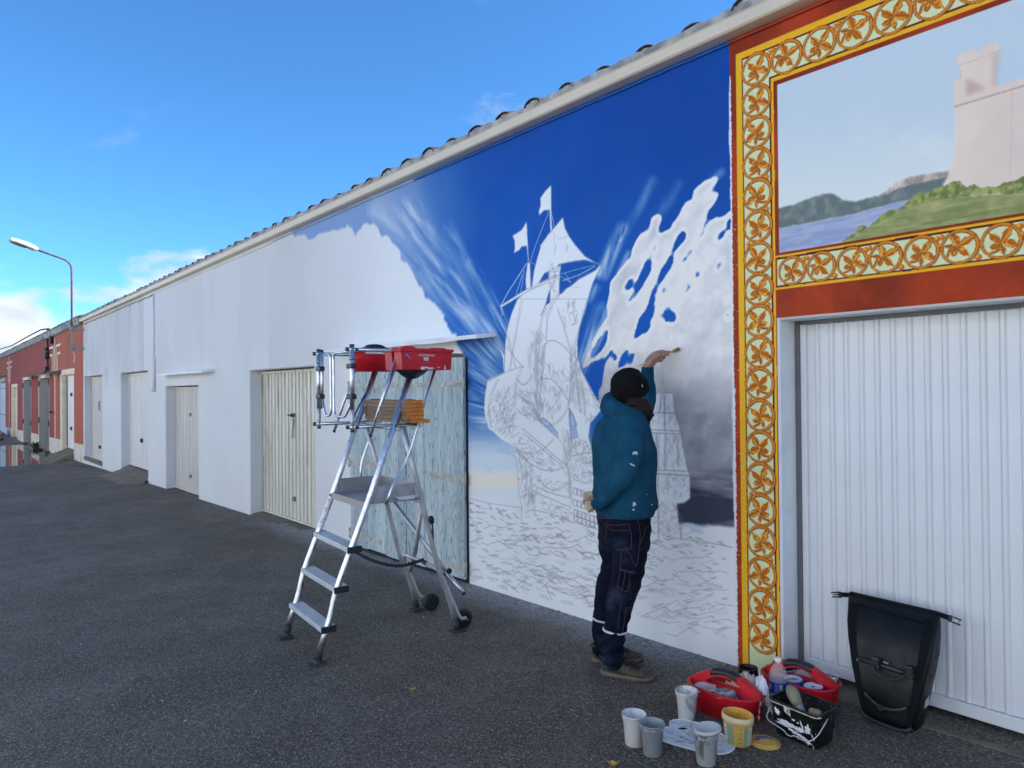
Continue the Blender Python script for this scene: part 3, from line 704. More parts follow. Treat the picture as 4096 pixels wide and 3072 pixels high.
FRM = (-2.44, 0.72, -0.2, 3.80)
def zpx(px, py): return float(on_wall(px, py)[2])
def paint_border_mural():
    c = Canvas(*FRM, 300)
    X, Z, x, y = c.X, c.Z, c.px, c.py
    RED, YEL, GRN, DRK = np.array((138, 50, 26.0)), np.array((226, 178, 40.0)), np.array((192, 208, 176.0)), np.array((74, 28, 34.0))
    n = fbm(X * 3, Z * 3, 5, 0); n2 = fbm(X * 45, Z * 45, 3, 2)
    red = lerp3(RED * 0.86, (164, 62, 32), np.clip(sstep(n, 0.35, 0.72) * 0.8 + 0.3 * (n2 - 0.5), 0, 1))
    c.img[:] = red
    xm = (FRM[0] + FRM[1]) / 2                       # the two uprights mirror each other
    Xa = np.where(X > xm, 2 * xm - X, X) + 0.0022 * (fbm(X * 6, Z * 6, 3, 5) - 0.5)
    zt = [3.618, 3.576, 3.567, 3.402, 3.392, 3.370, 3.343]
    zb = [zpx(3115, v) for v in (1012.7, 1021, 1030, 1038.5, 1141.6, 1148, 1159)]
    yel = YEL * (0.95 + 0.1 * n)[..., None] ; grn = GRN * (0.97 + 0.06 * n2)[..., None]; drk = DRK
    Zw = Z + 0.002 * (fbm(X * 7 + 30, Z * 7, 3, 6) - 0.5)
    def rect(x0, x1, z0, z1, col):
        m = ((Xa >= x0) & (Xa < x1) & (Zw >= z0) & (Zw < z1)).astype(float); c.over(m, col)
    xe = 9.0
    # nested bands of the big frame, outside in
    rect(-2.397, xe, -1, zt[0], yel)
    rect(-2.357, xe, -1, zt[1], drk); rect(-2.350, xe, -1, zt[2], grn)
    rect(-2.179, xe, -1, zt[3], drk); rect(-2.170, xe, -1, zt[4], yel)
    rect(-2.152, xe, -1, zt[5], red)
    # band under the picture
    rect(-2.152, xe, zb[6], zb[0], red)
    rect(-2.152, xe, zb[2], zb[1], yel); rect(-2.152, xe, zb[6], zb[5], yel)
    rect(-2.146, xe, zb[5], zb[4], drk); rect(-2.146, xe, zb[3], zb[2], drk); rect(-2.143, xe, zb[4], zb[3], grn)
    # ---- scrolls
    LOBES = [[(0, -.1), (.03, .15), (.10, .40), (.20, .50), (.33, .60), (.56, .80), (.58, .55), (.48, .42), (.50, .28), (.34, .14), (.15, -.05)],
             [(0, -.1), (-.03, .1), (-.08, .28), (-.2, .42), (-.3, .44), (-.52, .58), (-.47, .36), (-.50, .22), (-.36, .06), (-.15, -.1)],
             [(.05, -.15), (.25, -.02), (.42, .02), (.55, -.06), (.62, -.18), (.74, -.40), (.52, -.42), (.42, -.48), (.3, -.38), (.15, -.3)],
             [(-.05, -.15), (-.22, -.08), (-.38, -.06), (-.54, -.2), (-.48, -.34), (-.3, -.36), (-.15, -.28)],
             [(.02, -.2), (.12, -.34), (.14, -.52), (.04, -.76), (-.08, -.58), (-.08, -.35)]]
    TIPS = [(.56, .80), (-.52, .58), (.74, -.40), (-.54, -.2), (.04, -.76)]
    def scroll(cx, cz, R, rot, flip):
        k = int(R * c.R * 1.15); ci, cj = int((cx - c.X0) * c.R), int((cz - c.Z0) * c.R)
        b = (slice(max(0, cj - k), max(0, min(c.h, cj + k))), slice(max(0, ci - k), max(0, min(c.w, ci + k))))
        if c.X[b].size == 0: return
        u, v = (c.X[b] - cx) / R, (c.Z[b] - cz) / R
        im = c.img[b].copy(); nn = fbm(c.X[b] * 60, c.Z[b] * 60, 3, 3)
        r = np.hypot(u, v); a = np.arctan2(v, u)
        def put(m, col):
            nonlocal im
            im += m[..., None] * (np.asarray(col, float) - im)
        thick = 0.085 + 0.02 * np.sin(a + 1)
        rs_ = np.abs(np.hypot(u - .04, v + .04) - 0.89)
        put((rs_ < thick) * 0.55, (96, 66, 40))
        d = (r - 0.89) / thick
        ring = np.abs(d) < 1
        lightv = np.cos(a - 2.2) * d
        put(ring * 1.0, (112, 58, 18)); put((np.abs(d) < .74) * 1.0, (178, 106, 28)); put(((np.abs(d - 0.15 * np.cos(a - 2.2)) < .34)) * (0.35 + 0.5 * nn), (216, 148, 58))
        cr, sr = math.cos(rot), math.sin(rot)
        uu, vv = cr * u + sr * v, -sr * u + cr * v
        if flip: uu = -uu
        # curl of the stem
        for t in np.linspace(0, 1, 22):
            ax, ay = -.02 - .30 * t - .25 * t * t + .1 * math.sin(3 * t), -.2 - .62 * t + .28 * t * t
            put((np.hypot(uu - ax, vv - ay) < .075) * 1.0, (150, 84, 22)); put((np.hypot(uu - ax + .015, vv - ay - .015) < .05) * 1.0, (208, 136, 42))
        for poly in LOBES: put(inpoly(uu - .035, vv + .035, poly) * .8, (84, 52, 26))
        for poly, tip in zip(LOBES, TIPS):
            w_ = 0.03 * (nn - 0.5)
            m = inpoly(uu + w_, vv - w_, poly).astype(float)
            put(m, (176, 100, 22))
            side = (uu * tip[1] - vv * tip[0]) / math.hypot(*tip)      # which side of the midrib
            put(m * (np.clip(side * 7, 0, 1)) * 0.65, (224, 160, 48)); put(m * np.clip(-side * 6, 0, 1) * (nn > .45) * .8, (156, 78, 16))
            put(m * (np.abs(side) < .018), (128, 62, 14))
            put(m * ((nn > .64)) * .6, (232, 178, 70))
        c.img[b] = im
    def bead(cx, cz, R):
        k = int(R * c.R * 1.4) + 1; ci, cj = int((cx - c.X0) * c.R), int((cz - c.Z0) * c.R)
        b = (slice(max(0, cj - k), max(0, min(c.h, cj + k))), slice(max(0, ci - k), max(0, min(c.w, ci + k))))
        u, v = (c.X[b] - cx) / R, (c.Z[b] - cz) / R
        for m, col in (((np.hypot(u - .15, v + .15) < 1) * .6, (110, 80, 50)), ((np.hypot(u, v) < 1) * 1., (176, 104, 28)), ((np.hypot(u + .25, v - .25) < .5) * .9, (238, 180, 80))):
            c.img[b] += m[..., None] * (np.array(col, float) - c.img[b])
    ra = 0.0995; xl = (-2.350 - 2.179) / 2; rr_ = random.Random(3)
    k = 0
    zc = 3.295; step = 0.1885
    for xc, sg in ((xl, 0), (2 * xm - xl, 1)):
        for k in range(18):
            z_ = zc - k * step * 0.985
            scroll(xc, z_, ra, rr_.uniform(-.12, .12) + (0.0 if k % 2 else 0.15), bool((k + sg) % 2))
            if k % 2 == 0 or k % 3 == 0:
                s_ = -1 if (k % 4 < 2) else 1
                bead(xc + s_ * .062, z_ - .094, .013); bead(xc + s_ * .060, z_ - .118, .015); bead(xc + s_ * .044, z_ - .106, .012)
    zt_c = (zt[2] + zt[3]) / 2
    k = 0; xx = xl
    while xx < 2 * xm - xl + .01:
        scroll(xx, zt_c, ra, (0 if k % 2 == 0 else -1.75) + rr_.uniform(-.1, .1), k % 2 == 1)
        if k % 2 == 0: bead(xx + .09, zt_c + .06, .015); bead(xx + .112, zt_c + .072, .013); bead(xx + .098, zt_c + .02, .012)
        xx += 0.1915; k += 1
    zb_c = (zb[3] + zb[4]) / 2; rb = (zb[3] - zb[4]) / 2 * 1.16; xx = -2.143 + rb * 1.02; k = 0
    while xx < 2 * xm + 2.143 - rb + .03:
        scroll(xx, zb_c, rb, (0 if k % 2 == 0 else -1.75) + rr_.uniform(-.1, .1), k % 2 == 1)
        if k % 2 == 0: bead(xx + rb * .85, zb_c + rb * .62, .014); bead(xx + rb * 1.08, zb_c + rb * .70, .012); bead(xx + rb * .98, zb_c + rb * .2, .011)
        else: bead(xx + rb * .9, zb_c - rb * .7, .014)
        xx += rb * 1.965; k += 1
    # small painted hook at the corner scroll
    c.line([(3030, 345), (3036, 352), (3042, 346), (3038, 342), (3036, 352), (3034, 358)], 2.2, .8, (96, 84, 60))
    # ---- the picture in the frame: lake, hills and a tower on a meadow
    pic = ((Xa > -2.130) & (Zw < zt[6]) & (Zw > zb[0])).astype(float)
    im = lerp3((176, 200, 226), (204, 220, 230), sstep(y + x * 0.10, 700, 1180))
    cln = fbm(X * 2.2 + 3, Z * 3.2, 6, 5)
    im += (sstep(cln, 0.50, 0.74) * 0.55 * sstep(y + x * .12, 700, 1150))[..., None] * (np.array((226, 230, 232.0)) - im)
    im += (sstep(fbm(X * 1.5, Z * 1.5, 4, 2), .45, .7) * .25)[..., None] * (np.array((190, 206, 224.0)) - im)
    old, c.img = c.img, im
    S = lambda p: T(3100, 550, 2.2209, p)
    tex = fbm(X * 26, Z * 26, 4, 1); texh = fbm(X * 9, Z * 60, 4, 4); tex2 = fbm(X * 60, Z * 60, 3, 6)
    hill = c.mask(S([(0, 640), (80, 618), (160, 600), (260, 560), (350, 525), (430, 505), (470, 497), (510, 498), (560, 525), (600, 552), (660, 566), (720, 572), (780, 552), (850, 530), (930, 515), (1010, 480), (1100, 440), (1200, 410), (1330, 385), (1450, 360), (1560, 330), (1560, 560), (1160, 560), (700, 680), (300, 760), (0, 815)]), 1, 3, .03)
    c.over(hill, lerp3((98, 114, 122), (152, 166, 158), np.clip(sstep(y - 0.17 * (3600 - x) * -1, 1330, 1500) * .7 + 1.4 * (tex - .5), 0, 1)))
    cliff = c.mask(S([(920, 512), (985, 480), (1020, 445), (1060, 440), (1065, 405), (1130, 380), (1190, 352), (1300, 330), (1430, 312), (1550, 297), (1540, 340), (1380, 380), (1250, 410), (1120, 440), (1060, 465), (1000, 500)]), 1, 3, .02)
    c.over(cliff, lerp3((150, 140, 138), (214, 212, 212), np.clip(2.2 * (fbm(X * 50, Z * 14, 3, 2) - .32), 0, 1)))
    lake = c.mask(S([(0, 818), (300, 762), (700, 680), (1165, 556), (1170, 590), (1100, 640), (940, 740), (760, 830), (600, 930), (0, 1040)]), 1, 2, .03)
    c.over(lake, lerp3((134, 152, 198), (168, 182, 214), np.clip(sstep(texh, .35, .7) * .6 + .35 * sstep(-y - .2 * x, -1700, -1350), 0, 1)))
    meadow = c.mask(S([(600, 932), (700, 860), (860, 780), (1000, 690), (1170, 600), (1300, 560), (1600, 530), (2300, 480), (6500, 0), (6500, 1500), (600, 960)]), 1, 4, .03)
    c.over(meadow, lerp3((116, 130, 88), (164, 170, 122), np.clip(.2 + 1.5 * (texh - .38) + .6 * (tex - .5), 0, 1)))
    tower = c.mask(S([(1602, -90), (1600, 100), (1590, 190), (1560, 320), (1480, 440), (1500, 460), (2300, 440), (6500, 100), (6500, -420), (2300, -330), (2220, -345), (1900, -265), (1650, -190), (1650, -345), (1605, -330)]), 1)
    stone = lerp3((200, 192, 192), (222, 212, 209), np.clip(.5 + 1.6 * (fbm(X * 3, Z * 3, 4, 3) - .5), 0, 1))
    U = lambda p: T(2900, 0, 1.276, p)
    tower = c.mask(U([(1160, 420), (1168, 540), (1178, 640), (1176, 740), (1160, 860), (1110, 945), (1150, 975), (1560, 930), (5000, 300), (5000, -500), (1526, 395), (1385, 440), (1388, 300), (1400, 330), (1402, 210), (1303, 240), (1303, 258), (1268, 265), (1268, 250), (1183, 285), (1186, 335), (1198, 330), (1200, 400)]), 1, 1, .05)
    c.over(tower, stone)
    c.over(c.mask(U([(1228, 395), (1232, 490), (1330, 455), (1290, 430), (1262, 415)]), 2, 2, .03) * .65, (176, 150, 142))
    c.over(c.mask(U([(1362, 280), (1400, 262), (1400, 330), (1386, 440), (1360, 440)]), 2) * .35, (170, 150, 146))
    c.line(U([(1183, 335), (1262, 312), (1400, 258)]), 2.2, .5, (168, 150, 146)); c.line(U([(1200, 332), (1205, 400)]), 2, .4, (170, 154, 150)); c.line(U([(1466, 430), (1462, 700), (1455, 890)]), 2.6, .5, (174, 166, 168))
    for k in range(26): c.line(U([(1172 + k * 15.2, 545 - k * 4.6), (1178 + k * 15.2, 542 - k * 4.6)]), 6.5, .6, (140, 128, 130))
    bush = c.mask(S([(590, 935), (650, 880), (700, 850), (740, 790), (800, 780), (830, 800), (900, 740), (950, 670), (1010, 655), (1050, 640), (1110, 640), (1180, 560), (1240, 510), (1290, 480), (1340, 500), (1420, 450), (1500, 430), (1580, 400), (1640, 395), (1700, 440), (1770, 415), (1830, 450), (1880, 425), (1950, 440), (2050, 400), (2120, 380), (2200, 345), (2400, 300), (2700, 320), (6500, -200), (6500, 100), (2700, 420), (2300, 500), (2000, 500), (1700, 520), (1480, 540), (1250, 590), (1130, 640), (1000, 710), (850, 790), (700, 880)]), 0, 7, .025)
    c.over(bush, lerp3((98, 116, 74), (156, 164, 104), np.clip(.45 + 2.2 * (tex2 - .5) + 1.2 * (tex - .5), 0, 1)))
    im, c.img = c.img, old
    c.over(pic, im)
    # ---- ragged edge where the red meets the white strip, flecks of bare wall
    rag = (Xa < -2.434 + 0.012 * (fbm(X * 70, Z * 120, 3, 1) - 0.35) + 0.006 * (Z < 1.6)) & (Z < 3.50)
    c.over(rag * 1.0, np.array(WHITE) * .98)
    fl = (fbm(X * 130, Z * 130, 2, 7) > 0.80) & (Xa < -2.35) & (Z < 2.9)
    c.over(fl * .7, WHITE)
    return c.image('border_mural_paint')
# ================================================================ materials of the setting
def m_asphalt():
    t = NT('asphalt'); w = t.coord('World')
    big = t.noise(w, 0.55, 5, 0.6); mid = t.noise(w, 4.0, 5, 0.6)
    g1 = t.noise(w, 120, 3, 0.7); v = t.voro(w, 150, 'F1', 'Distance'); vc = t.voro(w, 150, 'F1', 'Color')
    base = t.mix(t.rng(big, 0.3, 0.72), alb(86, 82, 78), alb(116, 110, 106))
    base = t.mix(t.math('MULTIPLY', t.rng(mid, 0.4, 0.75), 0.5), base, alb(72, 68, 66))
    base = t.mix(t.rng(t.noise(w, 55, 4, 0.7), 0.43, 0.58, 0.0, 0.75), base, alb(50, 47, 46))
    base = t.mix(t.rng(t.noise(w, 85, 3, 0.6), 0.54, 0.65, 0.0, 0.7), base, alb(150, 144, 140))
    br = t.sep(vc)
    base = t.mix(t.math('MULTIPLY', t.rng(br[0], 0.88, 0.99), 0.85), base, alb(160, 159, 156))       # pale aggregate
    base = t.mix(t.math('MULTIPLY', t.rng(br[1], 0.55, 1.0), 0.55), base, alb(46, 44, 44))
    v2 = t.voro(w, 46, 'F1', 'Distance'); vc2 = t.sep(t.voro(w, 46, 'F1', 'Color'))
    base = t.mix(t.math('MULTIPLY', t.rng(v2, 0.10, 0.17, 1, 0), t.rng(vc2[0], 0.84, 0.88)), base, alb(196, 196, 196))
    # pale chips and paint dust trodden in near the wall
    p = t.sep(w)
    wob = t.math('MULTIPLY', t.math('SUBTRACT', t.noise(w, 5, 4), 0.5), 0.34)
    d = t.math('ADD', p[1], wob)
    near = t.math('MULTIPLY', t.rng(d, -0.46, 0.02), t.rng(p[0], -11.0, -8.5))
    near = t.math('MULTIPLY', near, t.rng(p[0], -2.9, -2.2, 1, 0))
    dust = t.math('MULTIPLY', near, t.rng(t.noise(w, 38, 4, 0.7), 0.35, 0.62, 0.25, 1.0))
    base = t.mix(t.math('MULTIPLY', dust, 0.85), base, alb(160, 174, 194))
    sc = t.math('MULTIPLY', t.rng(t.noise(w, 1.1, 5, 0.65, 0.6), 0.66, 0.76), t.rng(t.noise(w, 28, 4), 0.4, 0.6))
    base = t.mix(t.math('MULTIPLY', sc, 0.5), base, alb(140, 142, 146))
    # the far, wetter end near the puddle
    wet = t.rng(t.math('ADD', p[0], t.math('MULTIPLY', t.noise(w, 0.8, 3), 3.0)), -24.5, -21.0, 1, 0)
    base = t.mix(t.math('MULTIPLY', wet, 0.35), base, alb(56, 58, 68))
    r = t.rng(t.noise(w, 2.0, 4), 0.3, 0.7, 0.62, 0.85)
    r = t.mix(wet, r, (0.42, 0.42, 0.42))
    nb = t.bump(t.math('ADD', g1, t.math('MULTIPLY', v, 1.2)), 1.0, 0.008)
    nb = t.bump(mid, 0.25, 0.03, nb)
    return t.done(base, r, 0.0, nb)
def m_water():
    t = NT('puddle_water'); w = t.coord('World')
    nm = t.bump(t.noise(w, 3.0, 3), 0.05, 0.01)
    return t.done(alb(60, 62, 66), 0.03, 0.0, nm, IOR=1.33, Specular_IOR_Level=0.9)
def stucco_bump(t, w, a=0.22):
    h = t.math('ADD', t.noise(w, 70, 4, 0.6), t.math('MULTIPLY', t.noise(w, 9, 4, 0.55), 1.6))
    return t.bump(h, a, 0.006)
def m_white_wall():
    t = NT('white_stucco'); w = t.coord('World'); p = t.sep(w)
    n = t.noise(w, 0.9, 5); col = t.mix(t.rng(n, 0.3, 0.7), (0.66, 0.665, 0.675), (0.71, 0.71, 0.715))
    # old grey render showing in the upper part, brushed over lower down
    vs = t.coord('World', (1.0, 1.0, 0.25))
    edge = t.math('ADD', p[2], t.math('MULTIPLY', t.math('SUBTRACT', t.noise(vs, 1.4, 5, 0.6), 0.5), 1.6))
    up = t.rng(edge, 1.5, 2.3)
    far = t.rng(p[0], -17.02, -17.0, 1, 0)
    streak = t.rng(t.noise(t.coord('World', (1.6, 1.6, 0.30)), 1.0, 6, 0.62), 0.30, 0.70)
    col = t.mix(t.math('MULTIPLY', t.math('MULTIPLY', up, far), t.math('ADD', 0.55, t.math('MULTIPLY', streak, 0.45))), col, (0.53, 0.525, 0.52))
    pat = t.math('MULTIPLY', t.rng(p[0], -12.85, -12.95), t.rng(p[0], -15.9, -15.95))
    col = t.mix(t.math('MULTIPLY', t.math('MULTIPLY', t.rng(p[2], 1.98, 2.02), t.rng(p[0], -12.9, -12.6, 1, 0)), t.math('MULTIPLY', t.rng(p[0], -16.0, -15.9), 0.5)), col, (0.585, 0.578, 0.57))
    mid_ = t.math('MULTIPLY', t.rng(edge, 0.8, 3.0), t.rng(p[0], -12.7, -12.4))
    col = t.mix(t.math('MULTIPLY', mid_, 0.6), col, (0.60, 0.595, 0.585))
    drip = t.math('MULTIPLY', t.rng(t.noise(t.coord('World', (4.5, 4.5, 0.22)), 1.0, 6, 0.7), 0.56, 0.76), t.rng(p[2], 1.9, 3.75, 0.0, 0.5))
    col = t.mix(drip, col, (0.47, 0.46, 0.45))
    roll = t.rng(t.noise(t.coord('World', (1.1, 1.1, 0.5), (0, 0.5, 0)), 1.0, 3, 0.4), 0.50, 0.56, 0.0, 0.22)
    col = t.mix(roll, col, (0.75, 0.755, 0.76))
    # grime at the foot
    f = t.math('MULTIPLY', t.rng(p[2], -0.55, -0.12, 1, 0), t.rng(t.noise(w, 7, 5, 0.7), 0.48, 0.66))
    col = t.mix(t.math('MULTIPLY', f, t.rng(p[0], -20, -23, 0.15, 0.6)), col, (0.36, 0.36, 0.34))
    return t.done(col, t.rng(n, 0.3, 0.7, 0.72, 0.9), 0.0, stucco_bump(t, w, 0.20))
def m_image(name, im):
    t = NT(name); w = t.coord('World')
    i = t.new('ShaderNodeTexImage', image=im, extension='EXTEND', interpolation='Cubic')
    uv = t.new('ShaderNodeTexCoord'); t.l.new(uv.outputs['UV'], i.inputs['Vector'])
    return t.done(i.outputs['Color'], t.rng(t.noise(w, 3, 4), 0.3, 0.7, 0.6, 0.75), 0.0, stucco_bump(t, w, 0.13), Specular_IOR_Level=0.18)
def m_red_wall():
    t = NT('terracotta_render'); w = t.coord('World'); p = t.sep(w)
    xw = t.math('ADD', p[0], t.math('MULTIPLY', t.math('SUBTRACT', t.noise(w, 6, 3), 0.5), 0.03))
    mid = t.math('MULTIPLY', t.rng(xw, -29.96, -29.93, 1, 0, 'LINEAR'), t.rng(xw, -46.22, -46.19, 0, 1, 'LINEAR'))
    col = t.mix(mid, alb(158, 86, 66), alb(134, 64, 60))
    st = t.rng(t.noise(t.coord('World', (2.5, 2.5, 0.4)), 1.1, 6, 0.65), 0.45, 0.72)
    col = t.mix(t.math('MULTIPLY', st, 0.45), col, alb(108, 54, 50))
    col = t.mix(t.math('MULTIPLY', t.rng(t.noise(w, 1.3, 6, 0.6), 0.56, 0.76), 0.30), col, alb(168, 108, 94))
    zb = t.math('ADD', p[2], t.math('MULTIPLY', t.math('SUBTRACT', t.noise(w, 5, 3), 0.5), 0.02))
    lim = t.math('ADD', 0.08, t.math('MULTIPLY', t.math('ADD', p[0], 24.3), 0.0118))
    base = t.rng(t.math('SUBTRACT', zb, lim), -0.004, 0.004, 1, 0, 'LINEAR')
    dirt = t.rng(t.noise(w, 3.0, 6, 0.7), 0.5, 0.66)
    wb = t.mix(t.math('MULTIPLY', dirt, 0.8), alb(196, 198, 200), alb(104, 108, 106))
    col = t.mix(base, col, wb)
    return t.done(col, 0.85, 0.0, stucco_bump(t, w, 0.25))
def m_grain(name, c1, c2, c3, sx=9.0, along='z', wear=0.5, rough=0.75, bump=0.5):
    """weathered board: long grain along one axis, paint worn to the wood in the grain"""
    t = NT(name)
    oi = t.new('ShaderNodeObjectInfo')
    sc = {'z': (sx, sx, sx * 0.06), 'x': (sx * 0.06, sx, sx), 'y': (sx, sx * 0.06, sx)}[along]
    src = t.new('ShaderNodeTexCoord').outputs['Object']
    ad = t.new('ShaderNodeVectorMath', operation='ADD'); t.l.new(src, ad.inputs[0])
    cm = t.new('ShaderNodeCombineXYZ')
    for k in range(3): t.l.new(t.math('MULTIPLY', oi.outputs['Random'], 13.7 * (k + 1)), cm.inputs[k])
    t.l.new(cm.outputs[0], ad.inputs[1])
    mp = t.new('ShaderNodeMapping'); t.l.new(ad.outputs[0], mp.inputs['Vector']); mp.inputs['Scale'].default_value = sc
    v = mp.outputs[0]
    field = t.noise(v, 0.8, 3, 0.5, 0.3)
    ringv = t.math('FRACT', t.math('MULTIPLY', field, 26.0))
    ring = t.rng(t.math('ABSOLUTE', t.math('SUBTRACT', ringv, 0.5)), 0.30, 0.5)
    fine = t.noise(v, 7.0, 5, 0.7)
    big = t.noise(v, 0.35, 4)
    wearm = t.math('MULTIPLY', t.math('MULTIPLY', ring, t.rng(fine, 0.30, 0.55)), t.rng(big, 0.25, 0.6, wear * 0.6, min(1.0, wear * 1.3)))
    col = t.mix(t.rng(big, 0.3, 0.7), c1, c2)
    col = t.mix(wearm, col, c3)
    col = t.mix(t.math('MULTIPLY', t.rng(fine, 0.58, 0.74), wear * 0.7), col, c3)
    nm = t.bump(t.math('SUBTRACT', 1.0, t.math('ADD', wearm, t.math('MULTIPLY', fine, 0.3))), bump, 0.003)
    return t.done(col, rough, 0.0, nm)
def m_corr(name, c1, c2, stain, amount):
    t = NT(name); w = t.coord('World'); v = t.coord('World', (1, 1, 0.12)); p = t.sep(w)
    n = t.noise(v, 9, 5, 0.65); col = t.mix(t.rng(n, 0.3, 0.7), c1, c2)
    st = t.math('MULTIPLY', t.rng(t.noise(v, 14, 6, 0.7), 0.52, 0.72), t.rng(t.math('ADD', p[2], t.noise(w, 3, 3)), 0.4, 2.2, 0.15, 1.0))
    col = t.mix(t.math('MULTIPLY', st, amount), col, stain)
    return t.done(col, t.rng(n, 0.3, 0.7, 0.4, 0.6), 0.0, t.bump(n, 0.06, 0.004))
M_asph = m_asphalt(); M_water = m_water(); M_white = m_white_wall()
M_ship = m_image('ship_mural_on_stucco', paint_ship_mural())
M_bord = m_image('border_mural_on_stucco', paint_border_mural())
M_red = m_red_wall()
M_reveal = basic('reveal_plaster', (0.74, 0.745, 0.75), 0.85, var=0.05, scale=6, bump=0.3, bscale=50, bdist=0.005)
M_cream = basic('cream_plaster', alb(206, 204, 196), 0.85, var=0.10, scale=5, bump=0.3, bscale=50, bdist=0.005)
M_gut = basic('gutter_pvc', alb(194, 192, 186), 0.45, var=0.04, scale=3, bump=0.05)
M_lip = basic('gutter_lip', alb(182, 172, 150), 0.5, var=0.08, scale=4, bump=0.05)
M_mortar = basic('roof_mortar', (0.36, 0.35, 0.34), 0.95, var=0.35, scale=9, bump=0.9, bscale=45, bdist=0.01, speck=((0.12, 0.12, 0.10), 20, 0.05))
M_dmort = basic('stained_mortar', (0.30, 0.30, 0.29), 0.95, var=0.6, scale=6, bump=0.8, bscale=30, bdist=0.01, speck=((0.05, 0.05, 0.05), 8, 0.16))
M_tile = basic('clay_tile', (0.085, 0.045, 0.034), 0.95, var=0.5, scale=5, bump=0.6, bscale=60, bdist=0.004, speck=((0.045, 0.045, 0.035), 16, 0.16))
M_lichen = basic('lichen_mortar', (0.46, 0.42, 0.32), 0.95, var=0.5, scale=30, bump=0.9, bscale=80, bdist=0.006, speck=((0.10, 0.09, 0.06), 40, 0.12))
M_dark = basic('dark_void', (0.012, 0.012, 0.014), 0.9, var=0.2)
M_blackm = basic('black_metal', (0.025, 0.025, 0.027), 0.5, 0.0, var=0.3)
M_greym = basic('grey_metal', (0.30, 0.31, 0.32), 0.45, 0.6, var=0.15)
M_greyfr = basic('grey_frame', alb(92, 98, 108), 0.5, var=0.1)
M_door = basic('white_door_paint', (0.74, 0.745, 0.755), 0.38, var=0.025, scale=2.5, bump=0.05, bscale=40)
M_door_old = m_corr('weathered_white_steel', alb(196, 203, 206), alb(176, 182, 180), alb(116, 92, 70), 0.75)
M_door_pink = m_corr('ribbed_white_steel', alb(194, 198, 206), alb(182, 188, 198), alb(146, 142, 138), 0.40)
M_door_wht = m_corr('clean_white_steel', alb(206, 216, 230), alb(196, 206, 222), alb(150, 146, 140), 0.35)
M_bluew = m_grain('pale_blue_board', alb(176, 200, 218), alb(142, 168, 188), alb(58, 66, 78), 12.0, 'z', 0.95)
M_greyw = m_grain('grey_bare_board', alb(118, 120, 124), alb(90, 92, 98), alb(52, 53, 58), 14.0, 'z', 0.9)
M_strap = basic('rusty_painted_strap', alb(160, 168, 174), 0.75, var=0.22, scale=16, bump=0.6, bscale=60, bdist=0.004, speck=(alb(86, 74, 66), 26, 0.22))
M_conc = basic('ramp_concrete', alb(100, 97, 93), 0.92, var=0.25, scale=3.5, bump=0.7, bscale=40, bdist=0.01, speck=(alb(176, 178, 182), 24, 0.04))
M_moss = basic('mossy_concrete', alb(98, 96, 78), 0.95, var=0.3, scale=3.0, bump=0.7, bscale=40, bdist=0.01)
M_slate = basic('grey_slab', alb(104, 104, 108), 0.9, var=0.25, scale=6, bump=0.5, bscale=40)
M_pale = basic('pale_canopy_paint', (0.80, 0.80, 0.80), 0.75, var=0.06, scale=5, bump=0.3, bscale=45, bdist=0.004)
M_sky_p = basic('canopy_blue_paint', alb(150, 182, 224), 0.75, var=0.10, scale=4, bump=0.3, bscale=45, bdist=0.004)
M_blackr = basic('black_rubber', (0.018, 0.018, 0.02), 0.6, var=0.2, scale=30)

# ================================================================ ground
def build_ground():
    xs = np.concatenate([[-320, -220, -150, -100, -75, -60, -52], np.arange(-46, -22, 0.28), np.arange(-22, 5, 0.75), [5, 7, 10, 16, 30, 60, 120, 300]])
    ys = np.concatenate([[-300, -150, -80, -40, -20, -12], np.arange(-8, 0.9, 0.22), [1.2, 3, 8, 30, 90, 300]])
    XX, YY = np.meshgrid(xs, ys, indexing='ij'); ZZ = ground_z(XX, YY)
    ny = len(ys)
    vs = np.stack([XX, YY, ZZ], -1).reshape(-1, 3)
    fs = [(i * ny + j, (i + 1) * ny + j, (i + 1) * ny + j + 1, i * ny + j + 1) for i in range(len(xs) - 1) for j in range(ny - 1)]
    mb = MB(); mb.add(vs, fs, 0, True)
    struct(mb.build('ground', M_asph))
    mb = MB()
    mb.add([(-37.2, -7.5, WATER_Z), (-24.6, -7.5, WATER_Z), (-24.6, 0.02, WATER_Z), (-37.2, 0.02, WATER_Z)], [(0, 1, 2, 3)])
    struct(mb.build('puddle_water', M_water))
build_ground()

# ================================================================ walls with openings
def wall_cells(mb, x0, x1, z0, z1, openings, xsplits, pick):
    """front face at y=0 cut into cells; pick(x) gives None (leave out) or (material index, uv box)"""
    ch = 0.012
    xs = sorted({x0, x1, *xsplits, *[v for o in openings for v in (o[0] - ch, o[1] + ch)]})
    xs = [v for v in xs if x0 <= v <= x1]
    zs = sorted({z0, z1, *[v for o in openings for v in ((o[2] - ch) if o[2] > z0 + .01 else o[2], o[3] + ch)]})
    for xa, xb in zip(xs[:-1], xs[1:]):
        for za, zb in zip(zs[:-1], zs[1:]):
            xm, zm = (xa + xb) / 2, (za + zb) / 2
            if any(o[0] - ch < xm < o[1] + ch and (o[2] - ch if o[2] > z0 + .01 else o[2]) < zm < o[3] + ch for o in openings): continue
            q = pick(xm)
            if q is None: continue
            mi, ub = q
            uv = None
            if ub: uv = [[((x - ub[0]) / (ub[1] - ub[0]), (z - ub[2]) / (ub[3] - ub[2])) for x, z in ((xa, za), (xb, za), (xb, zb), (xa, zb))]]
            mb.add([(xa, 0, za), (xb, 0, za), (xb, 0, zb), (xa, 0, zb)], [(0, 1, 2, 3)], mi, False, uv)
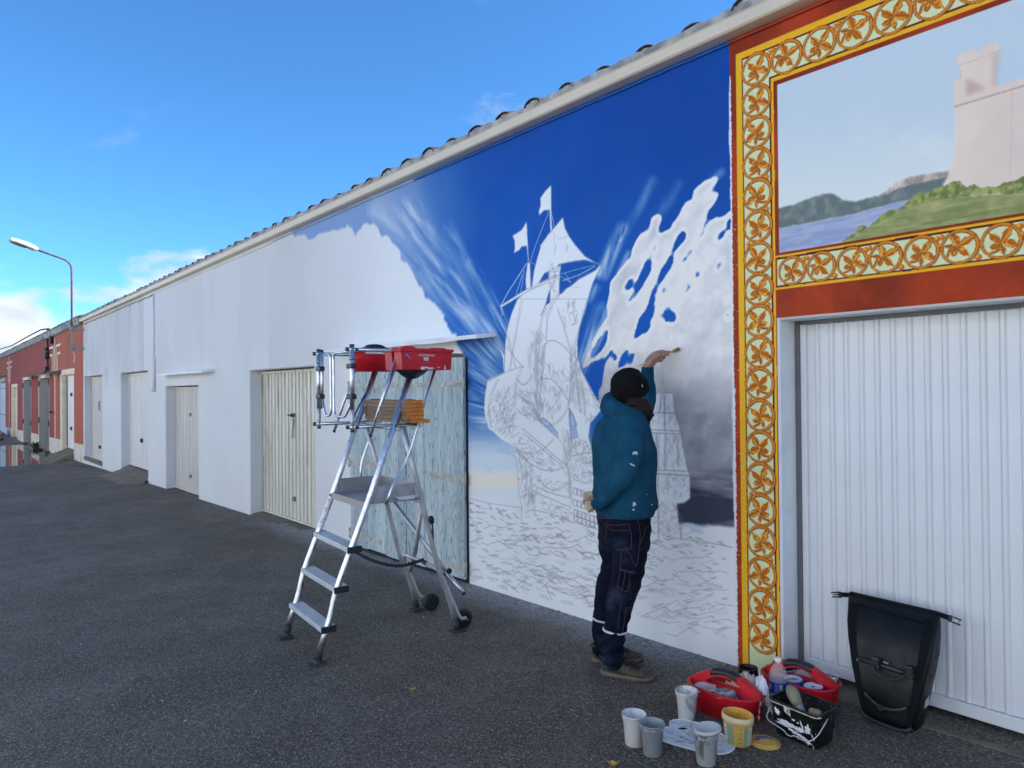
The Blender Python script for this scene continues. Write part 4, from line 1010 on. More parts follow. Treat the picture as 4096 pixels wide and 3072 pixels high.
def reveal(mb, o, mi, sill=False):
    xa, xb, za, zb, d = o; ch = 0.012
    a = [(xa - ch, 0, za), (xa - ch, 0, zb + ch), (xb + ch, 0, zb + ch), (xb + ch, 0, za)]
    b = [(xa, ch, za), (xa, ch, zb), (xb, ch, zb), (xb, ch, za)]
    c = [(xa, d, za), (xa, d, zb), (xb, d, zb), (xb, d, za)]
    mb.add(a + b + c, [(i, i + 1, i + 5, i + 4) for i in range(3)] + [(i + 4, i + 5, i + 9, i + 8) for i in range(3)], mi)
    if sill: mb.add([(xa - ch, 0, za), (xb + ch, 0, za), (xb, d, za), (xa, d, za)], [(0, 1, 2, 3)], mi)

GX0, GX1 = -24.33, 4.0
D1 = (-2.136, 0.40, -1.2, 1.989, 0.33)
D5 = (-10.605, -8.37, -1.2, 1.921, 0.40)
D4 = (-15.27, -13.12, -1.2, 1.73, 0.40)
D3 = (-19.30, -16.67, -1.2, 2.088, 0.40)
D2 = (-24.20, -21.56, -0.25, 2.10, 0.40)
OPS = [D1, D2, D3, D4, D5]
garage = thing('garage_building', 'long low white garage row with a half-painted ship mural and gutter', 'building', (-10, 0, base_z(-10)))
mb = MB()
wall_cells(mb, GX0, GX1, -1.2, 3.82, OPS, [MUR[0], MUR[1], FRM[0], FRM[1]], lambda x: (0, None) if x < MUR[0] else None)
for o in OPS[1:]: reveal(mb, o, 0, o is D2)
# end walls, back and a roof deck under the tiles
mb.add([(GX0, 0, -1.2), (GX0, 6, -1.2), (GX0, 6, 5.2), (GX0, 0, 3.82)], [(0, 1, 2, 3)])
wall = mb.build('wall', M_white, garage)
mb = MB(); mb.add([(FRM[1], 0, -1.2), (GX1, 0, -1.2), (GX1, 0, 3.82), (FRM[1], 0, 3.82), (GX1, 6, -1.2), (GX1, 6, 5.2)], [(0, 1, 2, 3), (1, 4, 5, 2)])
mb.build('wall', M_white, garage)
mb = MB()
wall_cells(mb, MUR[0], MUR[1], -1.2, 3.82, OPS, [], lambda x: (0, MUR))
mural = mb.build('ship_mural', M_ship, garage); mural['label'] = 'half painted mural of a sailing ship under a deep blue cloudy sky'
mb = MB()
wall_cells(mb, FRM[0], FRM[1], -1.2, 3.82, OPS, [], lambda x: (0, FRM))
bord = mb.build('border_mural', M_bord, garage); bord['label'] = 'finished mural of a tower by a lake in a leaf scroll border'
mb = MB(); reveal(mb, D1, 0); mb.build('door_reveal', M_reveal, garage)
# gutter, lip, mortar
def strip(name, x0, x1, prof, mat, parent, mi=None):
    mb = MB(); n = len(prof)
    mb.add([(x0, y, z) for y, z in prof] + [(x1, y, z) for y, z in prof],
           [(i, (i + 1) % n, n + (i + 1) % n, n + i) for i in range(n)] + [tuple(range(n))[::-1], tuple(range(n, 2 * n))])
    return mb.build(name, mat, parent)
strip('gutter', -24.38, GX1, [(0.0, 3.722), (-0.085, 3.722), (-0.098, 3.732), (-0.105, 3.790), (0.0, 3.790)], M_gut, garage)
strip('gutter_lip', -24.38, GX1, [(0.0, 3.7925), (-0.099, 3.7925), (-0.099, 3.806), (0.0, 3.806)], M_lip, garage)
def rough_strip(name, x0, x1, y0, y1, z0, z1, mat, parent, amp=0.012, step=0.06):
    mb = MB(); n = int((x1 - x0) / step); r = random.Random(4); vs = []
    for i in range(n + 1):
        x = x0 + (x1 - x0) * i / n; a = r.uniform(-amp, amp)
        vs += [(x, y0 + r.uniform(-amp, amp) * .4, z0), (x, y0 + r.uniform(-amp, amp) * .6, z1 + a), (x, y1, z1 + a + .02)]
    fs = []
    for i in range(n): fs += [(3 * i, 3 * i + 1, 3 * i + 4, 3 * i + 3), (3 * i + 1, 3 * i + 2, 3 * i + 5, 3 * i + 4)]
    mb.add(vs, fs); return mb.build(name, mat, parent)
rough_strip('mortar_bed', -24.38, GX1, -0.088, 0.10, 3.806, 3.856, M_mortar, garage, .008)
def roof(parent, x0, x1, z):
    mb = MB(); mb.add([(x0, 0.0, z), (x1, 0.0, z), (x1, 6, z + 1.55), (x0, 6, z + 1.55)], [(0, 1, 2, 3)])
    return mb.build('roof', M_tile, parent)
roof(garage, GX0, GX1, 3.86)
# cover tiles along the eave
def tile_mesh(name, R=0.105, L=0.42, th=0.016, seed=0):
    mb = MB(); r = random.Random(seed); n = 9; rings = []
    for (y, k) in ((0, 1.0), (L * .5, .95), (L, .88)):
        ring = []
        for i in range(n + 1):
            a = math.pi * (0.02 + 0.96 * i / n); j = 1 + r.uniform(-.03, .03)
            ring.append((math.cos(a) * R * k * j, y, math.sin(a) * R * k * .64 * j + y * .26))
        for i in range(n, -1, -1):
            a = math.pi * (0.02 + 0.96 * i / n)
            ring.append((math.cos(a) * (R - th) * k, y, math.sin(a) * (R - th) * k * .64 + y * .26))
        rings.append(ring)
    mb.loft(rings, True, 0, False)
    # crusted mortar plug in the mouth
    mb.add([(math.cos(math.pi * i / 8) * (R - th) * .98, .012 + r.uniform(0, .006), math.sin(math.pi * i / 8) * (R - th) * .60) for i in range(9)], [tuple(range(9))], 1)
    return mb.mesh(name, [M_tile, M_lichen])
tiles = [tile_mesh('roof_tile_shape', seed=k, R=0.086 + 0.006 * k) for k in range(4)]
_tx = [float(on_wall(a, b, -0.05)[0]) for a, b in ((2275, 343), (2419, 278), (2583, 199), (2772, 107), (2991, 10))]
TILE_STEP = abs(_tx[-1] - _tx[0]) / 4
print('tile step', TILE_STEP, _tx)
def eave(parent, x0, x1, z, y=-0.105):
    x = x0; k = 0; r = random.Random(2)
    while x < x1:
        link('roof_tile', tiles[r.randrange(4)], parent, (x + r.uniform(-.015, .015), y + r.uniform(-.012, .012), z + r.uniform(-.006, .006)), (r.uniform(-.03, .02), 0, r.uniform(-.05, .05)))
        x += TILE_STEP; k += 1
eave(garage, _tx[0] - TILE_STEP * int((_tx[0] + 24.3) / TILE_STEP), GX1, 3.830, -0.086)
# painted-over cable along the top of the wall
def cable(name, pts, r, mat, parent, n=6): mb = MB(); mb.tube(pts, r, n); return mb.build(name, mat, parent)
M_cab_blue = basic('cable_blue_paint', alb(16, 78, 168), 0.6, var=0.08); M_cab_red = basic('cable_red_paint', alb(140, 52, 28), 0.6, var=0.08)
M_cab_lil = basic('cable_pale_paint', alb(140, 160, 200), 0.6, var=0.2, scale=3)
r_ = random.Random(9)
def cabrun(x0, x1, z=3.698, amp=.006): return [(x0 + (x1 - x0) * i / 40, -0.010, z + .012 * (x0 + (x1 - x0) * i / 40 + 2.4) / 7.0 * .6 + r_.uniform(-amp, amp) * .5) for i in range(41)]
cable('cable', cabrun(-6.0, -2.44), .0085, M_cab_blue, garage); cable('cable', cabrun(-9.6, -6.0), .0085, M_cab_lil, garage)
cable('cable', cabrun(-2.44, 3.9), .0085, M_cab_red, garage); cable('cable', cabrun(-16.1, -9.6, 3.69, .014), .009, M_reveal, garage)
cable('cable', cabrun(-24.3, -16.1, 3.67, .03), .014, M_dmort, garage)
mb = MB(); mb.tube([(-16.08, -.022, 3.66), (-16.06, -.024, 3.1), (-16.07, -.024, 2.7), (-16.05, -.026, 2.35)], .016, 8); mb.tube([(-16.05, -.026, 2.35), (-16.04, -.028, 2.3), (-16.04, -.028, 1.70)], [.02, .034, .032], 8); mb.tube([(-16.04, -.028, 1.72), (-16.02, -.05, 1.64)], [.032, .045], 8)
mb.build('drain_pipe', M_reveal, garage)

# ---- ribbed up-and-over doors
def corr_door(o, zb, Y, mat, ribs, label, z0t=0.0, handle=()):
    xa, xb, zt = o[0] + .02, o[1] - .02, o[3] - .015
    mb = MB(); W_ = xb - xa; st = W_ / ribs; prof = []
    for k in range(ribs):
        x = xa + k * st
        prof += [(x, Y + .022), (x + st * .08, Y - .010), (x + st * .72, Y - .010), (x + st * .80, Y + .022)]
    prof.append((xb, Y)); n = len(prof)
    mb.add([(x, y, zb + .03) for x, y in prof] + [(x, y, zt - .03) for x, y in prof], [(i, i + 1, n + i + 1, n + i) for i in range(n - 1)])
    d = mb.build('garage_door', mat, garage); d['label'] = label
    f = MB()
    f.box(((xa + xb) / 2, Y - .008, zb + .02), (W_, .05, .03)); f.box(((xa + xb) / 2, Y - .008, zt - .02), (W_, .05, .035))
    f.box((xa - .008, Y - .006, (zb + zt) / 2), (.022, .055, zt - zb)); f.box((xb + .008, Y - .006, (zb + zt) / 2), (.022, .055, zt - zb))
    f.build('door_frame', mat, d)
    g = MB(); g.box(((o[0] + o[1]) / 2, Y + .06, (zb + zt) / 2), (W_ + .1, .02, zt - zb + .2)); g.build('dark_backing', M_dark, d)
    for kind, px, py in handle:
        P = on_wall(px, py, Y - .02)
        h = MB()
        if kind == 'lever': h.box((P[0], Y - .035, P[2]), (.05, .05, .05), bev=.008); h.box((P[0] - .05, Y - .06, P[2]), (.12, .02, .022), bev=.006); h.build('handle', M_blackm, d)
        elif kind == 'pull': h.tube([(P[0], Y - .03, P[2] + .12), (P[0], Y - .06, P[2] + .10), (P[0], Y - .05, P[2] - .12), (P[0], Y - .02, P[2] - .12)], .012, 8); h.build('handle', M_blackm, d)
        elif kind == 'lock': h.tube([(P[0], Y - .01, P[2]), (P[0], Y - .035, P[2])], .035, 14); h.tube([(P[0], Y - .03, P[2]), (P[0], Y - .05, P[2])], .018, 10); h.build('lock', M_greym, d)
        elif kind == 'block': h.box((P[0], Y - .03, P[2]), (.11, .05, .09), bev=.01); h.build('handle', M_blackm, d)
    return d
zb5 = float(on_wall(1050.6, 2041.7, .19)[2]); zb4 = float(on_wall(699.5, 1947, .18)[2]); zb3 = float(on_wall(518, 1856, .19)[2]); zb2 = float(on_wall(363, 1823, .19)[2])
print('door bottoms', zb5, zb4, zb3, zb2)
corr_door(D5, zb5, .20, M_door_old, 18, 'rust streaked white ribbed garage door', handle=[('lever', 1175, 1661), ('lock', 1177, 1996)])
corr_door(D4, zb4, .19, M_door_pink, 22, 'narrow ribbed white garage door under a thin canopy', handle=[('lock', 762, 1658), ('lock', 763, 1904)])
corr_door(D3, zb3, .20, M_door_wht, 24, 'clean white ribbed garage door above a steep dark ramp', handle=[('block', 568, 1762)])
corr_door(D2, zb2, .20, M_door_pink, 20, 'white ribbed garage door set above a raised sill', handle=[('pull', 402, 1622), ('block', 400, 1788)])
# loose rod hanging on the rust streaked door
P = on_wall(1176, 1705, .17); cable('handle', [(P[0] + .02, .16, P[2] + .18), (P[0] + .015, .15, P[2]), (P[0] - .03, .15, P[2] - .16), (P[0] + .02, .155, P[2] - .16), (P[0] + .03, .16, P[2] + .1)], .006, M_greym, [c for c in garage.children if c.name.startswith('garage_door')][0])

# ---- the big door: smooth panels between folded ribs
Y1 = 0.205
zL, zR = float(on_wall(3239.6, 2667.7, Y1)[2]), float(on_wall(4096, 2926, Y1)[2])
x1a = float(on_wall(3207, 1293, Y1)[0])
print('big door', zL, zR, x1a, [float(on_plane(3200 + a / 2.1484, 2300 + b / 2.1484, (0, Y1, 0), (0, 1, 0))[0]) for a, b in ((205, 810), (345, 850), (455, 880), (600, 930), (735, 970), (870, 1010), (1015, 1060), (1170, 1085), (1322, 1130), (1480, 1170), (1650, 1220), (1818, 1275))])
zb1 = (zL + zR) / 2 - 0.003
big = MB()
big.box(((x1a + .36) / 2, Y1 + .055, (zb1 + 1.98) / 2), (.36 - x1a, .02, 1.98 - zb1))
big = big.build('garage_door', M_door, garage); big['label'] = 'wide clean white garage door of smooth vertical panels'
f = MB(); f.box(((x1a + .36) / 2, Y1 + .004, zb1 + .032), (.36 - x1a, .05, .064), bev=.004); f.build('bottom_rail', M_door, big)
f = MB(); f.box((x1a + .017, Y1 + .002, (zb1 + 1.98) / 2 + .03), (.034, .05, 1.98 - zb1 - .07), bev=.004); f.build('side_rail', M_door, big)
pitch = 0.0835
px_ = x1a + .036 - .012; zt1 = 1.985; zbp = zb1 + .066
pm_ = MB(); hw = pitch - .030; H_ = zt1 - zbp
def prof_mesh(name, pr):
    mb = MB(); n = len(pr); mb.add([(x, y, 0) for x, y in pr] + [(x, y, H_) for x, y in pr], [(i, i + 1, n + i + 1, n + i) for i in range(n - 1)]); return mb.mesh(name, [M_door])
pmesh = prof_mesh('door_panel_shape', [(0, .020), (0, .003), (.003, 0), (hw - .003, 0), (hw, .003), (hw, .020)])
rmesh = prof_mesh('door_rib_shape', [(0, .003), (.007, -.007), (.012, -.009), (.018, -.009), (.023, -.007), (.030, .003)])
k = 0
while px_ < .34:
    link('panel', pmesh, big, (px_, Y1 + (k % 3) * .0004, zbp)); link('rib', rmesh, big, (px_ + hw, Y1, zbp)); px_ += pitch; k += 1
f = MB(); f.box((-2.121, .190, .95), (.028, .035, 2.1)); f.build('door_frame', M_greyfr, garage)
f = MB(); f.box(((x1a - 2.107) / 2, .245, .95), (x1a + 2.107 + .01, .02, 2.1)); f.build('dark_gap', M_dark, garage)
f = MB(); f.box((-.85, .190, 1.977), (2.5, .035, .022)); f.build('door_frame', M_greyfr, garage)
f = MB(); f.box((-.85, .30, .9), (2.8, .02, 2.4)); f.build('dark_backing', M_dark, garage)
# threshold under the doors
def slab(name, label, cat, pts_top, z_low, mat, group=None):
    mb = MB(); n = len(pts_top)
    mb.add(pts_top + [(x, y, z_low) for x, y, z in pts_top], [tuple(range(n)), tuple(range(n, 2 * n))[::-1]] + [(i, (i + 1) % n, n + (i + 1) % n, n + i) for i in range(n)])
    o = mb.build(name, mat)
    return tag(o, label, cat, group)
def ramp(name, label, o, zb, mat, out, spread=0.15, group='concrete ramps at the garage doors', zlip=None, xl=0.0):
    """uneven sloping apron from a door down to the road"""
    xa, xb = o[0] + .005, o[1] - .005; nx, ny = 22, 9; r = random.Random(int(abs(xa) * 10)); mb = MB(); vs = []
    for i in range(nx + 1):
        for j in range(ny + 1):
            t = j / ny; y = .30 - t * (.30 + out)
            s = max(0, -y) / out
            x = xa - spread * s + (xb - xa + 2 * spread * s) * i / nx
            edge = 0 if y > -.02 else min(1, min(i, nx - i) / 2.0)
            g = float(ground_z(x, y)) - .02
            tt = np.clip((.18 - y) / (.18 + out * .97), 0, 1)
            z = (zb - .012) * (1 - tt) + g * tt
            if y < -.01: z = g + (z - g) * (0.25 + .75 * edge if edge < 1 else 1)
            vs.append((x, y, z + (r.uniform(-.008, .008) if j > 1 else 0)))
    fs = [(i * (ny + 1) + j, (i + 1) * (ny + 1) + j, (i + 1) * (ny + 1) + j + 1, i * (ny + 1) + j + 1) for i in range(nx) for j in range(ny)]
    mb.add(vs, fs, 0, True)
    return tag(mb.build(name, mat), label, 'ramp', group)
ramp('concrete_ramp', 'low worn concrete ramp at the rust streaked garage door beside the ladder', D5, zb5, M_conc, .36)
ramp('concrete_ramp', 'shallow concrete ramp at the narrow ribbed door under the thin canopy', D4, zb4, M_conc, .20, .05)
ramp('concrete_ramp', 'steep dark ramp with white streaks at the second ribbed door from the red wall', D3, zb3, M_conc, .55, .25)
tag(slab('door_sill', 'dark concrete sill of the raised ribbed door next to the red wall', 'sill', [(-24.2, -.02, -.245), (-21.55, -.02, -.245), (-21.55, .30, zb2 - .01), (-24.2, .30, zb2 - .01)], -.34, M_conc), 'dark concrete sill of the raised ribbed door next to the red wall', 'sill')
tag(slab('door_threshold', 'long concrete threshold under the wide panelled garage door', 'threshold', [(-2.13, -.03, base_z(-2.1) + .006), (.40, -.03, base_z(.4) + .006), (.40, .31, zb1 - .030), (-2.13, .31, zb1 - .034)], -.3, M_conc), 'long concrete threshold under the wide panelled garage door', 'threshold')

# ---- canopies
def canopy(x0, x1, z, out, th, mat, tilt=.05, parent=None, drop=0.0):
    mb = MB(); r = random.Random(int(abs(x0) * 7)); n = 12; vs = []
    for i in range(n + 1):
        x = x0 + (x1 - x0) * i / n; e = r.uniform(-.004, .004)
        vs += [(x, 0.01, z), (x, -out, z - tilt + e), (x, -out, z - tilt + th + e), (x, 0.01, z + th)]
    fs = [(4 * i + a, 4 * i + (a + 1) % 4, 4 * i + 4 + (a + 1) % 4, 4 * i + 4 + a) for i in range(n) for a in range(4)] + [(0, 3, 2, 1), (4 * n, 4 * n + 1, 4 * n + 2, 4 * n + 3)]
    mb.add(vs, fs); return mb.build('canopy', mat, parent)
cz = float(on_wall(1905, 1350, -.22)[2]); cx1 = float(on_wall(1905, 1350, -.22)[0]); cx0 = float(on_wall(1340, 1405, -.22)[0])
c_ = canopy(cx0 - .3, cx1, cz + .02, .22, .035, M_pale, .03, garage); c_['label'] = 'thin white canopy slab over the pale blue wooden door'
cz = float(on_wall(809.5, 1485.5, -.18)[2]); c_ = canopy(float(on_wall(626, 1503, -.18)[0]), float(on_wall(809.5, 1485.5, -.18)[0]), cz, .18, .04, M_pale, .02, garage)

# ---- the pale blue double door of boards
def shutters():
    xl, xr, zt = -7.335, -5.157, 1.885
    door = MB(); door.box(((xl + xr) / 2, -.006, (zt - .16) / 2), (xr - xl + .02, .012, zt + .16)); door = door.build('wooden_door', M_dark, garage)
    door['label'] = 'weathered pale blue double door of boards with strap hinges'
    r = random.Random(5); n = 3
    for leaf, (a, b) in enumerate(((xl, -6.145), (-6.135, xr))):
        w = (b - a) / n
        for k in range(n):
            za = base_z(a + w * k) + .035 + r.uniform(0, .02); ztop = zt + r.uniform(-.006, .004) + (.02 if leaf else 0)
            m_ = MB(); m_.box((0, 0, 0), (w - .005, .03, ztop - za), bev=.003)
            o = m_.build('plank', M_bluew); o.location = (a + w * (k + .5), -.027 - r.uniform(0, .003), (za + ztop) / 2); adopt(o, door)
        for zh, part in ((1.66, 1.0), (.80, .62), (-.02 + base_z(a), .60)):
            zh = zh + (.19 if zh < .5 and leaf == 0 else .17 if zh < .5 else 0)
            L_ = (b - a) * part; x0 = a - .02 if leaf == 0 else b + .02 - L_
            m_ = MB(); m_.box((x0 + L_ / 2, -.048, zh), (L_, .008, .052 + r.uniform(0, .008)), bev=.002)
            for q in range(5): m_.tube([(x0 + L_ * (.1 + .2 * q), -.05, zh), (x0 + L_ * (.1 + .2 * q), -.058, zh)], .010, 8)
            xk = a - .012 if leaf == 0 else b + .012
            m_.tube([(xk, -.045, zh - .055), (xk, -.045, zh + .055)], .016, 10)
            m_.build('strap_hinge', M_strap, door)
shutters()

# ================================================================ the terracotta row beyond
RX0, RX1 = -62.0, GX0
red = thing('terracotta_building', 'low red and orange rendered row with cream trim, plank doors and tiled eave', 'building', (-38, 0, base_z(-35)))
ztop_r = 3.70
def R_(px, py, Y=0.): P = on_wall(px, py, Y); return float(P[0]), float(P[2])
O1 = (-28.48, -26.03, -1.2, 2.228, .17); O2 = (-34.30, -31.40, -1.2, 2.22, .05); O3 = (-39.80, -36.85, -1.2, 2.24, .05)
O4 = (-44.9, -42.36, -.62, 1.945, .16); O5 = (-51.7, -48.4, -1.2, 2.30, .06)
ROPS = [O1, O2, O3, O4, O5]
mb = MB()
wall_cells(mb, RX0, RX1, -1.3, 3.80, ROPS, [], lambda x: (0, None))
mb.add([(RX0, 0, -1.3), (RX0, 6, -1.3), (RX0, 6, 5.2), (RX0, 0, 3.8)], [(0, 1, 2, 3)])
mb.build('wall', M_red, red)
mb = MB()
for o in ROPS: reveal(mb, o, 0, o is O4)
mb.add([(O4[0], .16, O4[2]), (O4[1], .16, O4[2]), (O4[1], .16, O4[3]), (O4[0], .16, O4[3])], [(0, 1, 2, 3)])
mb.build('reveal', M_cream, red)
def trim(o, side, top, proud=.004, bottom=None):
    mb = MB(); xa, xb, za, zb = o[0] - .012, o[1] + .012, (o[2] if bottom is None else bottom), o[3] + .012
    if side: mb.box((xa - side / 2, -proud / 2, (za + zb) / 2), (side, proud, zb - za)); mb.box((xb + side * .25 / 2, -proud / 2, (za + zb) / 2), (side * .25, proud, zb - za))
    mb.box(((xa + xb) / 2, -proud / 2, zb + top / 2), (xb - xa + side * 1.25, proud, top)); return mb.build('trim', M_cream, red)
trim(O1, .24, .17, bottom=-.30); trim(O2, .10, .16, bottom=-.60); trim(O3, .10, .16, bottom=-.60); trim(O4, .26, .16, bottom=-.62); trim(O5, .12, .30, bottom=-.6)
def boards(o, zb, Y, n, mat, name, label, gap=.012):
    back = MB(); back.box(((o[0] + o[1]) / 2, Y + .06, (zb + o[3]) / 2), (o[1] - o[0], .02, o[3] - zb)); d = back.build(name, M_dark, red); d['label'] = label
    r = random.Random(n); w = (o[1] - o[0] - .02) / n
    for k in range(n):
        a, b = zb + r.uniform(0, .05), o[3] - .03 - r.uniform(0, .03)
        m_ = MB(); m_.box((0, 0, 0), (w - gap, .04, b - a), bev=.004); p = m_.build('plank', mat)
        p.location = (o[0] + .01 + w * (k + .5), Y + r.uniform(-.006, .006), (a + b) / 2); adopt(p, d)
    return d
d = boards(O2, -.60, .02, 7, M_greyw, 'plank_door', 'bare grey plank door next to the cream stripe, with weeds at its foot')
for (x, z) in ((-34.25, 2.02), (-34.25, .55), (-31.46, 2.05), (-31.46, .50)): m_ = MB(); m_.box((x, -.02, z), (.16, .03, .22), bev=.01); m_.build('hinge', M_blackm, d)
d = boards(O3, -.62, .02, 7, M_greyw, 'plank_door', 'bare grey plank door farther along the red wall')
for (x, z) in ((-39.75, 2.0), (-39.75, .35), (-36.92, 2.02), (-36.92, .35)): m_ = MB(); m_.box((x, -.02, z), (.16, .03, .22), bev=.01); m_.build('hinge', M_blackm, d)
M_pblue = basic('pale_blue_paint', alb(186, 208, 224), 0.6, var=0.06, scale=3)
d = boards(O5, -.58, .02, 4, M_pblue, 'plank_door', 'pale blue door at the far end of the row')
for z in (1.95, .45):
    for k in (0, 1): m_ = MB(); m_.box((-51.0 + k * 1.9, -.01, z), (1.2, .02, .06)); m_.build('strap_hinge', M_greym, d)
zr1 = float(on_wall(270, 1789, .168)[2])
m_ = MB(); m_.box(((O1[0] + O1[1]) / 2, .19, (zr1 + 2.2) / 2), (O1[1] - O1[0], .04, 2.2 - zr1)); d = m_.build('steel_door', M_door_wht, red); d['label'] = 'plain white steel door in a cream surround'
for px, py in ((288, 1578), (287, 1714)): x, z = R_(px, py, .17); m_ = MB(); m_.box((x, .15, z), (.16, .05, .12), bev=.01); m_.build('handle', M_blackm, d)
m_ = MB(); m_.box((O1[0] + .03, .165, 1.0), (.06, .02, 2.4)); m_.build('dark_gap', M_dark, d)
tag(ramp('concrete_ramp', 'mossy sloping ramp at the white steel door in the red wall', O1, zr1, M_moss, .75, .5), 'mossy sloping ramp at the white steel door in the red wall', 'ramp')
for (a, b) in (((137, 1503), (197, 1490)), ((75, 1511), (122, 1502))):
    xa, z = R_(*a, -.35); xb, z2 = R_(*b, -.35); canopy(xa, xb, (z + z2) / 2 + .06, .35, .05, M_slate, .10, red)
canopy(-52.2, -48.0, 2.62, .25, .05, M_slate, .06, red)
m_ = MB(); m_.box((-50.0, -.02, 2.36), (3.6, .05, .09)); m_.build('beam', M_greym, red)
# cream stripes with their doubled brackets
def stripe(px, zlow, sc):
    x, _ = R_(px, 1500); mb = MB(); mb.box((x, -.002, (3.6 + zlow) / 2), (.16, .004, 3.6 - zlow))
    for s in (-1, 1):
        for dx, zt_, zl, ln in ((.34, 3.30, 2.15, 1.0), (.62, 3.02, 2.3, .62)):
            mb.box((x + s * dx * sc, -.0025, (zt_ + zl) / 2), (.09 * sc, .005, zt_ - zl)); mb.box((x + s * (dx + ln / 2) * sc, -.0026, zt_), (ln * sc, .0052, .085))
    return mb.build('painted_stripe', M_cream, red)
stripe(219.4, .02, 1.0); stripe(37, -.17, 1.0)
# eave of the terracotta row
rough_strip('mortar_bed', RX0, GX0 - .05, -.10, .12, 3.69, 3.90, M_dmort, red, .02, .11)
strip('eave_ledge', RX0, GX0 - .05, [(0.0, 3.66), (-.05, 3.67), (-.10, 3.69), (0.0, 3.70)], M_dmort, red)
roof(red, RX0, RX1, 3.90)
eave(red, -57.0, -24.4, 3.878, -.11)
# black cable and junctions hanging on the red wall
pts = [R_(196.5, v) for v in np.linspace(1318, 1478, 14)]; r_ = random.Random(6)
cable('cable', [(x + r_.uniform(-.07, .07), -.05, z) for x, z in pts] + [(pts[-1][0] - .5, -.12, pts[-1][1] - .12), (pts[-1][0] - 1.2, -.2, pts[-1][1] - .16)], .032, M_blackr, red)
for v, s in ((1398, .12), (1420, .20), (1428, .16), (1474, .14)):
    x, z = R_(196.5, v); m_ = MB(); m_.box((x, -.08, z), (s * 1.4, .12, s), bev=.03); m_.build('junction_box', M_blackr, red)
pts = [R_(214, v) for v in np.linspace(1322, 1375, 8)]; cable('cable', [(x + r_.uniform(-.05, .05), -.06, z) for x, z in pts], .06, M_blackr, red)
x, z = R_(213, 1647); cable('hook', [(x - .1, -.01, z), (x - .1, -.12, z - .02), (x + .3, -.12, z - .02)], .025, M_blackm, red)
pts = [R_(a, b) for a, b in ((0, 1402), (60, 1385), (120, 1352), (180, 1322), (214, 1318))]; cable('cable', [(x, -.14, z + .02) for x, z in pts], .028, M_blackr, red)

# ---- street lamp on its wall bracket
lampX = -24.25
def LP(px, py): P = on_plane(px, py, (lampX, 0, 0), (1, 0, 0)); return Vector(P)
lamp = thing('street_lamp', 'rusty bent pole street lamp with a white hooded head bracketed to the wall corner', 'street lamp', (lampX, -.3, 3.3))
M_rust = basic('rusty_steel', (0.15, 0.085, 0.075), 0.7, 0.2, var=0.45, scale=14, bump=0.4)
M_galv = basic('weathered_bracket', alb(132, 150, 160), 0.6, 0.3, var=0.35, scale=10, speck=((0.16, 0.08, 0.05), 16, 0.12))
p0, p1, p2, p3 = LP(303, 1412), LP(285, 1050), LP(141, 997), LP(52, 966)
p0.y = p1.y = -.30; p0.z = 2.85; base = Vector((lampX, -.30, 2.86))
m_ = MB(); m_.tube(fillet([base, (lampX, -.30, p1.z + .02), p2], .25, 8), .028, 12); m_.build('pole', M_rust, lamp)
for z in (3.50, 2.92): m_ = MB(); m_.box((lampX + .02, -.16, z), (.06, .40, .065)); m_.build('bracket_arm', M_galv, lamp)
m_ = MB(); m_.box((lampX + .045, -.30, 3.2), (.05, .05, .75)); m_.build('bracket_post', M_galv, lamp)
for dx in (0, .09): cable('loose_wire', [(lampX + dx, -.28, 2.86), (lampX + dx * 1.5, -.24, 2.7), (lampX + dx - .04, -.26, 2.5)], .006, M_reveal, lamp)
ax = (p3 - p2).normalized(); up = Vector((0, 0, 1)); sd = ax.cross(up).normalized(); up = sd.cross(ax)
Lh = (p3 - p2).length + .1
rings, low = [], []
for t, w_, h_ in ((-.10, .055, .06), (0.0, .07, .085), (.10, .095, .105), (.35, .125, .12), (.7, .13, .115), (.93, .10, .095), (1.0, .075, .065)):
    c = p2 + ax * (Lh * t)
    rings.append([c + sd * (math.copysign(abs(math.cos(a)) ** .7, math.cos(a)) * w_) + up * (math.sin(a) ** .8 * h_ if math.sin(a) > 0 else -.012) for a in [math.pi * k / 10 for k in range(11)]] + [c + sd * (w_ * .9 * s) - up * .02 for s in (-1, 0, 1)])
M_lampw = basic('lamp_hood_white', (0.42, 0.42, 0.41), 0.55, var=0.18, scale=9); m_ = MB(); m_.loft(rings, True, 0, False); hood = m_.build('lamp_hood', M_lampw, lamp)
m_ = MB(); rings = []
M_lens = basic('lamp_lens', (0.14, 0.145, 0.13), 0.15, var=0.2)
for t, w_, h_ in ((.30, .08, .035), (.38, .105, .055), (.65, .112, .06), (.9, .085, .05), (.99, .05, .02)):
    c = p2 + ax * (Lh * t) - up * .012
    rings.append([c + sd * (math.cos(a) * w_) - up * (math.sin(a) * h_) for a in [math.pi * k / 8 for k in range(9)]])
m_.loft(rings); m_.build('lamp_glass', M_lens, lamp)
c = p2 + ax * (Lh * .12) - up * .03; m_ = MB(); m_.box(c, (.12, .20, .03), Matrix((sd, ax, up)).transposed()); m_.build('gear_box', M_greym, lamp)

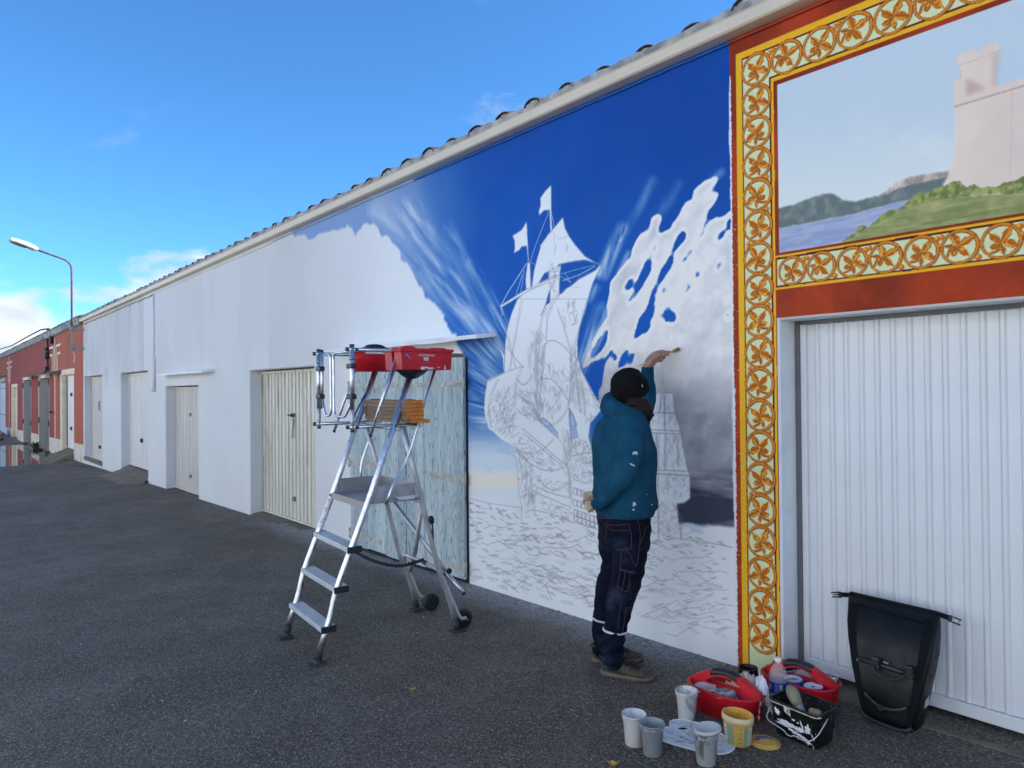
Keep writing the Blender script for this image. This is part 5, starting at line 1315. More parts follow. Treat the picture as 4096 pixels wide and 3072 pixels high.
# ---- stone blocks and weeds at the far end
M_stone = basic('rough_stone', alb(136, 134, 124), 0.95, var=0.3, scale=5, bump=1.0, bscale=20, bdist=0.02)
def rock(name, label, c, size, seed, mat=M_stone, cat='stone block', group=None):
    bm = bmesh.new(); bmesh.ops.create_cube(bm, size=1); bmesh.ops.subdivide_edges(bm, edges=bm.edges[:], cuts=4, use_grid_fill=True); r = random.Random(seed)
    for v in bm.verts:
        q = v.co.copy(); m = max(abs(q.x), abs(q.y), abs(q.z)); rr = q.length
        q = q * (1 - .32 * max(0, rr / .5 - 1)); v.co = Vector((q.x * size[0], q.y * size[1], q.z * size[2])) * (1 + r.uniform(-.05, .05))
    me = bpy.data.meshes.new(name); bm.to_mesh(me); bm.free(); me.materials.append(mat)
    for p in me.polygons: p.use_smooth = True
    o = link(name, me, None, c); return tag(o, label, cat, group)
X_, Y_ = -43.2, -.75; rock('stone_block', 'squared grey stone block on the ground, nearer of two by the blue door', (X_, Y_, base_z(X_) + .17), (2.0, .5, .42), 1, group='stone blocks by the blue door')
X_, Y_ = -46.4, -.62; rock('stone_block', 'grey stone block behind the nearer one, by the blue door', (X_, Y_, base_z(X_) + .19), (2.2, .45, .50), 2, group='stone blocks by the blue door')
M_weed = basic('weed_leaf', (0.055, 0.075, 0.025), 0.7, var=0.5, scale=20)
def weed(x, y, h, n, seed, label):
    r = random.Random(seed); mb = MB(); z = float(max(ground_z(x, y), base_z(x) - .02))
    for k in range(n):
        a = r.uniform(0, 6.28); L_ = h * r.uniform(.4, 1.0); b = Vector((x + r.uniform(-.25, .25), y + r.uniform(-.07, .07), z - .03)); d = Vector((math.cos(a) * .5, math.sin(a) * .35 - .1, 1)).normalized()
        s = d.cross(Vector((0, 0, 1))); s = (s.normalized() if s.length > .01 else Vector((1, 0, 0))) * L_ * .07
        m1 = b + d * L_ * .55; tip = m1 + (d + Vector((math.cos(a), math.sin(a), -.4)) * .6).normalized() * L_ * .5
        mb.add([b - s * .5, b + s * .5, m1 + s, m1 - s, tip], [(0, 1, 2, 3), (3, 2, 4)])
    return tag(mb.build('weed', M_weed), label, 'weed', 'weeds along the foot of the red wall')
weed(-34.4, -.10, .50, 46, 1, 'taller weed clump at the left jamb of the plank door with weeds'); weed(-33.0, -.12, .22, 50, 2, 'low weeds at the foot of the nearer plank door')
weed(-30.9, -.12, .20, 40, 3, 'sparse weeds on the wall foot beside the mossy ramp'); weed(-37.9, -.12, .22, 40, 4, 'low weeds at the foot of the farther plank door')
# ================================================================ unseen row added behind the viewer to bounce sunlight onto the shaded wall
M_bounce = basic('bounce_render', (0.74, 0.80, 0.84), 0.9, var=0.06, scale=2.0, bump=0.2, bscale=40, bdist=0.005)  # pale cool tint chosen for the light the added row throws back
M_glass = basic('window_glass', (0.03, 0.035, 0.04), 0.05, var=0.1, bump=0)
M_shut = basic('grey_blue_shutter', (0.22, 0.30, 0.34), 0.6, var=0.1)
def bounce_row():
    YF = -9.6
    h = thing('house', 'unseen pale house row added across the street to bounce sunlight', 'building', (-16, YF - 3, base_z(-16)))
    mb = MB(); mb.box((-10, YF - 3.5, 2.7), (80, 7, 7.8)); mb.build('wall', M_bounce, h)
    mb = MB(); mb.prism([(-7.3, 6.5), (.35, 6.5), (.35, 6.62), (-3.5, 8.3), (-7.3, 6.62)], (0, 1, 0), (0, 0, 1), (-50.2, YF, 0), (80.4, 0, 0)); mb.build('roof', M_tile, h)
    for k in range(20):
        x = -48 + k * 3.9
        for z in (1.35, 4.6):
            if k % 4 == 2 and z < 2: continue
            m_ = MB(); m_.box((x, YF + .004, z), (1.1, .05, 1.4)); w_ = m_.build('window', M_glass, h)
            for s in (-1, 1): m_ = MB(); m_.box((x + s * .82, YF + .02, z), (.5, .05, 1.45)); m_.build('shutter', M_shut, w_)
        if k % 4 == 2: m_ = MB(); m_.box((x, YF + .01, .75), (1.2, .06, 2.3)); m_.build('door', M_shut, h)
bounce_row()
# ================================================================ platform ladder and what hangs on it
def lettering(name, text, size, o, ex, ey, mat, parent, extrude=.0006, align='CENTER'):
    """raised flat letters at o; ex reading direction, ey up"""
    cu = bpy.data.curves.new('tmp', 'FONT'); cu.body = text; cu.size = size; cu.extrude = extrude; cu.align_x = align; cu.align_y = 'CENTER'; cu.resolution_u = 3
    ob = bpy.data.objects.new('tmp', cu); COL.objects.link(ob)
    me = bpy.data.meshes.new_from_object(ob.evaluated_get(bpy.context.evaluated_depsgraph_get()))
    bpy.data.objects.remove(ob); bpy.data.curves.remove(cu)
    ex, ey = Vector(ex).normalized(), Vector(ey).normalized(); ez = ex.cross(ey)
    me.transform(Matrix((ex, ey, ez)).transposed().to_4x4()); me.transform(Matrix.Translation(Vector(o)))
    me.materials.clear(); me.materials.append(mat)
    return link(name, me, parent)
M_alu = NT('brushed_aluminium')
_c = M_alu.coord('Object'); _n = M_alu.noise(_c, 14, 5, .6); _f = M_alu.noise(_c, 160, 3)
M_alu = M_alu.done(M_alu.mix(M_alu.rng(_n, .3, .7), (.60, .61, .63), (.74, .75, .76)), M_alu.rng(M_alu.noise(_c, 30, 4), .3, .7, .26, .44), 1.0, M_alu.bump(_f, .05, .001))
M_alum = basic('dull_aluminium', (.55, .56, .58), .5, .85, var=.12, scale=10, bump=.1)
M_plate = NT('checker_plate'); _c = M_plate.coord('World', (1, 1, 1), (0.0, 0.0, .8)); _w = M_plate.new('ShaderNodeTexWave', wave_type='BANDS'); M_plate.l.new(_c, _w.inputs['Vector']); _w.inputs['Scale'].default_value = 28
M_plate = M_plate.done((.40, .395, .40), .45, .9, M_plate.bump(_w.outputs['Fac'], .6, .002))
M_treads = basic('worn_tread_aluminium', alb(176, 192, 212), .5, .35, var=.10, scale=9, bump=.1, speck=(alb(120, 130, 140), 30, .02))
M_blackp = basic('black_plastic', (.02, .02, .022), .45, var=.25, scale=20)
M_foot = basic('splashed_rubber_foot', (.035, .04, .045), .7, var=.4, scale=22, speck=((.35, .40, .46), 60, .10))
M_tyre = basic('splashed_black_wheel', (.014, .014, .016), .55, var=.3, scale=25, speck=((.62, .64, .66), 50, .03))
M_sticker = basic('white_sticker', (.72, .72, .74), .4, var=.04, bump=0)
M_stickred = basic('red_sticker', (.45, .02, .03), .4, var=.05, bump=0)
M_ink = basic('black_ink', (.02, .02, .022), .6, var=.1, bump=0)
LO = Vector((-4.853, -1.845, -.12)); lth = math.radians(-5)
Lw = Vector((math.cos(lth), math.sin(lth), 0)); Ld = Vector((-math.sin(lth), math.cos(lth), 0)); UP = Vector((0, 0, 1))
def LQ(s, z, t): return LO + Ld * s + Lw * t + UP * z
LR = Matrix((Lw, Ld, UP)).transposed()
lad = thing('platform_ladder', 'tall aluminium platform ladder with guard rails and wheels before the blue wooden door', 'ladder', LQ(.5, 0, .31))
def tub(name, pts, r, mat=M_alu, parent=lad, n=12, fil=.06, cap=True):
    m_ = MB(); m_.tube(fillet(pts, fil, 6) if fil else pts, r, n, cap); return m_.build(name, mat, parent)
TW = .62
def endcap(c, ax, r, parent, name='end_cap'):
    m_ = MB(); ax = Vector(ax).normalized(); m_.tube([Vector(c), Vector(c) + ax * .014], r, 12); m_.build(name, M_blackp, parent)
for t, bow in ((0, -.0), (TW, .0)):
    st = tub('stile', [LQ(.035, .05, t), LQ(.118, .275, t), LQ(.155, .44, t), LQ(.385, 1.0, t), LQ(.765, 2.0, t)], .0215, fil=.09)
    m_ = MB(); m_.tube([LQ(.045, .085, t), LQ(.030, .03, t)], .027, 12); m_.tube([LQ(.032, .036, t), LQ(.026, .012, t)], [.027, .034], 10); m_.box(LQ(.022, .009, t), (.082, .098, .014), LR, bev=.004); m_.build('foot', M_foot, lad)
    rear = tub('rear_leg', [LQ(.636, 1.47, t), LQ(.757, 1.04, t), LQ(.84, .72, t), LQ(.905, .455, t), LQ(.975, .29, t), LQ(1.045, .04, t)], .0185, M_alum, fil=.09)
    m_ = MB(); m_.tube([LQ(1.030, .085, t), LQ(1.048, .03, t)], .024, 12); m_.box(LQ(1.052, .009, t), (.078, .10, .014), LR, bev=.004); m_.build('foot', M_foot, lad)
    # guard rails
    a = tub('guard_rail', [LQ(.245, 1.993, t), LQ(.90, 1.993, t)], .0125, fil=0); endcap(LQ(.247, 1.993, t), -Ld, .014, a)
    a = tub('guard_rail', [LQ(.245, 1.487, t), LQ(.765, 1.487, t)], .0125, fil=0); endcap(LQ(.247, 1.487, t), -Ld, .014, a)
    for s_, z_ in ((.30, 1.993), (.30, 1.487), (.575, 1.487), (.745, 1.487)): m_ = MB(); q = .017 if t else -.017; m_.tube([LQ(s_, z_, t + q * .4), LQ(s_, z_, t + q * 1.25)], .009, 10); m_.build('bolt_cap', M_blackp, a)
    o_ = .016 if t else -.016
    tub('rail_brace', [LQ(.595, 1.985, t + o_), LQ(.395, 1.43, t + o_)], .0105, fil=0); endcap(LQ(.396, 1.433, t + o_), LQ(.395, 1.43, 0) - LQ(.595, 1.985, 0), .0108, lad)
    if t: tub('rail_brace', [LQ(.92, 1.98, t + o_), LQ(.75, 1.50, t + o_), LQ(.675, 1.29, t + o_), LQ(.615, 1.18, t + o_ + .0), LQ(.54, 1.08, t + o_ + .012), LQ(.495, .965, t + o_ + .012)], .0105, fil=.05)
    else: tub('rail_brace', [LQ(.92, 1.98, t + o_), LQ(.664, 1.337, t + o_), LQ(.604, 1.18, t + o_), LQ(.592, .98, t + o_)], .0105, fil=.05)
    # gate posts
    p = tub('gate_post', [LQ(.275, 1.60, t), LQ(.275, 2.015, t)], .0155, fil=0); endcap(LQ(.275, 2.013, t), UP, .0158, p)
    p = tub('gate_post', [LQ(.275, 1.455, t), LQ(.275, 1.62, t)], .0135, M_alum, fil=0); endcap(LQ(.275, 1.467, t), -UP, .014, p)
    ti = t + (.040 if t == 0 else -.040)
    p = tub('gate_post', [LQ(.285, 1.60, ti), LQ(.285, 2.008, ti)], .011, fil=0); endcap(LQ(.285, 2.006, ti), UP, .0112, p); endcap(LQ(.285, 1.612, ti), -UP, .0112, p)
    for z_ in (1.915, 1.905, 1.70): pass
    for z_ in (1.885, 1.685):
        m_ = MB(); m_.box(LQ(.278, z_, (t + ti) / 2), (.088, .040, .034), LR, bev=.008); m_.build('clamp', M_blackp, lad)
    m_ = MB(); m_.tube([LQ(.275, 1.925, t), LQ(.275, 1.945, t)], .0175, 14); m_.build('tape', M_greym, lad)
    # swinging half gate
    e = .21 if t == 0 else .265
    tub('gate_half', [LQ(.285, 1.985, ti), LQ(.285, 1.985, e), LQ(.287, 1.555, e), LQ(.287, 1.545, (e * .35 + ti * .65)), LQ(.287, 1.66, ti)], .0085, fil=.05)
# treads
for z_, s0 in ((.215, .055), (.452, .142), (.695, .232)):
    tr = MB(); tr.box(LQ(s0 + .045, z_, TW / 2), (TW + .03, .095, .034), LR, bev=.004); tr = tr.build('tread', M_treads, lad)
    for t in (-.018, TW + .018): m_ = MB(); m_.box(LQ(s0 + .045, z_ - .002, t), (.010, .100, .042), LR, bev=.003); m_.build('tread_cap', M_blackp, tr)
# platform with toe boards
pl = MB(); pl.box(LQ(.56, .975, TW / 2), (TW - .05, .40, .016), LR, bev=.003); pl.box(LQ(.362, .966, TW / 2), (TW - .05, .008, .045), LR); pl = pl.build('platform', M_plate, lad)
for t, nm in ((.028, 'toe_board'), (TW - .028, 'toe_board')):
    m_ = MB(); m_.prism([(.375, .97), (.752, .97), (.725, 1.085), (.41, 1.085)], Ld, UP, LO + Lw * (t - .003), Lw * .006); m_.build(nm, M_plate if t < .3 else M_alum, pl)
m_ = MB(); m_.box(LQ(.738, 1.03, TW / 2), (TW - .06, .006, .11), LR); m_.build('toe_board', M_plate, pl)
m_ = MB(); m_.box(LQ(.665, .99, TW - .018), (.006, .16, .022), LR); m_.build('side_strip', M_sticker, pl)
for s_, z_ in ((.40, .985), (.735, .985), (.58, .99)): m_ = MB(); m_.tube([LQ(s_, z_, TW - .02), LQ(s_, z_, TW + .026)], .006, 8); m_.build('rivet', M_greym, pl)
tub('cross_bar', [LQ(.70, 1.24, .02), LQ(.70, 1.24, .022)], .003, fil=0)
for s_, z_, r_b in ((.64, 1.46, .013), (.775, .955, .012)): tub('cross_bar', [LQ(s_, z_, 0), LQ(s_, z_, TW)], r_b, M_alum, fil=0)
# folded stabiliser bars crossing behind
a = tub('stabiliser_bar', [LQ(.80, .935, .585), LQ(.90, .54, .28), LQ(.965, .335, .06)], .0165, M_alum, fil=0); endcap(LQ(.801, .93, .583), LQ(.80, .935, .585) - LQ(.965, .335, .06), .0175, a)
a = tub('stabiliser_bar', [LQ(.80, .905, .09), LQ(1.0, .41, .59)], .0165, M_alum, fil=0); tub('stabiliser_end', [LQ(.99, .43, .57), LQ(1.045, .30, .72)], .0145, M_alu, a, fil=0); endcap(LQ(1.044, .302, .718), LQ(1.045, .30, .72) - LQ(.8, .905, .09), .015, a)
m_ = MB(); k0 = LQ(.985, .445, .60); m_.tube([k0, k0 + Lw * .025], .006, 8); m_.tube([k0 + Lw * .02, k0 + Lw * .034], .020, 9); m_.build('locking_knob', M_blackp, a)
# wheel frame
wf = tub('wheel_frame', [LQ(1.13, .085, .03), LQ(1.06, .11, .03), LQ(.98, .29, .03), LQ(.93, .45, .03), LQ(.915, .47, .10), LQ(.915, .47, TW - .14), LQ(.935, .44, TW - .03), LQ(1.00, .29, TW - .03), LQ(1.075, .085, TW - .0), LQ(1.125, .085, TW)], .0135, M_alum, fil=.06)
for t, fc in ((.075, 1), (TW - .055, -1)):
    c = LQ(1.135, .070, t); R = Matrix((Ld, UP, Lw)).transposed()
    w_ = MB(); w_.lathe([(.030, -.022), (.058, -.024), (.066, -.018), (.067, 0), (.066, .018), (.058, .024), (.030, .022)], c, 28, R=R); w_ = w_.build('wheel', M_tyre, lad)
    h_ = MB(); h_.lathe([(0.0, -.016), (.032, -.016), (.054, -.012)], c, 24, R=R); h_.lathe([(.054, .012), (.032, .016), (.0, .016)], c, 24, R=R)
    for k in range(8):
        a_ = k * math.pi / 4
        for q in (-.015, .015): h_.box(c + Lw * q + Ld * (math.cos(a_) * .034) + UP * (math.sin(a_) * .034), (.006, .040, .005), Matrix((Lw, Ld * math.cos(a_) + UP * math.sin(a_), Lw.cross(Ld * math.cos(a_) + UP * math.sin(a_)))).transposed())
    h_.tube([c - Lw * .03, c + Lw * .03], .011, 12); h_.build('wheel_hub', M_tyre, w_)
    m_ = MB(); m_.tube([c + Lw * (.02 * -fc), c + Lw * (.055 * -fc)], .009, 10); m_.build('axle_bolt', M_alu, w_)
# straps
def band(name, pts, wd, th, mat, parent, nrm=UP):
    P = smoothed(pts, 2); mb = MB(); vs = []
    for i, p in enumerate(P):
        d = (P[min(i + 1, len(P) - 1)] - P[max(i - 1, 0)]).normalized(); s_ = d.cross(Vector(nrm)).normalized(); n_ = s_.cross(d).normalized()
        vs += [p - n_ * wd / 2 - s_ * th / 2, p + n_ * wd / 2 - s_ * th / 2, p + n_ * wd / 2 + s_ * th / 2, p - n_ * wd / 2 + s_ * th / 2]
    n = len(P); fs = [(4 * i + k, 4 * i + (k + 1) % 4, 4 * i + 4 + (k + 1) % 4, 4 * i + 4 + k) for i in range(n - 1) for k in range(4)] + [(3, 2, 1, 0), (4 * n - 4, 4 * n - 3, 4 * n - 2, 4 * n - 1)]
    mb.add(vs, fs); return mb.build(name, mat, parent)
band('strap', [LQ(.27, .69, TW - .02), LQ(.45, .57, TW - .12), LQ(.70, .47, TW - .2), LQ(.905, .495, TW - .22)], .022, .003, M_blackp, lad)
m_ = MB(); m_.tube([LQ(.915, .47, TW - .24), LQ(.915, .47, TW - .19)], .0165, 12); m_.build('strap', M_blackp, lad)
band('strap', [LQ(.80, .83, TW + .03), LQ(.83, .82, TW + .05), LQ(.85, .74, TW + .02), LQ(.88, .58, TW - .02)], .02, .003, M_blackp, lad, Lw)
m_ = MB(); m_.box(LQ(.82, .83, TW + .055), (.035, .03, .05), LR @ Euler((.3, .5, 0)).to_matrix(), bev=.005); m_.build('strap_buckle', M_blackp, lad)
# sticker wrapped on the left stile
def on_stile(z): return LQ(.155 + (z - .44) * (.385 - .155) / .56, z, 0)
a0, a1 = on_stile(.955), on_stile(.735); ax = (a1 - a0).normalized(); m_ = MB(); m_.tube([a0, a1], .0219, 14, cap=False); stk = m_.build('label_sticker', M_sticker, lad)
m_ = MB(); m_.tube([on_stile(.972), on_stile(.952)], .0222, 14, cap=False); m_.build('label_band', M_stickred, stk)
toc = Vector(CAM) - a0; toc = (toc - ax * toc.dot(ax)).normalized(); sdv = ax.cross(toc).normalized()
lettering('lettering', 'GEEKO', .030, on_stile(.905) + toc * .0205 - sdv * .006, ax, toc.cross(ax), M_ink, stk)
for k, (z_, ln, dx) in enumerate(((.93, .02, .010), (.918, .012, .011), (.87, .03, .012), (.86, .03, .006), (.80, .018, -.008), (.79, .03, .004), (.775, .02, .009), (.76, .026, -.003))):
    m_ = MB(); m_.box(on_stile(z_) + toc * .0205 + sdv * dx, (ln if k % 2 else .004, .003 if k % 2 else .016, .0012), Matrix((ax, sdv, toc)).transposed()); m_.build('print_mark', M_ink, stk)

# ---- stack of planks on the guard rails
M_endg = m_grain('sawn_pine', alb(164, 122, 84), alb(142, 104, 74), alb(108, 76, 52), 26, 'x', .5)
M_wside = m_grain('aged_pine_side', alb(132, 116, 104), alb(112, 98, 88), alb(74, 62, 54), 22, 'x', .6)
M_cut = basic('orange_cut_end', alb(186, 120, 52), .8, var=.28, scale=60, bump=.3)
M_tie = basic('cable_tie', (.015, .015, .017), .5, var=.1, bump=0)
def plank(c, L_, w_, h_, R, label, end=+1, group='planks stacked on the ladder'):
    mb = MB(); b = .0025
    mb.box((0, 0, 0), (L_, w_, h_), bev=b); o = mb.build('plank', [M_wside, M_cut]); me = o.data
    for p in me.polygons:
        if p.normal.x * end > .8: p.material_index = 1
    o.matrix_world = Matrix.Translation(Vector(c)) @ R.to_4x4()
    return tag(o, label, 'plank', group)
names = ['bottom plank of the stack on the ladder, sticking out at the right rail', 'second plank from the bottom of the stack on the ladder', 'third plank from the bottom of the stack on the ladder', 'fourth plank from the bottom of the stack on the ladder', 'fifth plank from the bottom, just under the top one on the ladder', 'top plank of the stack on the ladder, under the cable tie']
zc = 1.5005
for k in range(6):
    s_c, tR, tL, wd = [(.712, .712, .03, .138), (.690, .705, .01, .136), (.682, .708, -.03, .134), (.684, .706, -.02, .138), (.683, .712, -.015, .137), (.684, .700, 0.0, .136)][k]
    h_ = .0262; plank(LQ(s_c, zc + h_ / 2, (tR + tL) / 2), tR - tL, wd, h_ - .001, LR @ Euler((0, 0, (.05, -.02, .015, -.01, .02, 0)[k])).to_matrix(), names[k]); zc += h_
def tie(name, pts, label):
    m_ = MB(); m_.tube(smoothed(pts, 2), .0022, 6); return tag(m_.build(name, M_tie), label, 'cable tie', 'cable ties round the plank stack')
zt = zc + .003
tie('cable_tie', [LQ(.61, 1.49, .62), LQ(.61, zt, .62), LQ(.76, zt, .62), LQ(.768, 1.60, .625), LQ(.77, 1.545, .66), LQ(.79, 1.47, .63), LQ(.70, 1.46, .60)], 'thin black cable tie with loose tail at the right end of the planks')
tie('cable_tie', [LQ(.60, 1.49, .08), LQ(.606, zt, .085), LQ(.69, zt, .09), LQ(.762, zt, .09), LQ(.765, 1.5, .09)], 'thin black cable tie round the left part of the planks')
band('bungee_strap', [LQ(.63, 1.70, .01), LQ(.60, 1.655, .02), LQ(.56, 1.56, -.012), LQ(.535, 1.49, -.02)], .012, .003, M_blackp, None); tag(bpy.data.objects['bungee_strap'], 'black strap tying the planks to the left stile of the ladder', 'strap')
plank(LQ(.93, 1.978, .485), .50, .075, .026, Matrix((Ld, -Lw, UP)).transposed(), 'short plank lying behind the red AMSTERDAM box', 1, group=None)

# ---- the two red caddies hung over the top rails
def m_red_plastic():
    t = NT('red_plastic'); c = t.coord('Object'); n = t.noise(c, 6, 4)
    col = t.mix(t.rng(n, .3, .7), alb(186, 20, 42), alb(166, 16, 36))
    s = t.math('MULTIPLY', t.rng(t.voro(c, 130), .12, .20, 1, 0), t.rng(t.noise(c, 9, 3), .50, .62))
    col = t.mix(t.math('MULTIPLY', s, .8), col, alb(226, 170, 176))
    return t.done(col, t.rng(t.noise(c, 20, 3), .3, .7, .34, .5), 0, t.bump(t.noise(c, 120, 2), .05, .001))
M_redp = m_red_plastic()
M_white_pt = basic('dried_white_paint', (.72, .73, .75), .7, var=.08, scale=40, bump=.5, bscale=120)
M_blue_pt = basic('dried_blue_paint', alb(40, 70, 140), .7, var=.2, scale=40)
M_lett = basic('white_print', (.74, .74, .76), .5, var=.03, bump=0)
def box_caddy():
    t0, t1, s0, s1, zb, zt = TW + .02, TW + .125, .565, .955, 1.862, 1.992
    ob = thing('paint_box', 'red AMSTERDAM paint box hung on the right guard rail of the ladder', 'paint box', LQ(.76, 1.86, TW + .07))
    def half(ta, tb):
        mb = MB(); prof = [(s0, zt), (s0 + .008, zb), (s1 - .010, zb), (s1, zt)]
        out = [LQ(s, z, tb) for s, z in prof]; inn = [LQ(s, z, ta) for s, z in prof]
        mb.add(out + inn, [(0, 1, 2, 3), (7, 6, 5, 4), (0, 4, 5, 1), (1, 5, 6, 2), (2, 6, 7, 3)]); return mb
    b = half(t0, t1); bo = b.build('body', M_redp, ob); b = half(TW - .125, TW - .02); b.build('body', M_redp, ob)
    for ta, tb in ((t0 - .004, t1 + .006), (TW - .131, TW - .016)):
        m_ = MB(); m_.box(LQ((s0 + s1) / 2, zt + .001, tb if tb > TW else ta), (.008, s1 - s0 + .016, .020), LR, bev=.002)
        for s in (s0, s1): m_.box(LQ(s, zt + .001, (ta + tb) / 2), (tb - ta, .010, .020), LR, bev=.002)
        m_.build('rim', M_redp, ob)
        m_ = MB(); m_.box(LQ((s0 + s1) / 2, zt - .035, (ta + tb) / 2), (tb - ta - .03, s1 - s0 - .02, .004), LR); m_.build('tray', M_redp, ob)
    # bridge with two raised hand grips over the rail
    m_ = MB(); m_.box(LQ((s0 + s1) / 2, zt + .017, TW), (.05, s1 - s0, .008), LR, bev=.002); m_.build('bridge', M_redp, ob)
    for (sa, sb, hh) in ((s0 + .02, s0 + .14, .022), (s1 - .16, s1 - .01, .016)):
        m_ = MB(); m_.prism([(sa, zt + .006), (sa + .02, zt + .006 + hh), (sb - .04, zt + .006 + hh), (sb, zt + .006)], Ld, UP, LO + Lw * (t0 + .02), Lw * .06); m_.build('grip', M_redp, ob)
    # pressed recess, print and smears on the outer face
    m_ = MB(); m_.tube([LQ(s0 + .09, zb + .004, t1), LQ(s0 + .125, zb + .05, t1 + .001), LQ(s0 + .15, zb + .058, t1 + .001), LQ(s1 - .075, zb + .058, t1 + .001), LQ(s1 - .05, zb + .045, t1 + .001), LQ(s1 - .032, zb + .004, t1)], .0022, 6); m_.build('pressed_line', M_redp, ob)
    nrm = Lw; f0 = LQ(0, 0, t1 + .0012)
    lettering('lettering', 'AMSTERDAM', .0215, LQ(.755, 1.958, t1 + .0010), Ld, UP, M_lett, ob)
    lettering('lettering', 'Expert Series', .0125, LQ(.748, 1.912, t1 + .0010), Ld, UP, M_greym, ob)
    m_ = MB(); m_.box(LQ(.752, 1.935, t1 + .0006), (.001, .036, .021), LR); m_.build('print_logo', M_lett, ob)
    lettering('lettering', 'ACRYLIC', .0085, LQ(.752, 1.931, t1 + .0016), Ld, UP, M_blue_pt, ob, .0003); lettering('lettering', '1 8 8 1', .009, LQ(.752, 1.941, t1 + .0016), Ld, UP, M_blue_pt, ob, .0003)
    r = random.Random(3)
    def smear(cs, cz, ls, lz, mat, seed):
        r = random.Random(seed); n = 26; poly = []
        for k in range(n):
            a = 2 * math.pi * k / n; j = r.uniform(.62, 1.15); poly.append((cs + math.cos(a) * ls * j, cz + math.sin(a) * lz * j))
        m_ = MB(); m_.prism(poly, Ld, UP, LO + Lw * (t1 + .0002), Lw * .0008); m_.build('paint_smear', mat, ob)
    for a_ in ((.725, 1.872, .018, .012, M_white_pt, 1), (.748, 1.876, .028, .006, M_white_pt, 2), (.785, 1.872, .030, .007, M_white_pt, 3), (.898, 1.878, .006, .016, M_white_pt, 4), (.847, 1.878, .014, .003, M_white_pt, 5), (.618, 1.966, .012, .016, M_blue_pt, 6), (.605, 1.985, .018, .006, M_blue_pt, 7)): smear(*a_)
    m_ = MB(); m_.tube([LQ(.60, 1.966, t1 + .001), LQ(.635, 1.936, t1 + .001)], .0016, 5); m_.build('paint_smear', M_white_pt, ob)
box_caddy()
def stadium(a, b, n=40, p=2.6):
    return [(math.copysign(abs(math.cos(2 * math.pi * k / n)) ** (2 / p), math.cos(2 * math.pi * k / n)) * a, math.copysign(abs(math.sin(2 * math.pi * k / n)) ** (2 / p), math.sin(2 * math.pi * k / n)) * b) for k in range(n)]
def caddy(loc, ex, L_, W_, H_, label, paint=True, depth=.6, group='oval red caddies'):
    """oval two-bin carrier: two deep half bins either side of a slot, a rim round both and an arched handle between"""
    ex = Vector(ex).normalized(); ey = UP.cross(ex); o = Vector(loc); ob = thing('paint_caddy', label, 'caddy', loc, group)
    gap = .035
    P = lambda x, y, z: o + ex * x + ey * y + UP * z
    a, b = L_ / 2, W_ / 2
    for s in (-1, 1):
        def ring(k, z, inset):
            pts = []
            n = 22; aa, bb = a * k - inset, b * k - inset
            for i in range(n + 1):
                t = math.pi * i / n; x = math.copysign(abs(math.cos(t)) ** (2 / 2.7), math.cos(t)) * aa; y = max(gap / 2 + inset, abs(math.sin(t)) ** (2 / 2.7) * bb)
                pts.append(P(x, s * y, z))
            for i in range(1, 12): x = -aa + 2 * aa * i / 12; pts.append(P(x, s * (gap / 2 + inset), z))
            return pts
        m_ = MB(); m_.loft([ring(.86, 0, 0), ring(.90, H_ * .45, 0), ring(.906, H_ * .452, 0), ring(.945, H_ * .93, 0)], False)
        m_.add(ring(.86, 0, 0), [tuple(range(34))]); m_.loft([ring(.94, H_ * .99, .004), ring(.88, H_ * (1 - depth), .004)], False); m_.add(ring(.88, H_ * (1 - depth), .004), [tuple(range(34))])
        m_.build('bin', M_redp, ob)
        m_ = MB(); m_.loft([ring(.945, H_ * .90, -.001), ring(1.0, H_ * .93, 0), ring(1.005, H_ * .98, 0), ring(.99, H_, 0), ring(.94, H_, .004), ring(.935, H_ * .95, .004)], False); m_.build('rim', M_redp, ob)
    # centre web and arched handle
    n = 24; hh = H_ * .62
    top = [(-a * .97 + 2 * a * .97 * i / n) for i in range(n + 1)]
    zarch = lambda x: H_ + hh * max(0, math.cos(x / (a * .97) * math.pi / 2)) ** .85
    zin = lambda x: H_ * .94 + max(0, (hh * .72)) * max(0, math.cos(min(1, abs(x) / (a * .56)) * math.pi / 2)) ** .7
    w2 = .024
    m_ = MB(); vs = []
    for x in top: vs += [P(x, -w2, zarch(x) - .004), P(x, -w2 * .5, zarch(x)), P(x, w2 * .5, zarch(x)), P(x, w2, zarch(x) - .004), P(x, w2, zin(x) if abs(x) < a * .56 else H_ * .9), P(x, -w2, zin(x) if abs(x) < a * .56 else H_ * .9)]
    fs = [(6 * i + k, 6 * i + (k + 1) % 6, 6 * i + 6 + (k + 1) % 6, 6 * i + 6 + k) for i in range(n) for k in range(6)] + [tuple(range(6)), tuple(range(6 * n, 6 * n + 6))[::-1]]
    m_.add(vs, fs); m_.build('handle', M_redp, ob)
    g = [x for x in np.linspace(-a * .40, a * .36, 14)]; m_ = MB(); rings = []
    for i, x in enumerate(g):
        k = 1 if 0 < i < 13 else .9
        zc_, hz = (zarch(x) + zin(x)) / 2 + .003, (zarch(x) - zin(x)) / 2 + .004
        rings.append([P(x, math.cos(t) * (w2 + .005) * k, zc_ + math.sin(t) * hz * k) for t in [2 * math.pi * q / 12 for q in range(12)]])
    m_.loft(rings); m_.build('handle_grip', M_blackp, ob)
    return ob, P
caddy(LQ(.715, 1.868, 0), Ld, .40, .26, .125, 'oval red caddy with black grip hung over the left guard rail of the ladder')
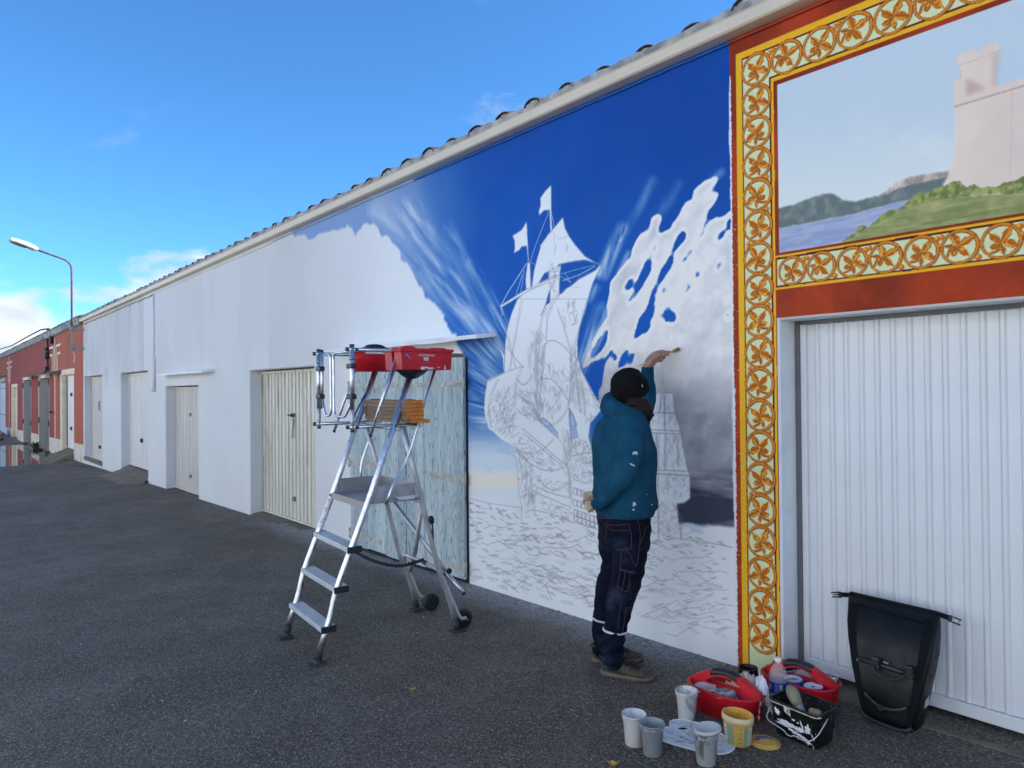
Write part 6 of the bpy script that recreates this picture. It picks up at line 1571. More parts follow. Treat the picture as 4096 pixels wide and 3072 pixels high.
# black bag slung under the AMSTERDAM box
m_ = MB(); rings = []
for k in range(9):
    s = .575 + .26 * k / 8; dep = .010 + .085 * math.sin(math.pi * min(1, (k + .6) / 8.2)) ** .8 * (1 - .25 * k / 8); rings.append([LQ(s, 1.885 - (dep if q == 1 else dep * .55 if q in (0, 2) else 0), TW + .03 + (.04, .02, -.02, -.05, .0, .05)[q] * .9) for q in range(6)])
m_.loft(rings, True, 0, True); M_cloth = basic('black_bag_cloth', (.012, .012, .014), .35, var=.3, scale=12, bump=.5, bscale=30, bdist=.01); tag(m_.build('black_bag', M_cloth), 'shiny black bag bulging below the red AMSTERDAM box', 'bag')
# ================================================================ the painter
from mathutils.bvhtree import BVHTree
from mathutils import noise as mnoise
E1 = Vector((math.sin(YAW), math.cos(YAW), 0)); E2 = Vector((-math.cos(YAW), math.sin(YAW), 0))
PP = Vector((-2.88, -.54, 0))
def PB(px, py, dd=0.0): return Vector(on_plane(px, py, PP + E2 * dd, E2))
def mpp(dd=0.0): return (PP + E2 * dd - Vector(CAM)).dot(E2) / FPX          # metres per photo pixel at that depth
def cloth_mat(name, c1, c2, scale, rough, bump=.25, fade=None):
    t = NT(name); c = t.coord('Object'); n = t.noise(c, scale, 5, .6)
    col = t.mix(t.rng(n, .3, .7), c1, c2)
    if fade: col = t.mix(t.math('MULTIPLY', t.rng(t.noise(c, fade[1], 5, .65), .54, .72), fade[2]), col, fade[0])
    h = t.math('ADD', t.noise(c, 420, 2), t.math('MULTIPLY', t.noise(c, 34, 4), 1.2))
    return t.done(col, rough, 0, t.bump(h, bump, .003), Specular_IOR_Level=.12)
M_hood = cloth_mat('teal_sweat_cloth', alb(14, 60, 92), alb(24, 76, 108), 7, .9)
M_jean = cloth_mat('dark_denim', alb(7, 12, 30), alb(14, 22, 46), 11, .85, .35, (alb(58, 72, 96), 4.0, .45))
M_hat = cloth_mat('black_knit', (.006, .006, .007), (.010, .010, .011), 40, .95, .6)
M_scarf = cloth_mat('brown_scarf_cloth', (.022, .016, .014), (.04, .028, .023), 20, .9, .5)
M_skin = NT('skin'); _c = M_skin.coord('Object')
M_skin = M_skin.done(M_skin.mix(M_skin.rng(M_skin.noise(_c, 22, 4), .35, .65), (.30, .155, .115), (.38, .215, .165)), .5, 0, M_skin.bump(M_skin.noise(_c, 160, 3), .15, .001), Subsurface_Weight=.08)
M_shoe = basic('grey_brown_suede', alb(72, 66, 62), .85, var=.22, scale=22, bump=.4, bscale=160)
M_shoed = basic('dark_shoe_panel', alb(42, 42, 48), .7, var=.2, scale=30, bump=.3)
M_sole = basic('shoe_sole', alb(96, 90, 86), .8, var=.22, scale=24, bump=.4)
M_soled = basic('dark_sole', alb(54, 52, 56), .8, var=.2, scale=24)
M_lace = basic('shoe_lace', alb(30, 30, 36), .7, var=.3, scale=60)
M_refl = basic('reflective_strip', (.60, .60, .62), .4, var=.05, bump=0)
M_stitch = basic('tan_stitching', alb(84, 66, 56), .8, var=.15, scale=200, bump=0)
person = thing('person', 'person in teal hoodie, dark work jeans and black beanie painting the mural', 'person', (PP.x, PP.y, float(ground_z(PP.x, PP.y))))
AT = math.radians(20)
def frame(a): return E1 * math.cos(a) + E2 * math.sin(a), -E1 * math.sin(a) + E2 * math.cos(a)
def ring(px_l, px_r, py, side, a=AT, dd=0.0, n=28, p=2.3, grow=0.0, z_tilt=0.0):
    """body section whose outline spans px_l..px_r in the photo and which is `side` half wide across"""
    F, S = frame(a); c = PB((px_l + px_r) / 2, py, dd); h = (px_r - px_l) / 2 * mpp(dd)
    b = math.sqrt(max(.0016, h * h - (side * math.sin(a)) ** 2)) / math.cos(a)
    b += grow; s = side + grow; out = []
    for k in range(n):
        t = 2 * math.pi * k / n
        x = math.copysign(abs(math.cos(t)) ** (2 / p), math.cos(t)) * b; y = math.copysign(abs(math.sin(t)) ** (2 / p), math.sin(t)) * s
        out.append(c + F * x + S * y + UP * (z_tilt * x))
    return out
def capsule(mb, pts, rs, n=14, sm=3):
    """closed tapering limb with rounded ends"""
    P = [Vector(p) for p in pts]; R_ = list(rs)
    if sm:
        Q, q = [], []
        for i in range(len(P) - 1):
            for k in range(sm):
                t = k / sm; p0, p1, p2, p3 = P[max(i - 1, 0)], P[i], P[i + 1], P[min(i + 2, len(P) - 1)]
                Q.append(.5 * ((2 * p1) + (-p0 + p2) * t + (2 * p0 - 5 * p1 + 4 * p2 - p3) * t * t + (-p0 + 3 * p1 - 3 * p2 + p3) * t ** 3)); q.append(R_[i] * (1 - t) + R_[i + 1] * t)
        P, R_ = Q + [P[-1]], q + [R_[-1]]
    a, b = (P[0] - P[1]).normalized(), (P[-1] - P[-2]).normalized()
    A = [P[0] + a * R_[0] * math.sin(t) for t in (1.4, 1.0, .5)]; ra = [R_[0] * math.cos(t) for t in (1.4, 1.0, .5)]
    B = [P[-1] + b * R_[-1] * math.sin(t) for t in (.5, 1.0, 1.4)]; rb = [R_[-1] * math.cos(t) for t in (.5, 1.0, 1.4)]
    mb.tube(A + P + B, ra + R_ + rb, n, True); return mb
def ball(mb, c, rx, ry, rz, R=None, n=20):
    mb.lathe([(math.cos(t) if abs(t) < 1.57 else 1e-6, math.sin(t) * rz) for t in np.linspace(-1.5707, 1.5707, 12)] if False else [(max(1e-5, math.cos(t)), math.sin(t) * rz) for t in np.linspace(-math.pi / 2, math.pi / 2, 13)], c, n, R=R, sx=rx, sy=ry); return mb

# ---- where the brush, hands and joints are
tip = Vector(on_wall(2719, 1395, -.004)); dirt = Vector(rays(2552.4, 1464)); LB = .295
q = Vector(CAM) - tip; A_, B_, C_ = dirt.dot(dirt), 2 * dirt.dot(q), q.dot(q) - LB * LB
disc = B_ * B_ - 4 * A_ * C_
if disc < 0: LB = math.sqrt(q.dot(q) - B_ * B_ / 4 / A_) * 1.04; C_ = q.dot(q) - LB * LB; disc = B_ * B_ - 4 * A_ * C_
tail = Vector(CAM) + dirt * ((-B_ - math.sqrt(max(0, disc))) / 2 / A_)
print('brush', LB, tip, tail, (tip - PP).dot(E2), (tail - PP).dot(E2))
BX = (tip - tail).normalized()
grip = tail + BX * LB * .63
gd = (grip - PP).dot(E2)
lw = PB(2590, 1464, gd + .01)                                        # left wrist
ls = PB(2548, 1700, .19); le = PB(2592, 1600, (.19 + gd) / 2 + .10)      # left shoulder, elbow
rsld, relb, rwr = PB(2515, 1752, -.185), PB(2492, 1905, -.255), PB(2394, 2012, -.165)
print('arm', (le - ls).length, (lw - le).length, (relb - rsld).length, (rwr - relb).length, gd)
# ---- body: one skin from head to hands
b = MB()
FH = (E1 * math.cos(math.radians(58)) + E2 * math.sin(math.radians(58)) + UP * .38).normalized(); SH = FH.cross(UP).normalized(); UH = SH.cross(FH).normalized()
hc = PB(2521, 1549, 0); RH = Matrix((FH, SH, UH)).transposed()
ball(b, hc, .098, .080, .112, RH); ball(b, hc + FH * .030 - UH * .055, .066, .062, .062, RH); ball(b, hc + FH * .070 - UH * .095, .028, .030, .020, RH)
b.loft([[hc + FH * (.086 + d * .9) + SH * (math.cos(t) * w_) + UH * (z_ + math.sin(t) * .010) for t in [2 * math.pi * k / 10 for k in range(10)]] for d, w_, z_ in ((0, .010, .012), (.014, .011, -.004), (.028, .015, -.024), (.010, .013, -.036))])
for s in (-1, 1):
    ball(b, hc + SH * (s * .081) - UH * .012 - FH * .006, .016, .010, .031, RH)
    ball(b, hc + FH * .074 + SH * (s * .033) + UH * .022, .02, .024, .010, RH)
ball(b, hc + FH * .088 - UH * .062, .014, .024, .006, RH); ball(b, hc + FH * .087 - UH * .076, .013, .021, .007, RH)
capsule(b, [hc - UH * .06, PB(2523, 1625, 0), PB(2510, 1680, 0)], [.060, .060, .075])
b.loft([ring(2420, 2575, 1680, .13), ring(2398, 2585, 1760, .17), ring(2400, 2595, 1900, .165), ring(2405, 2595, 2010, .16), ring(2415, 2580, 2100, .15), ring(2430, 2565, 2150, .13)])
capsule(b, [PB(2515, 1740, -.14), rsld, relb, rwr], [.06, .05, .042, .028]); capsule(b, [PB(2530, 1735, .13), ls, le, lw], [.06, .05, .042, .029])
for pts in ([(2502, 2140, -.10), (2500, 2280, -.11), (2478, 2400, -.12), (2458, 2520, -.13), (2445, 2640, -.13)], [(2462, 2140, .10), (2458, 2280, .12), (2428, 2410, .12), (2412, 2510, .12), (2402, 2600, .12)]):
    capsule(b, [PB(*p) for p in pts], [.070, .066, .052, .042, .036])
def finger(mb, pts, r0=.0095, r1=.0072): capsule(mb, pts, list(np.linspace(r0, r1, len(pts))), 10, 2)
# left hand: palm from the wrist to the knuckles, four fingers and a thumb closing on the brush handle
def HB(px, py, d=0.0): return PB(px, py, gd + d)
capsule(b, [lw, HB(2604, 1444, .005), HB(2624, 1424, .0)], [.030, .036, .033]); capsule(b, [HB(2606, 1448, .01), HB(2630, 1434, .01)], [.026, .022])
G = lambda f, u=0.0, v=0.0: tail + BX * (LB * f) + UP * u + E2 * v
finger(b, [HB(2626, 1409, -.010), HB(2648, 1404, -.016), G(.70, .012, -.010), G(.765, .006, -.006)], .0105, .0078)
finger(b, [HB(2632, 1414, .006), HB(2652, 1412, .004), G(.68, .004, .014), G(.735, -.010, .008)], .0105, .0080)
finger(b, [HB(2630, 1424, .018), HB(2650, 1424, .020), HB(2660, 1428, .014), HB(2650, 1436, .004)], .0100, .0078)
finger(b, [HB(2624, 1434, .026), HB(2642, 1438, .028), HB(2648, 1442, .018), HB(2640, 1446, .006)], .0090, .0070)
finger(b, [HB(2604, 1440, -.020), HB(2628, 1428, -.030), HB(2646, 1420, -.018), G(.70, -.006, -.012)], .0125, .0088)
# right hand behind the back, thumb on the near face of the sponge and the fingers behind and under it
def RB(px, py, d): return PB(px, py, d)
capsule(b, [rwr, RB(2380, 2013, -.150), RB(2369, 2015, -.138)], [.028, .034, .028])
finger(b, [RB(2381, 2000, -.172), RB(2366, 1995, -.184), RB(2352, 1996, -.184), RB(2338, 2001, -.180)], .0125, .0090)
finger(b, [RB(2372, 2000, -.128), RB(2356, 1996, -.122), RB(2340, 1999, -.128), RB(2334, 2004, -.140)], .0100, .0078)
finger(b, [RB(2370, 2010, -.122), RB(2354, 2008, -.118), RB(2340, 2012, -.126), RB(2336, 2015, -.140)], .0100, .0078)
finger(b, [RB(2371, 2022, -.126), RB(2358, 2024, -.122), RB(2346, 2026, -.128)], .0098, .0076)
finger(b, [RB(2378, 2030, -.150), RB(2370, 2040, -.158), RB(2362, 2044, -.160), RB(2354, 2046, -.156)], .0100, .0080)
me = remeshed(b, .0042, 3, 'body'); me.materials.append(M_skin); link('body', me, person)
M_eye = basic('eye', (.02, .015, .012), .15, var=.05, bump=0); M_eyew = basic('eye_white', (.6, .6, .58), .3, var=.05, bump=0)
for s in (-1, 1):
    m_ = MB(); ec = hc + FH * .083 + SH * (s * .033) + UH * .010; ball(m_, ec, .011, .013, .010, RH); o = m_.build('eye', M_eyew, person); m_ = MB(); ball(m_, ec + FH * .008, .004, .006, .006, RH); m_.build('iris', M_eye, o)

# ---- hoodie
h = MB()
h.loft([ring(2452, 2556, 1645, .085), ring(2420, 2574, 1668, .165, z_tilt=-.05), ring(2392, 2586, 1702, .215), ring(2378, 2597, 1750, .228), ring(2376, 2615, 1800, .228), ring(2377, 2618, 1850, .222), ring(2380, 2613, 1900, .212), ring(2378, 2616, 1950, .208), ring(2375, 2620, 1985, .205),
        ring(2378, 2622, 2015, .204), ring(2390, 2612, 2042, .192), ring(2395, 2600, 2057, .186)])
capsule(h, [PB(2500, 1728, -.12), PB(2520, 1760, -.185), PB(2518, 1810, -.225), PB(2503, 1862, -.245), PB(2488, 1908, -.245), PB(2458, 1948, -.215), PB(2425, 1985, -.185), PB(2396, 2011, -.168)], [.070, .082, .080, .073, .070, .060, .052, .042], 18)
capsule(h, [PB(2520, 1722, .12), ls, (ls + le) / 2 + E2 * .01, le, (le * .45 + lw * .55), lw * .86 + le * .14], [.075, .078, .064, .056, .046, .036], 16)
capsule(h, [PB(2392, 2014, -.166), PB(2384, 2012, -.162)], [.044, .040], 16)
# hood bunched round the neck and falling on the back
hoodp = [(2437, 1608, -.02, .050), (2452, 1626, -.075, .047), (2488, 1640, -.105, .042), (2530, 1656, -.095, .036), (2562, 1664, -.05, .032), (2568, 1655, .03, .032), (2540, 1635, .09, .036), (2490, 1612, .10, .044), (2450, 1598, .055, .050)]
P_ = [PB(x, y, d) for x, y, d, r in hoodp]; n_ = len(P_); loop, lr = [], []
for i in range(n_):
    for k in range(4):
        t = k / 4; p0, p1, p2, p3 = P_[i - 1], P_[i], P_[(i + 1) % n_], P_[(i + 2) % n_]
        loop.append(.5 * ((2 * p1) + (-p0 + p2) * t + (2 * p0 - 5 * p1 + 4 * p2 - p3) * t * t + (-p0 + 3 * p1 - 3 * p2 + p3) * t ** 3)); lr.append(hoodp[i][3] * (1 - t) + hoodp[(i + 1) % n_][3] * t)
h.tube(loop, lr, 14, False, closed=True)
capsule(h, [PB(2432, 1622, -.03), PB(2438, 1648, -.06), PB(2470, 1668, -.10)], [.040, .040, .026]); capsule(h, [PB(2436, 1600, .03), PB(2430, 1630, .05)], [.045, .05])
me = remeshed(h, .0085, 5, 'hoodie')
def fold(co, no, seed, amp):
    u = (co - np.array(PP)) @ np.array(E1); v = (co - np.array(PP)) @ np.array(E2); z = co[:, 2]
    a = np.sin(26 * (z * .8 + u * .5) + 5 * (fbm(u * 6, z * 5 + v * 3, 3, seed) - .5) * 6)
    k = sstep(fbm(u * 5 + 3, z * 5 + v * 4, 3, seed + 1), .42, .66)
    return amp * (a * k * .6 + 2.0 * (fbm(u * 13, z * 9 + v * 11, 3, seed + 2) - .5))
displace(me, lambda co, no: fold(co, no, 1, .0085) * (0.45 + sstep(-co[:, 2], -1.25, -.80) * .9))
me.materials.append(M_hood); hood = link('hoodie', me, person)
# ribbed hem and cuffs stand a little proud
def hoop(name, rg, height, mat, parent, rib=0, th=.004, ax=UP):
    mb = MB(); n = len(rg); c = sum(rg, Vector()) / n
    out = lambda k, zz: [p + ax * zz + (p - c).normalized() * (k + (rib and .0022 * math.sin(i * math.pi * 2 * rib / n))) for i, p in enumerate(rg)]
    mb.loft([out(-.006, 0), out(th, .002), out(th * 1.3, height * .5), out(th, height - .002), out(-.006, height)], False); return mb.build(name, mat, parent)
hem = [p for p in ring(2393, 2603, 2058, .188, n=120)]
hoop('hem', hem, .055, M_hood, hood, 40, .001)
def sleeve_hoop(a, bq, r, L_, parent):
    ax = (bq - a).normalized(); s_ = ax.cross(UP).normalized(); t_ = s_.cross(ax); rg = [a + s_ * (math.cos(2 * math.pi * k / 60) * r) + t_ * (math.sin(2 * math.pi * k / 60) * r) for k in range(60)]
    return hoop('cuff', rg, L_, M_hood, parent, 20, .002, ax)
sleeve_hoop(PB(2412, 1998, -.175), PB(2386, 2013, -.160), .043, .050, hood)
d_ = (lw - le).normalized(); sleeve_hoop(lw - d_ * .055, lw, .036, .050, hood)
# ---- things lying on the cloth: seams, stitching, paint flecks, found by looking along the view
def caster(*obs):
    trees = []
    for o in obs:
        m = o.data; trees.append(BVHTree.FromPolygons([v.co.copy() for v in m.vertices], [list(p.vertices) for p in m.polygons]))
    def hit(px, py, off=.001):
        d = Vector(rays(px, py)).normalized(); best = None
        for t in trees:
            r = t.ray_cast(Vector(CAM), d)
            if r[0] is not None and (best is None or r[3] < best[3]): best = r
        return (best[0] + best[1] * off) if best else None
    return hit
def seam(name, pts, r, mat, parent, hit, off=.0008, step=8):
    out = []
    for (a, c) in zip(pts[:-1], pts[1:]):
        n = max(1, int(math.hypot(c[0] - a[0], c[1] - a[1]) / step))
        out += [hit(a[0] + (c[0] - a[0]) * k / n, a[1] + (c[1] - a[1]) * k / n, off) for k in range(n)]
    out.append(hit(*pts[-1], off)); out = [p for p in out if p is not None]
    if len(out) < 2: return None
    Q = [out[0]]
    for p in out[1:]:
        if (p - Q[-1]).length > .06: break
        if (p - Q[-1]).length > .002: Q.append(p)
    if len(Q) < 2: return None
    m_ = MB(); m_.tube(smoothed(Q, 1), r, 5); return m_.build(name, mat, parent)
hh = caster(hood)
C2 = lambda p: T(2300, 1700, 3.6875, p); C1 = lambda p: T(2330, 1350, 3.6867, p)
M_hoods = basic('teal_seam', alb(14, 52, 80), .9, var=.1, bump=0)
for p in (C2([(600, 320), (595, 260), (640, 190), (720, 130), (820, 92), (920, 92), (1000, 130), (1024, 200), (1022, 330)]), C2([(812, 820), (850, 900), (870, 1000), (868, 1080)]), C2([(1140, 740), (1145, 860), (1110, 1020), (1050, 1110)]), C2([(1004, 1140), (1010, 1230), (1026, 1310)]),
          C1([(320, 1070), (400, 1130), (480, 1135), (600, 1105), (760, 1150), (850, 1190), (900, 1170)])): seam('seam', p, .0018, M_hoods, hood, hh, .0006)
def fleck(poly, mat, parent, hit, name='paint_fleck'):
    c = (sum(p[0] for p in poly) / len(poly), sum(p[1] for p in poly) / len(poly)); pts = [hit(*p, .0012) for p in poly]; cc = hit(*c, .0016)
    if cc is None or any(p is None or (p - cc).length > .06 for p in pts): return
    mb = MB(); n = len(pts); mb.add(pts + [cc], [(k, (k + 1) % n, n) for k in range(n)]); mb.build(name, mat, parent)
M_fleck = basic('paint_fleck', (.55, .58, .60), .7, var=.1, scale=60, bump=.3)
for p in ([(845, 410), (868, 395), (890, 388), (918, 390), (925, 425), (905, 445), (895, 428), (875, 432), (850, 440)], [(803, 562), (825, 566), (850, 575), (885, 598), (880, 610), (845, 600), (820, 585)], [(855, 1140), (880, 1135), (905, 1170), (880, 1195), (850, 1200)], [(1120, 1165), (1140, 1170), (1142, 1188), (1125, 1186)], [(840, 1240), (880, 1236), (878, 1256), (850, 1262)], [(1040, 1018), (1062, 1020), (1058, 1032)]): fleck(C2(p), M_fleck, hood, hh)
m_ = MB(); m_.tube(smoothed([PB(2566, 1672, -.06), PB(2568, 1690, -.075), PB(2571, 1702, -.08)], 2), .003, 6); m_.build('drawstring', M_hoods, hood)

# ---- jeans
j = MB()
j.loft([ring(2396, 2598, 2030, .175), ring(2390, 2595, 2068, .182), ring(2400, 2594, 2110, .185), ring(2398, 2592, 2160, .182), ring(2404, 2588, 2195, .165)])
capsule(j, [PB(2506, 2130, -.085), PB(2517, 2185, -.10), PB(2514, 2267, -.115), PB(2503, 2327, -.12), PB(2482, 2400, -.12), PB(2475, 2440, -.12), PB(2461, 2512, -.125), PB(2452, 2575, -.128), PB(2450, 2640, -.128)], [.092, .108, .096, .089, .082, .077, .0655, .0645, .058], 20)
capsule(j, [PB(2462, 2130, .085), PB(2456, 2185, .10), PB(2466, 2255, .115), PB(2440, 2339, .12), PB(2428, 2411, .12), PB(2418, 2471, .12), PB(2412, 2508, .12), PB(2412, 2565, .12), PB(2408, 2605, .12)], [.088, .100, .091, .086, .080, .069, .066, .061, .057], 20)
me = remeshed(j, .0085, 4, 'jeans')
def crumple(co, no):
    u = (co - np.array(PP)) @ np.array(E1); v = (co - np.array(PP)) @ np.array(E2); z = co[:, 2]
    low = sstep(-z, -.42, -.05); knee = np.exp(-((z - .50) / .09) ** 2); thigh = np.exp(-((z - .74) / .1) ** 2)
    w = np.sin(z * 92 + 9 * (fbm(u * 8, v * 8 + z * 3, 3, 3) - .5) * 2 + u * 16) * .0055 * low + np.sin(z * 66 + u * 26 + 4 * fbm(u * 7, z * 7, 2, 4)) * .0042 * (knee + .5 * thigh)
    return w + (fbm(u * 14, z * 10 + v * 9, 3, 5) - .5) * .010
displace(me, crumple); me.materials.append(M_jean); jeans = link('jeans', me, person)
jh = caster(jeans)
C3 = lambda p: T(2330, 2050, 4.1486, p); C4 = lambda p: T(2330, 2400, 4.6086, p)
for p in (C3([(320, 92), (480, 104), (650, 100), (890, 84)]), C3([(320, 82), (480, 94), (650, 90), (890, 74)]), C3([(900, 90), (935, 210), (962, 330), (950, 520), (935, 660), (915, 800), (890, 900)]), C3([(385, 180), (430, 205), (560, 215), (680, 200), (760, 185)]), C3([(385, 180), (430, 250), (480, 290), (600, 305), (790, 290)]),
          C3([(760, 190), (800, 310), (818, 450), (800, 600), (700, 608), (575, 622), (515, 530)]), C3([(300, 40), (330, 160), (400, 260), (390, 380), (375, 440), (400, 480)]), C3([(1060, 220), (1010, 400), (955, 510)]), C3([(650, 640), (640, 800), (628, 940), (600, 1100), (575, 1240), (660, 1280), (740, 1320), (770, 1240), (790, 1060), (800, 970)]),
          C3([(628, 930), (715, 965), (800, 980), (875, 985)]), C3([(628, 945), (715, 985), (800, 1000), (875, 1008)]), C3([(715, 970), (690, 1120), (660, 1275)]), C3([(730, 620), (790, 700), (830, 810), (885, 905)]), C4([(720, 30), (690, 200), (660, 420), (655, 530)]), C4([(790, 150), (890, 140)]), C4([(800, 160), (770, 420), (720, 660)])):
    seam('stitching', p, .0013, M_stitch, jeans, jh, .0006, 6)
def legband(cpx, cpy, dd, r, parent, tilt):
    c = PB(cpx, cpy, dd); rg = [c + E1 * (math.cos(2 * math.pi * k / 40) * r) + E2 * (math.sin(2 * math.pi * k / 40) * r) + UP * (-tilt * math.cos(2 * math.pi * k / 40) * r) for k in range(40)]
    hoop('reflective_strip', rg, .014, M_refl, parent, 0, .001)
legband(2458, 2526, -.125, .0695, jeans, .10); legband(2415, 2481, .12, .0695, jeans, .10)
for cp, rr in ((PB(2450, 2646, -.128), .062), (PB(2408, 2604, .12), .060)):
    hoop('hem', [cp + E1 * (math.cos(2 * math.pi * k / 40) * rr) + E2 * (math.sin(2 * math.pi * k / 40) * rr) for k in range(40)], .022, M_jean, jeans, 0, .002)

# ---- shoes
def shoe(heel, toe, label=None):
    heel, toe = Vector(heel), Vector(toe); d = (toe - heel); d.z = 0; L_ = d.length; d.normalize(); s_ = UP.cross(d); z0 = float(ground_z(heel.x, heel.y)); o = Vector((heel.x, heel.y, z0)); k = L_ / .315
    P = lambda x, y, z: o + d * x * k + s_ * y * k + UP * z
    n = 26; outline = []
    def hw(x):       # half width of the foot along its length
        t = x / .315; return .5 * (.066 + .030 * math.sin(min(1, t / .72) * math.pi / 2) ** 2) * (max(0, 1 - max(0, (t - .78) / .22) ** 2.4)) ** .5 * (max(0, 1 - max(0, (.14 - t) / .14) ** 2.2)) ** .5
    up_ = MB(); rings = []
    for x, ht, pinch in ((.004, .070, .8), (.02, .098, .86), (.05, .106, .88), (.085, .100, .92), (.115, .104, .84), (.15, .094, .86), (.185, .078, .92), (.22, .066, .96), (.255, .058, 1), (.285, .048, 1), (.305, .036, .9), (.313, .026, .7)):
        w_ = max(.008, hw(x)); rg = []
        for q in range(20):
            t = 2 * math.pi * q / 20; yy = math.cos(t); zz = math.sin(t)
            z = .016 + (ht - .016) * (.5 + .5 * math.copysign(abs(zz) ** .75, zz)); wid = w_ * (1 if zz < 0 else 1 - (1 - .55 * pinch) * zz ** 1.4) * .98
            rg.append(P(x, yy * wid, z))
        rings.append(rg)
    up_.loft(rings); ob = up_.build('shoe', M_shoe, person)
    if label: ob['label'] = label
    so = MB(); xs = np.concatenate([[.0005, .006], np.linspace(.018, .30, 22), [.309, .3145]]); topz = lambda x: .026 + .010 * math.exp(-((x) / .05) ** 2) + .008 * sstep(x, .26, .315) + .0035 * math.sin(x * 190)
    rg = []
    for x in xs:
        w_ = max(.004, hw(x) + .004); zb = .004 if x < .24 else .004 + .016 * ((x - .24) / .075) ** 2
        w2 = w_ * .96; rg.append([P(x, w_ * .92, zb), P(x, w_, zb + .008), P(x, w_, float(topz(x)) - .004), P(x, w2, float(topz(x))), P(x, -w2, float(topz(x))), P(x, -w_, float(topz(x)) - .004), P(x, -w_, zb + .008), P(x, -w_ * .92, zb)])
    so.loft(rg, True, 0, False); so.build('sole', M_sole, ob)
    tr = MB()
    for q in range(13):
        x = .012 + q * .0235; w_ = hw(x) + .003
        tr.box(P(x, 0, .006), (.014 * k, 2 * w_, .012), Matrix((d, s_, UP)).transposed())
    t_ = tr.build('tread_lug', M_soled, ob); t_['kind'] = 'stuff'
    for sd in (-1, 1):   # heel counter and side panel
        m_ = MB(); pts = []
        for x, za, zb in ((.002, .028, .082), (.02, .028, .088), (.05, .028, .080), (.08, .028, .066), (.11, .028, .046), (.135, .028, .034)):
            w_ = hw(x) + .0035; pts.append((P(x, sd * w_ * 1.01, za), P(x, sd * w_ * (1 - .22 * (zb - .05) / .05 if zb > .05 else 1), zb)))
        vs = [v for a in pts for v in a]; m_.add(vs, [(2 * i, 2 * i + 1, 2 * i + 3, 2 * i + 2) for i in range(len(pts) - 1)], 0, True); m_.build('heel_panel', M_shoed, ob)
    m_ = MB(); rg = [P(.045 + .046 * math.cos(t), .030 * math.sin(t), .098 + .008 * math.cos(t + 3.1)) for t in [2 * math.pi * q / 24 for q in range(24)]]; m_.tube(rg, .008, 8, False, closed=True); m_.build('collar', M_shoed, ob)
    m_ = MB(); m_.loft([[P(x, y * w_, z) for y in (-1, -.5, 0, .5, 1)] + [P(x, y * w_, z - .01) for y in (1, .5, 0, -.5, -1)] for x, w_, z in ((.098, .022, .118), (.13, .022, .105), (.17, .021, .090), (.205, .018, .075), (.225, .012, .067))]); m_.build('tongue', M_shoed, ob)
    m_ = MB()
    for q in range(5):
        x = .118 + q * .023; z = .110 - q * .0088
        m_.tube(smoothed([P(x, -.030, z - .016), P(x + .006, -.012, z + .003), P(x + .016, .012, z), P(x + .018, .030, z - .02)], 2), .0024, 6); m_.tube(smoothed([P(x, .030, z - .016), P(x + .006, .012, z + .003), P(x + .016, -.012, z), P(x + .018, -.030, z - .02)], 2), .0024, 6)
    for sd in (-1, 1): m_.tube(smoothed([P(.125, sd * .004, .112), P(.15, sd * .032, .110), P(.175, sd * .038, .085), P(.15, sd * .030, .082), P(.128, sd * .006, .108)], 3), .0022, 6); m_.tube(smoothed([P(.125, sd * .004, .112), P(.17, sd * .020, .102), P(.20, sd * .040, .066)], 2), .0022, 6)
    m_.build('lace', M_lace, ob)
    for q in range(4):
        for sd in (-1, 1): x = .13 + q * .026; m_ = MB(); m_.box(P(x, sd * (hw(x) * .80), .072 - q * .006), (.008, .004, .024), Matrix((d, s_, UP)).transposed() @ Euler((sd * .5, .5, 0)).to_matrix()); m_.build('lace_loop', M_shoed, ob)
    return ob
shoe(gpt(2403, 2694), gpt(2622, 2722))
hl = Vector(gpt(2368, 2648)); tl = Vector(gpt(2551, 2640)); shoe(hl, hl + (tl - hl).normalized() * .325)

# ---- scarf and beanie
s_ = MB()
for k, (dz, r, rr) in enumerate(((0, .066, .026), (-.026, .072, .028), (-.050, .070, .024))):
    c = PB(2540 + k * 4, 1612, 0) + UP * dz; Fh, Sh = frame(math.radians(35)); pts = [c + Fh * (math.cos(t) * r * 1.12) + Sh * (math.sin(t) * r * 1.05) - UP * (.034 * math.cos(t)) for t in [2 * math.pi * q / 20 for q in range(20)]]
    s_.tube(pts, [rr * (1 + .15 * math.sin(q * 1.7 + k)) for q in range(20)], 10, False, closed=True)
capsule(s_, [PB(2560, 1622, -.05), PB(2582, 1640, -.03), PB(2588, 1650, .02)], [.026, .030, .026])
me = remeshed(s_, .006, 2, 'scarf'); displace(me, lambda co, no: .0045 * np.sin(co[:, 2] * 190 + 6 * fbm(co[:, 0] * 12, co[:, 1] * 12, 2, 2))); me.materials.append(M_scarf); link('scarf', me, person)
AX = (UP * .86 - E1 * .36 - E2 * .34).normalized(); BX1 = (E1 - AX * E1.dot(AX)).normalized(); BX2 = AX.cross(BX1); rc = PB(2519, 1556, 0)
RB_ = Matrix((BX1, BX2, AX)).transposed()
m_ = MB(); m_.lathe([(.096, -.028), (.104, .0), (.1075, .03), (.1035, .062), (.090, .092), (.066, .114), (.036, .127), (.012, .132), (1e-4, .133)], rc, 60, R=RB_, sx=1.0, sy=.95); hat = m_.build('beanie', M_hat, person)
m_ = MB(); n = 200; rings = []
for z, r in ((-.036, .100), (-.040, .108), (-.034, .1125), (-.002, .1145), (.024, .1145), (.034, .112), (.036, .105)):
    rings.append([rc + RB_ @ Vector((math.cos(2 * math.pi * k / n) * (r + .0018 * math.sin(2 * math.pi * k / n * 50)), math.sin(2 * math.pi * k / n) * (r + .0018 * math.sin(2 * math.pi * k / n * 50)) * .95, z)) for k in range(n)])
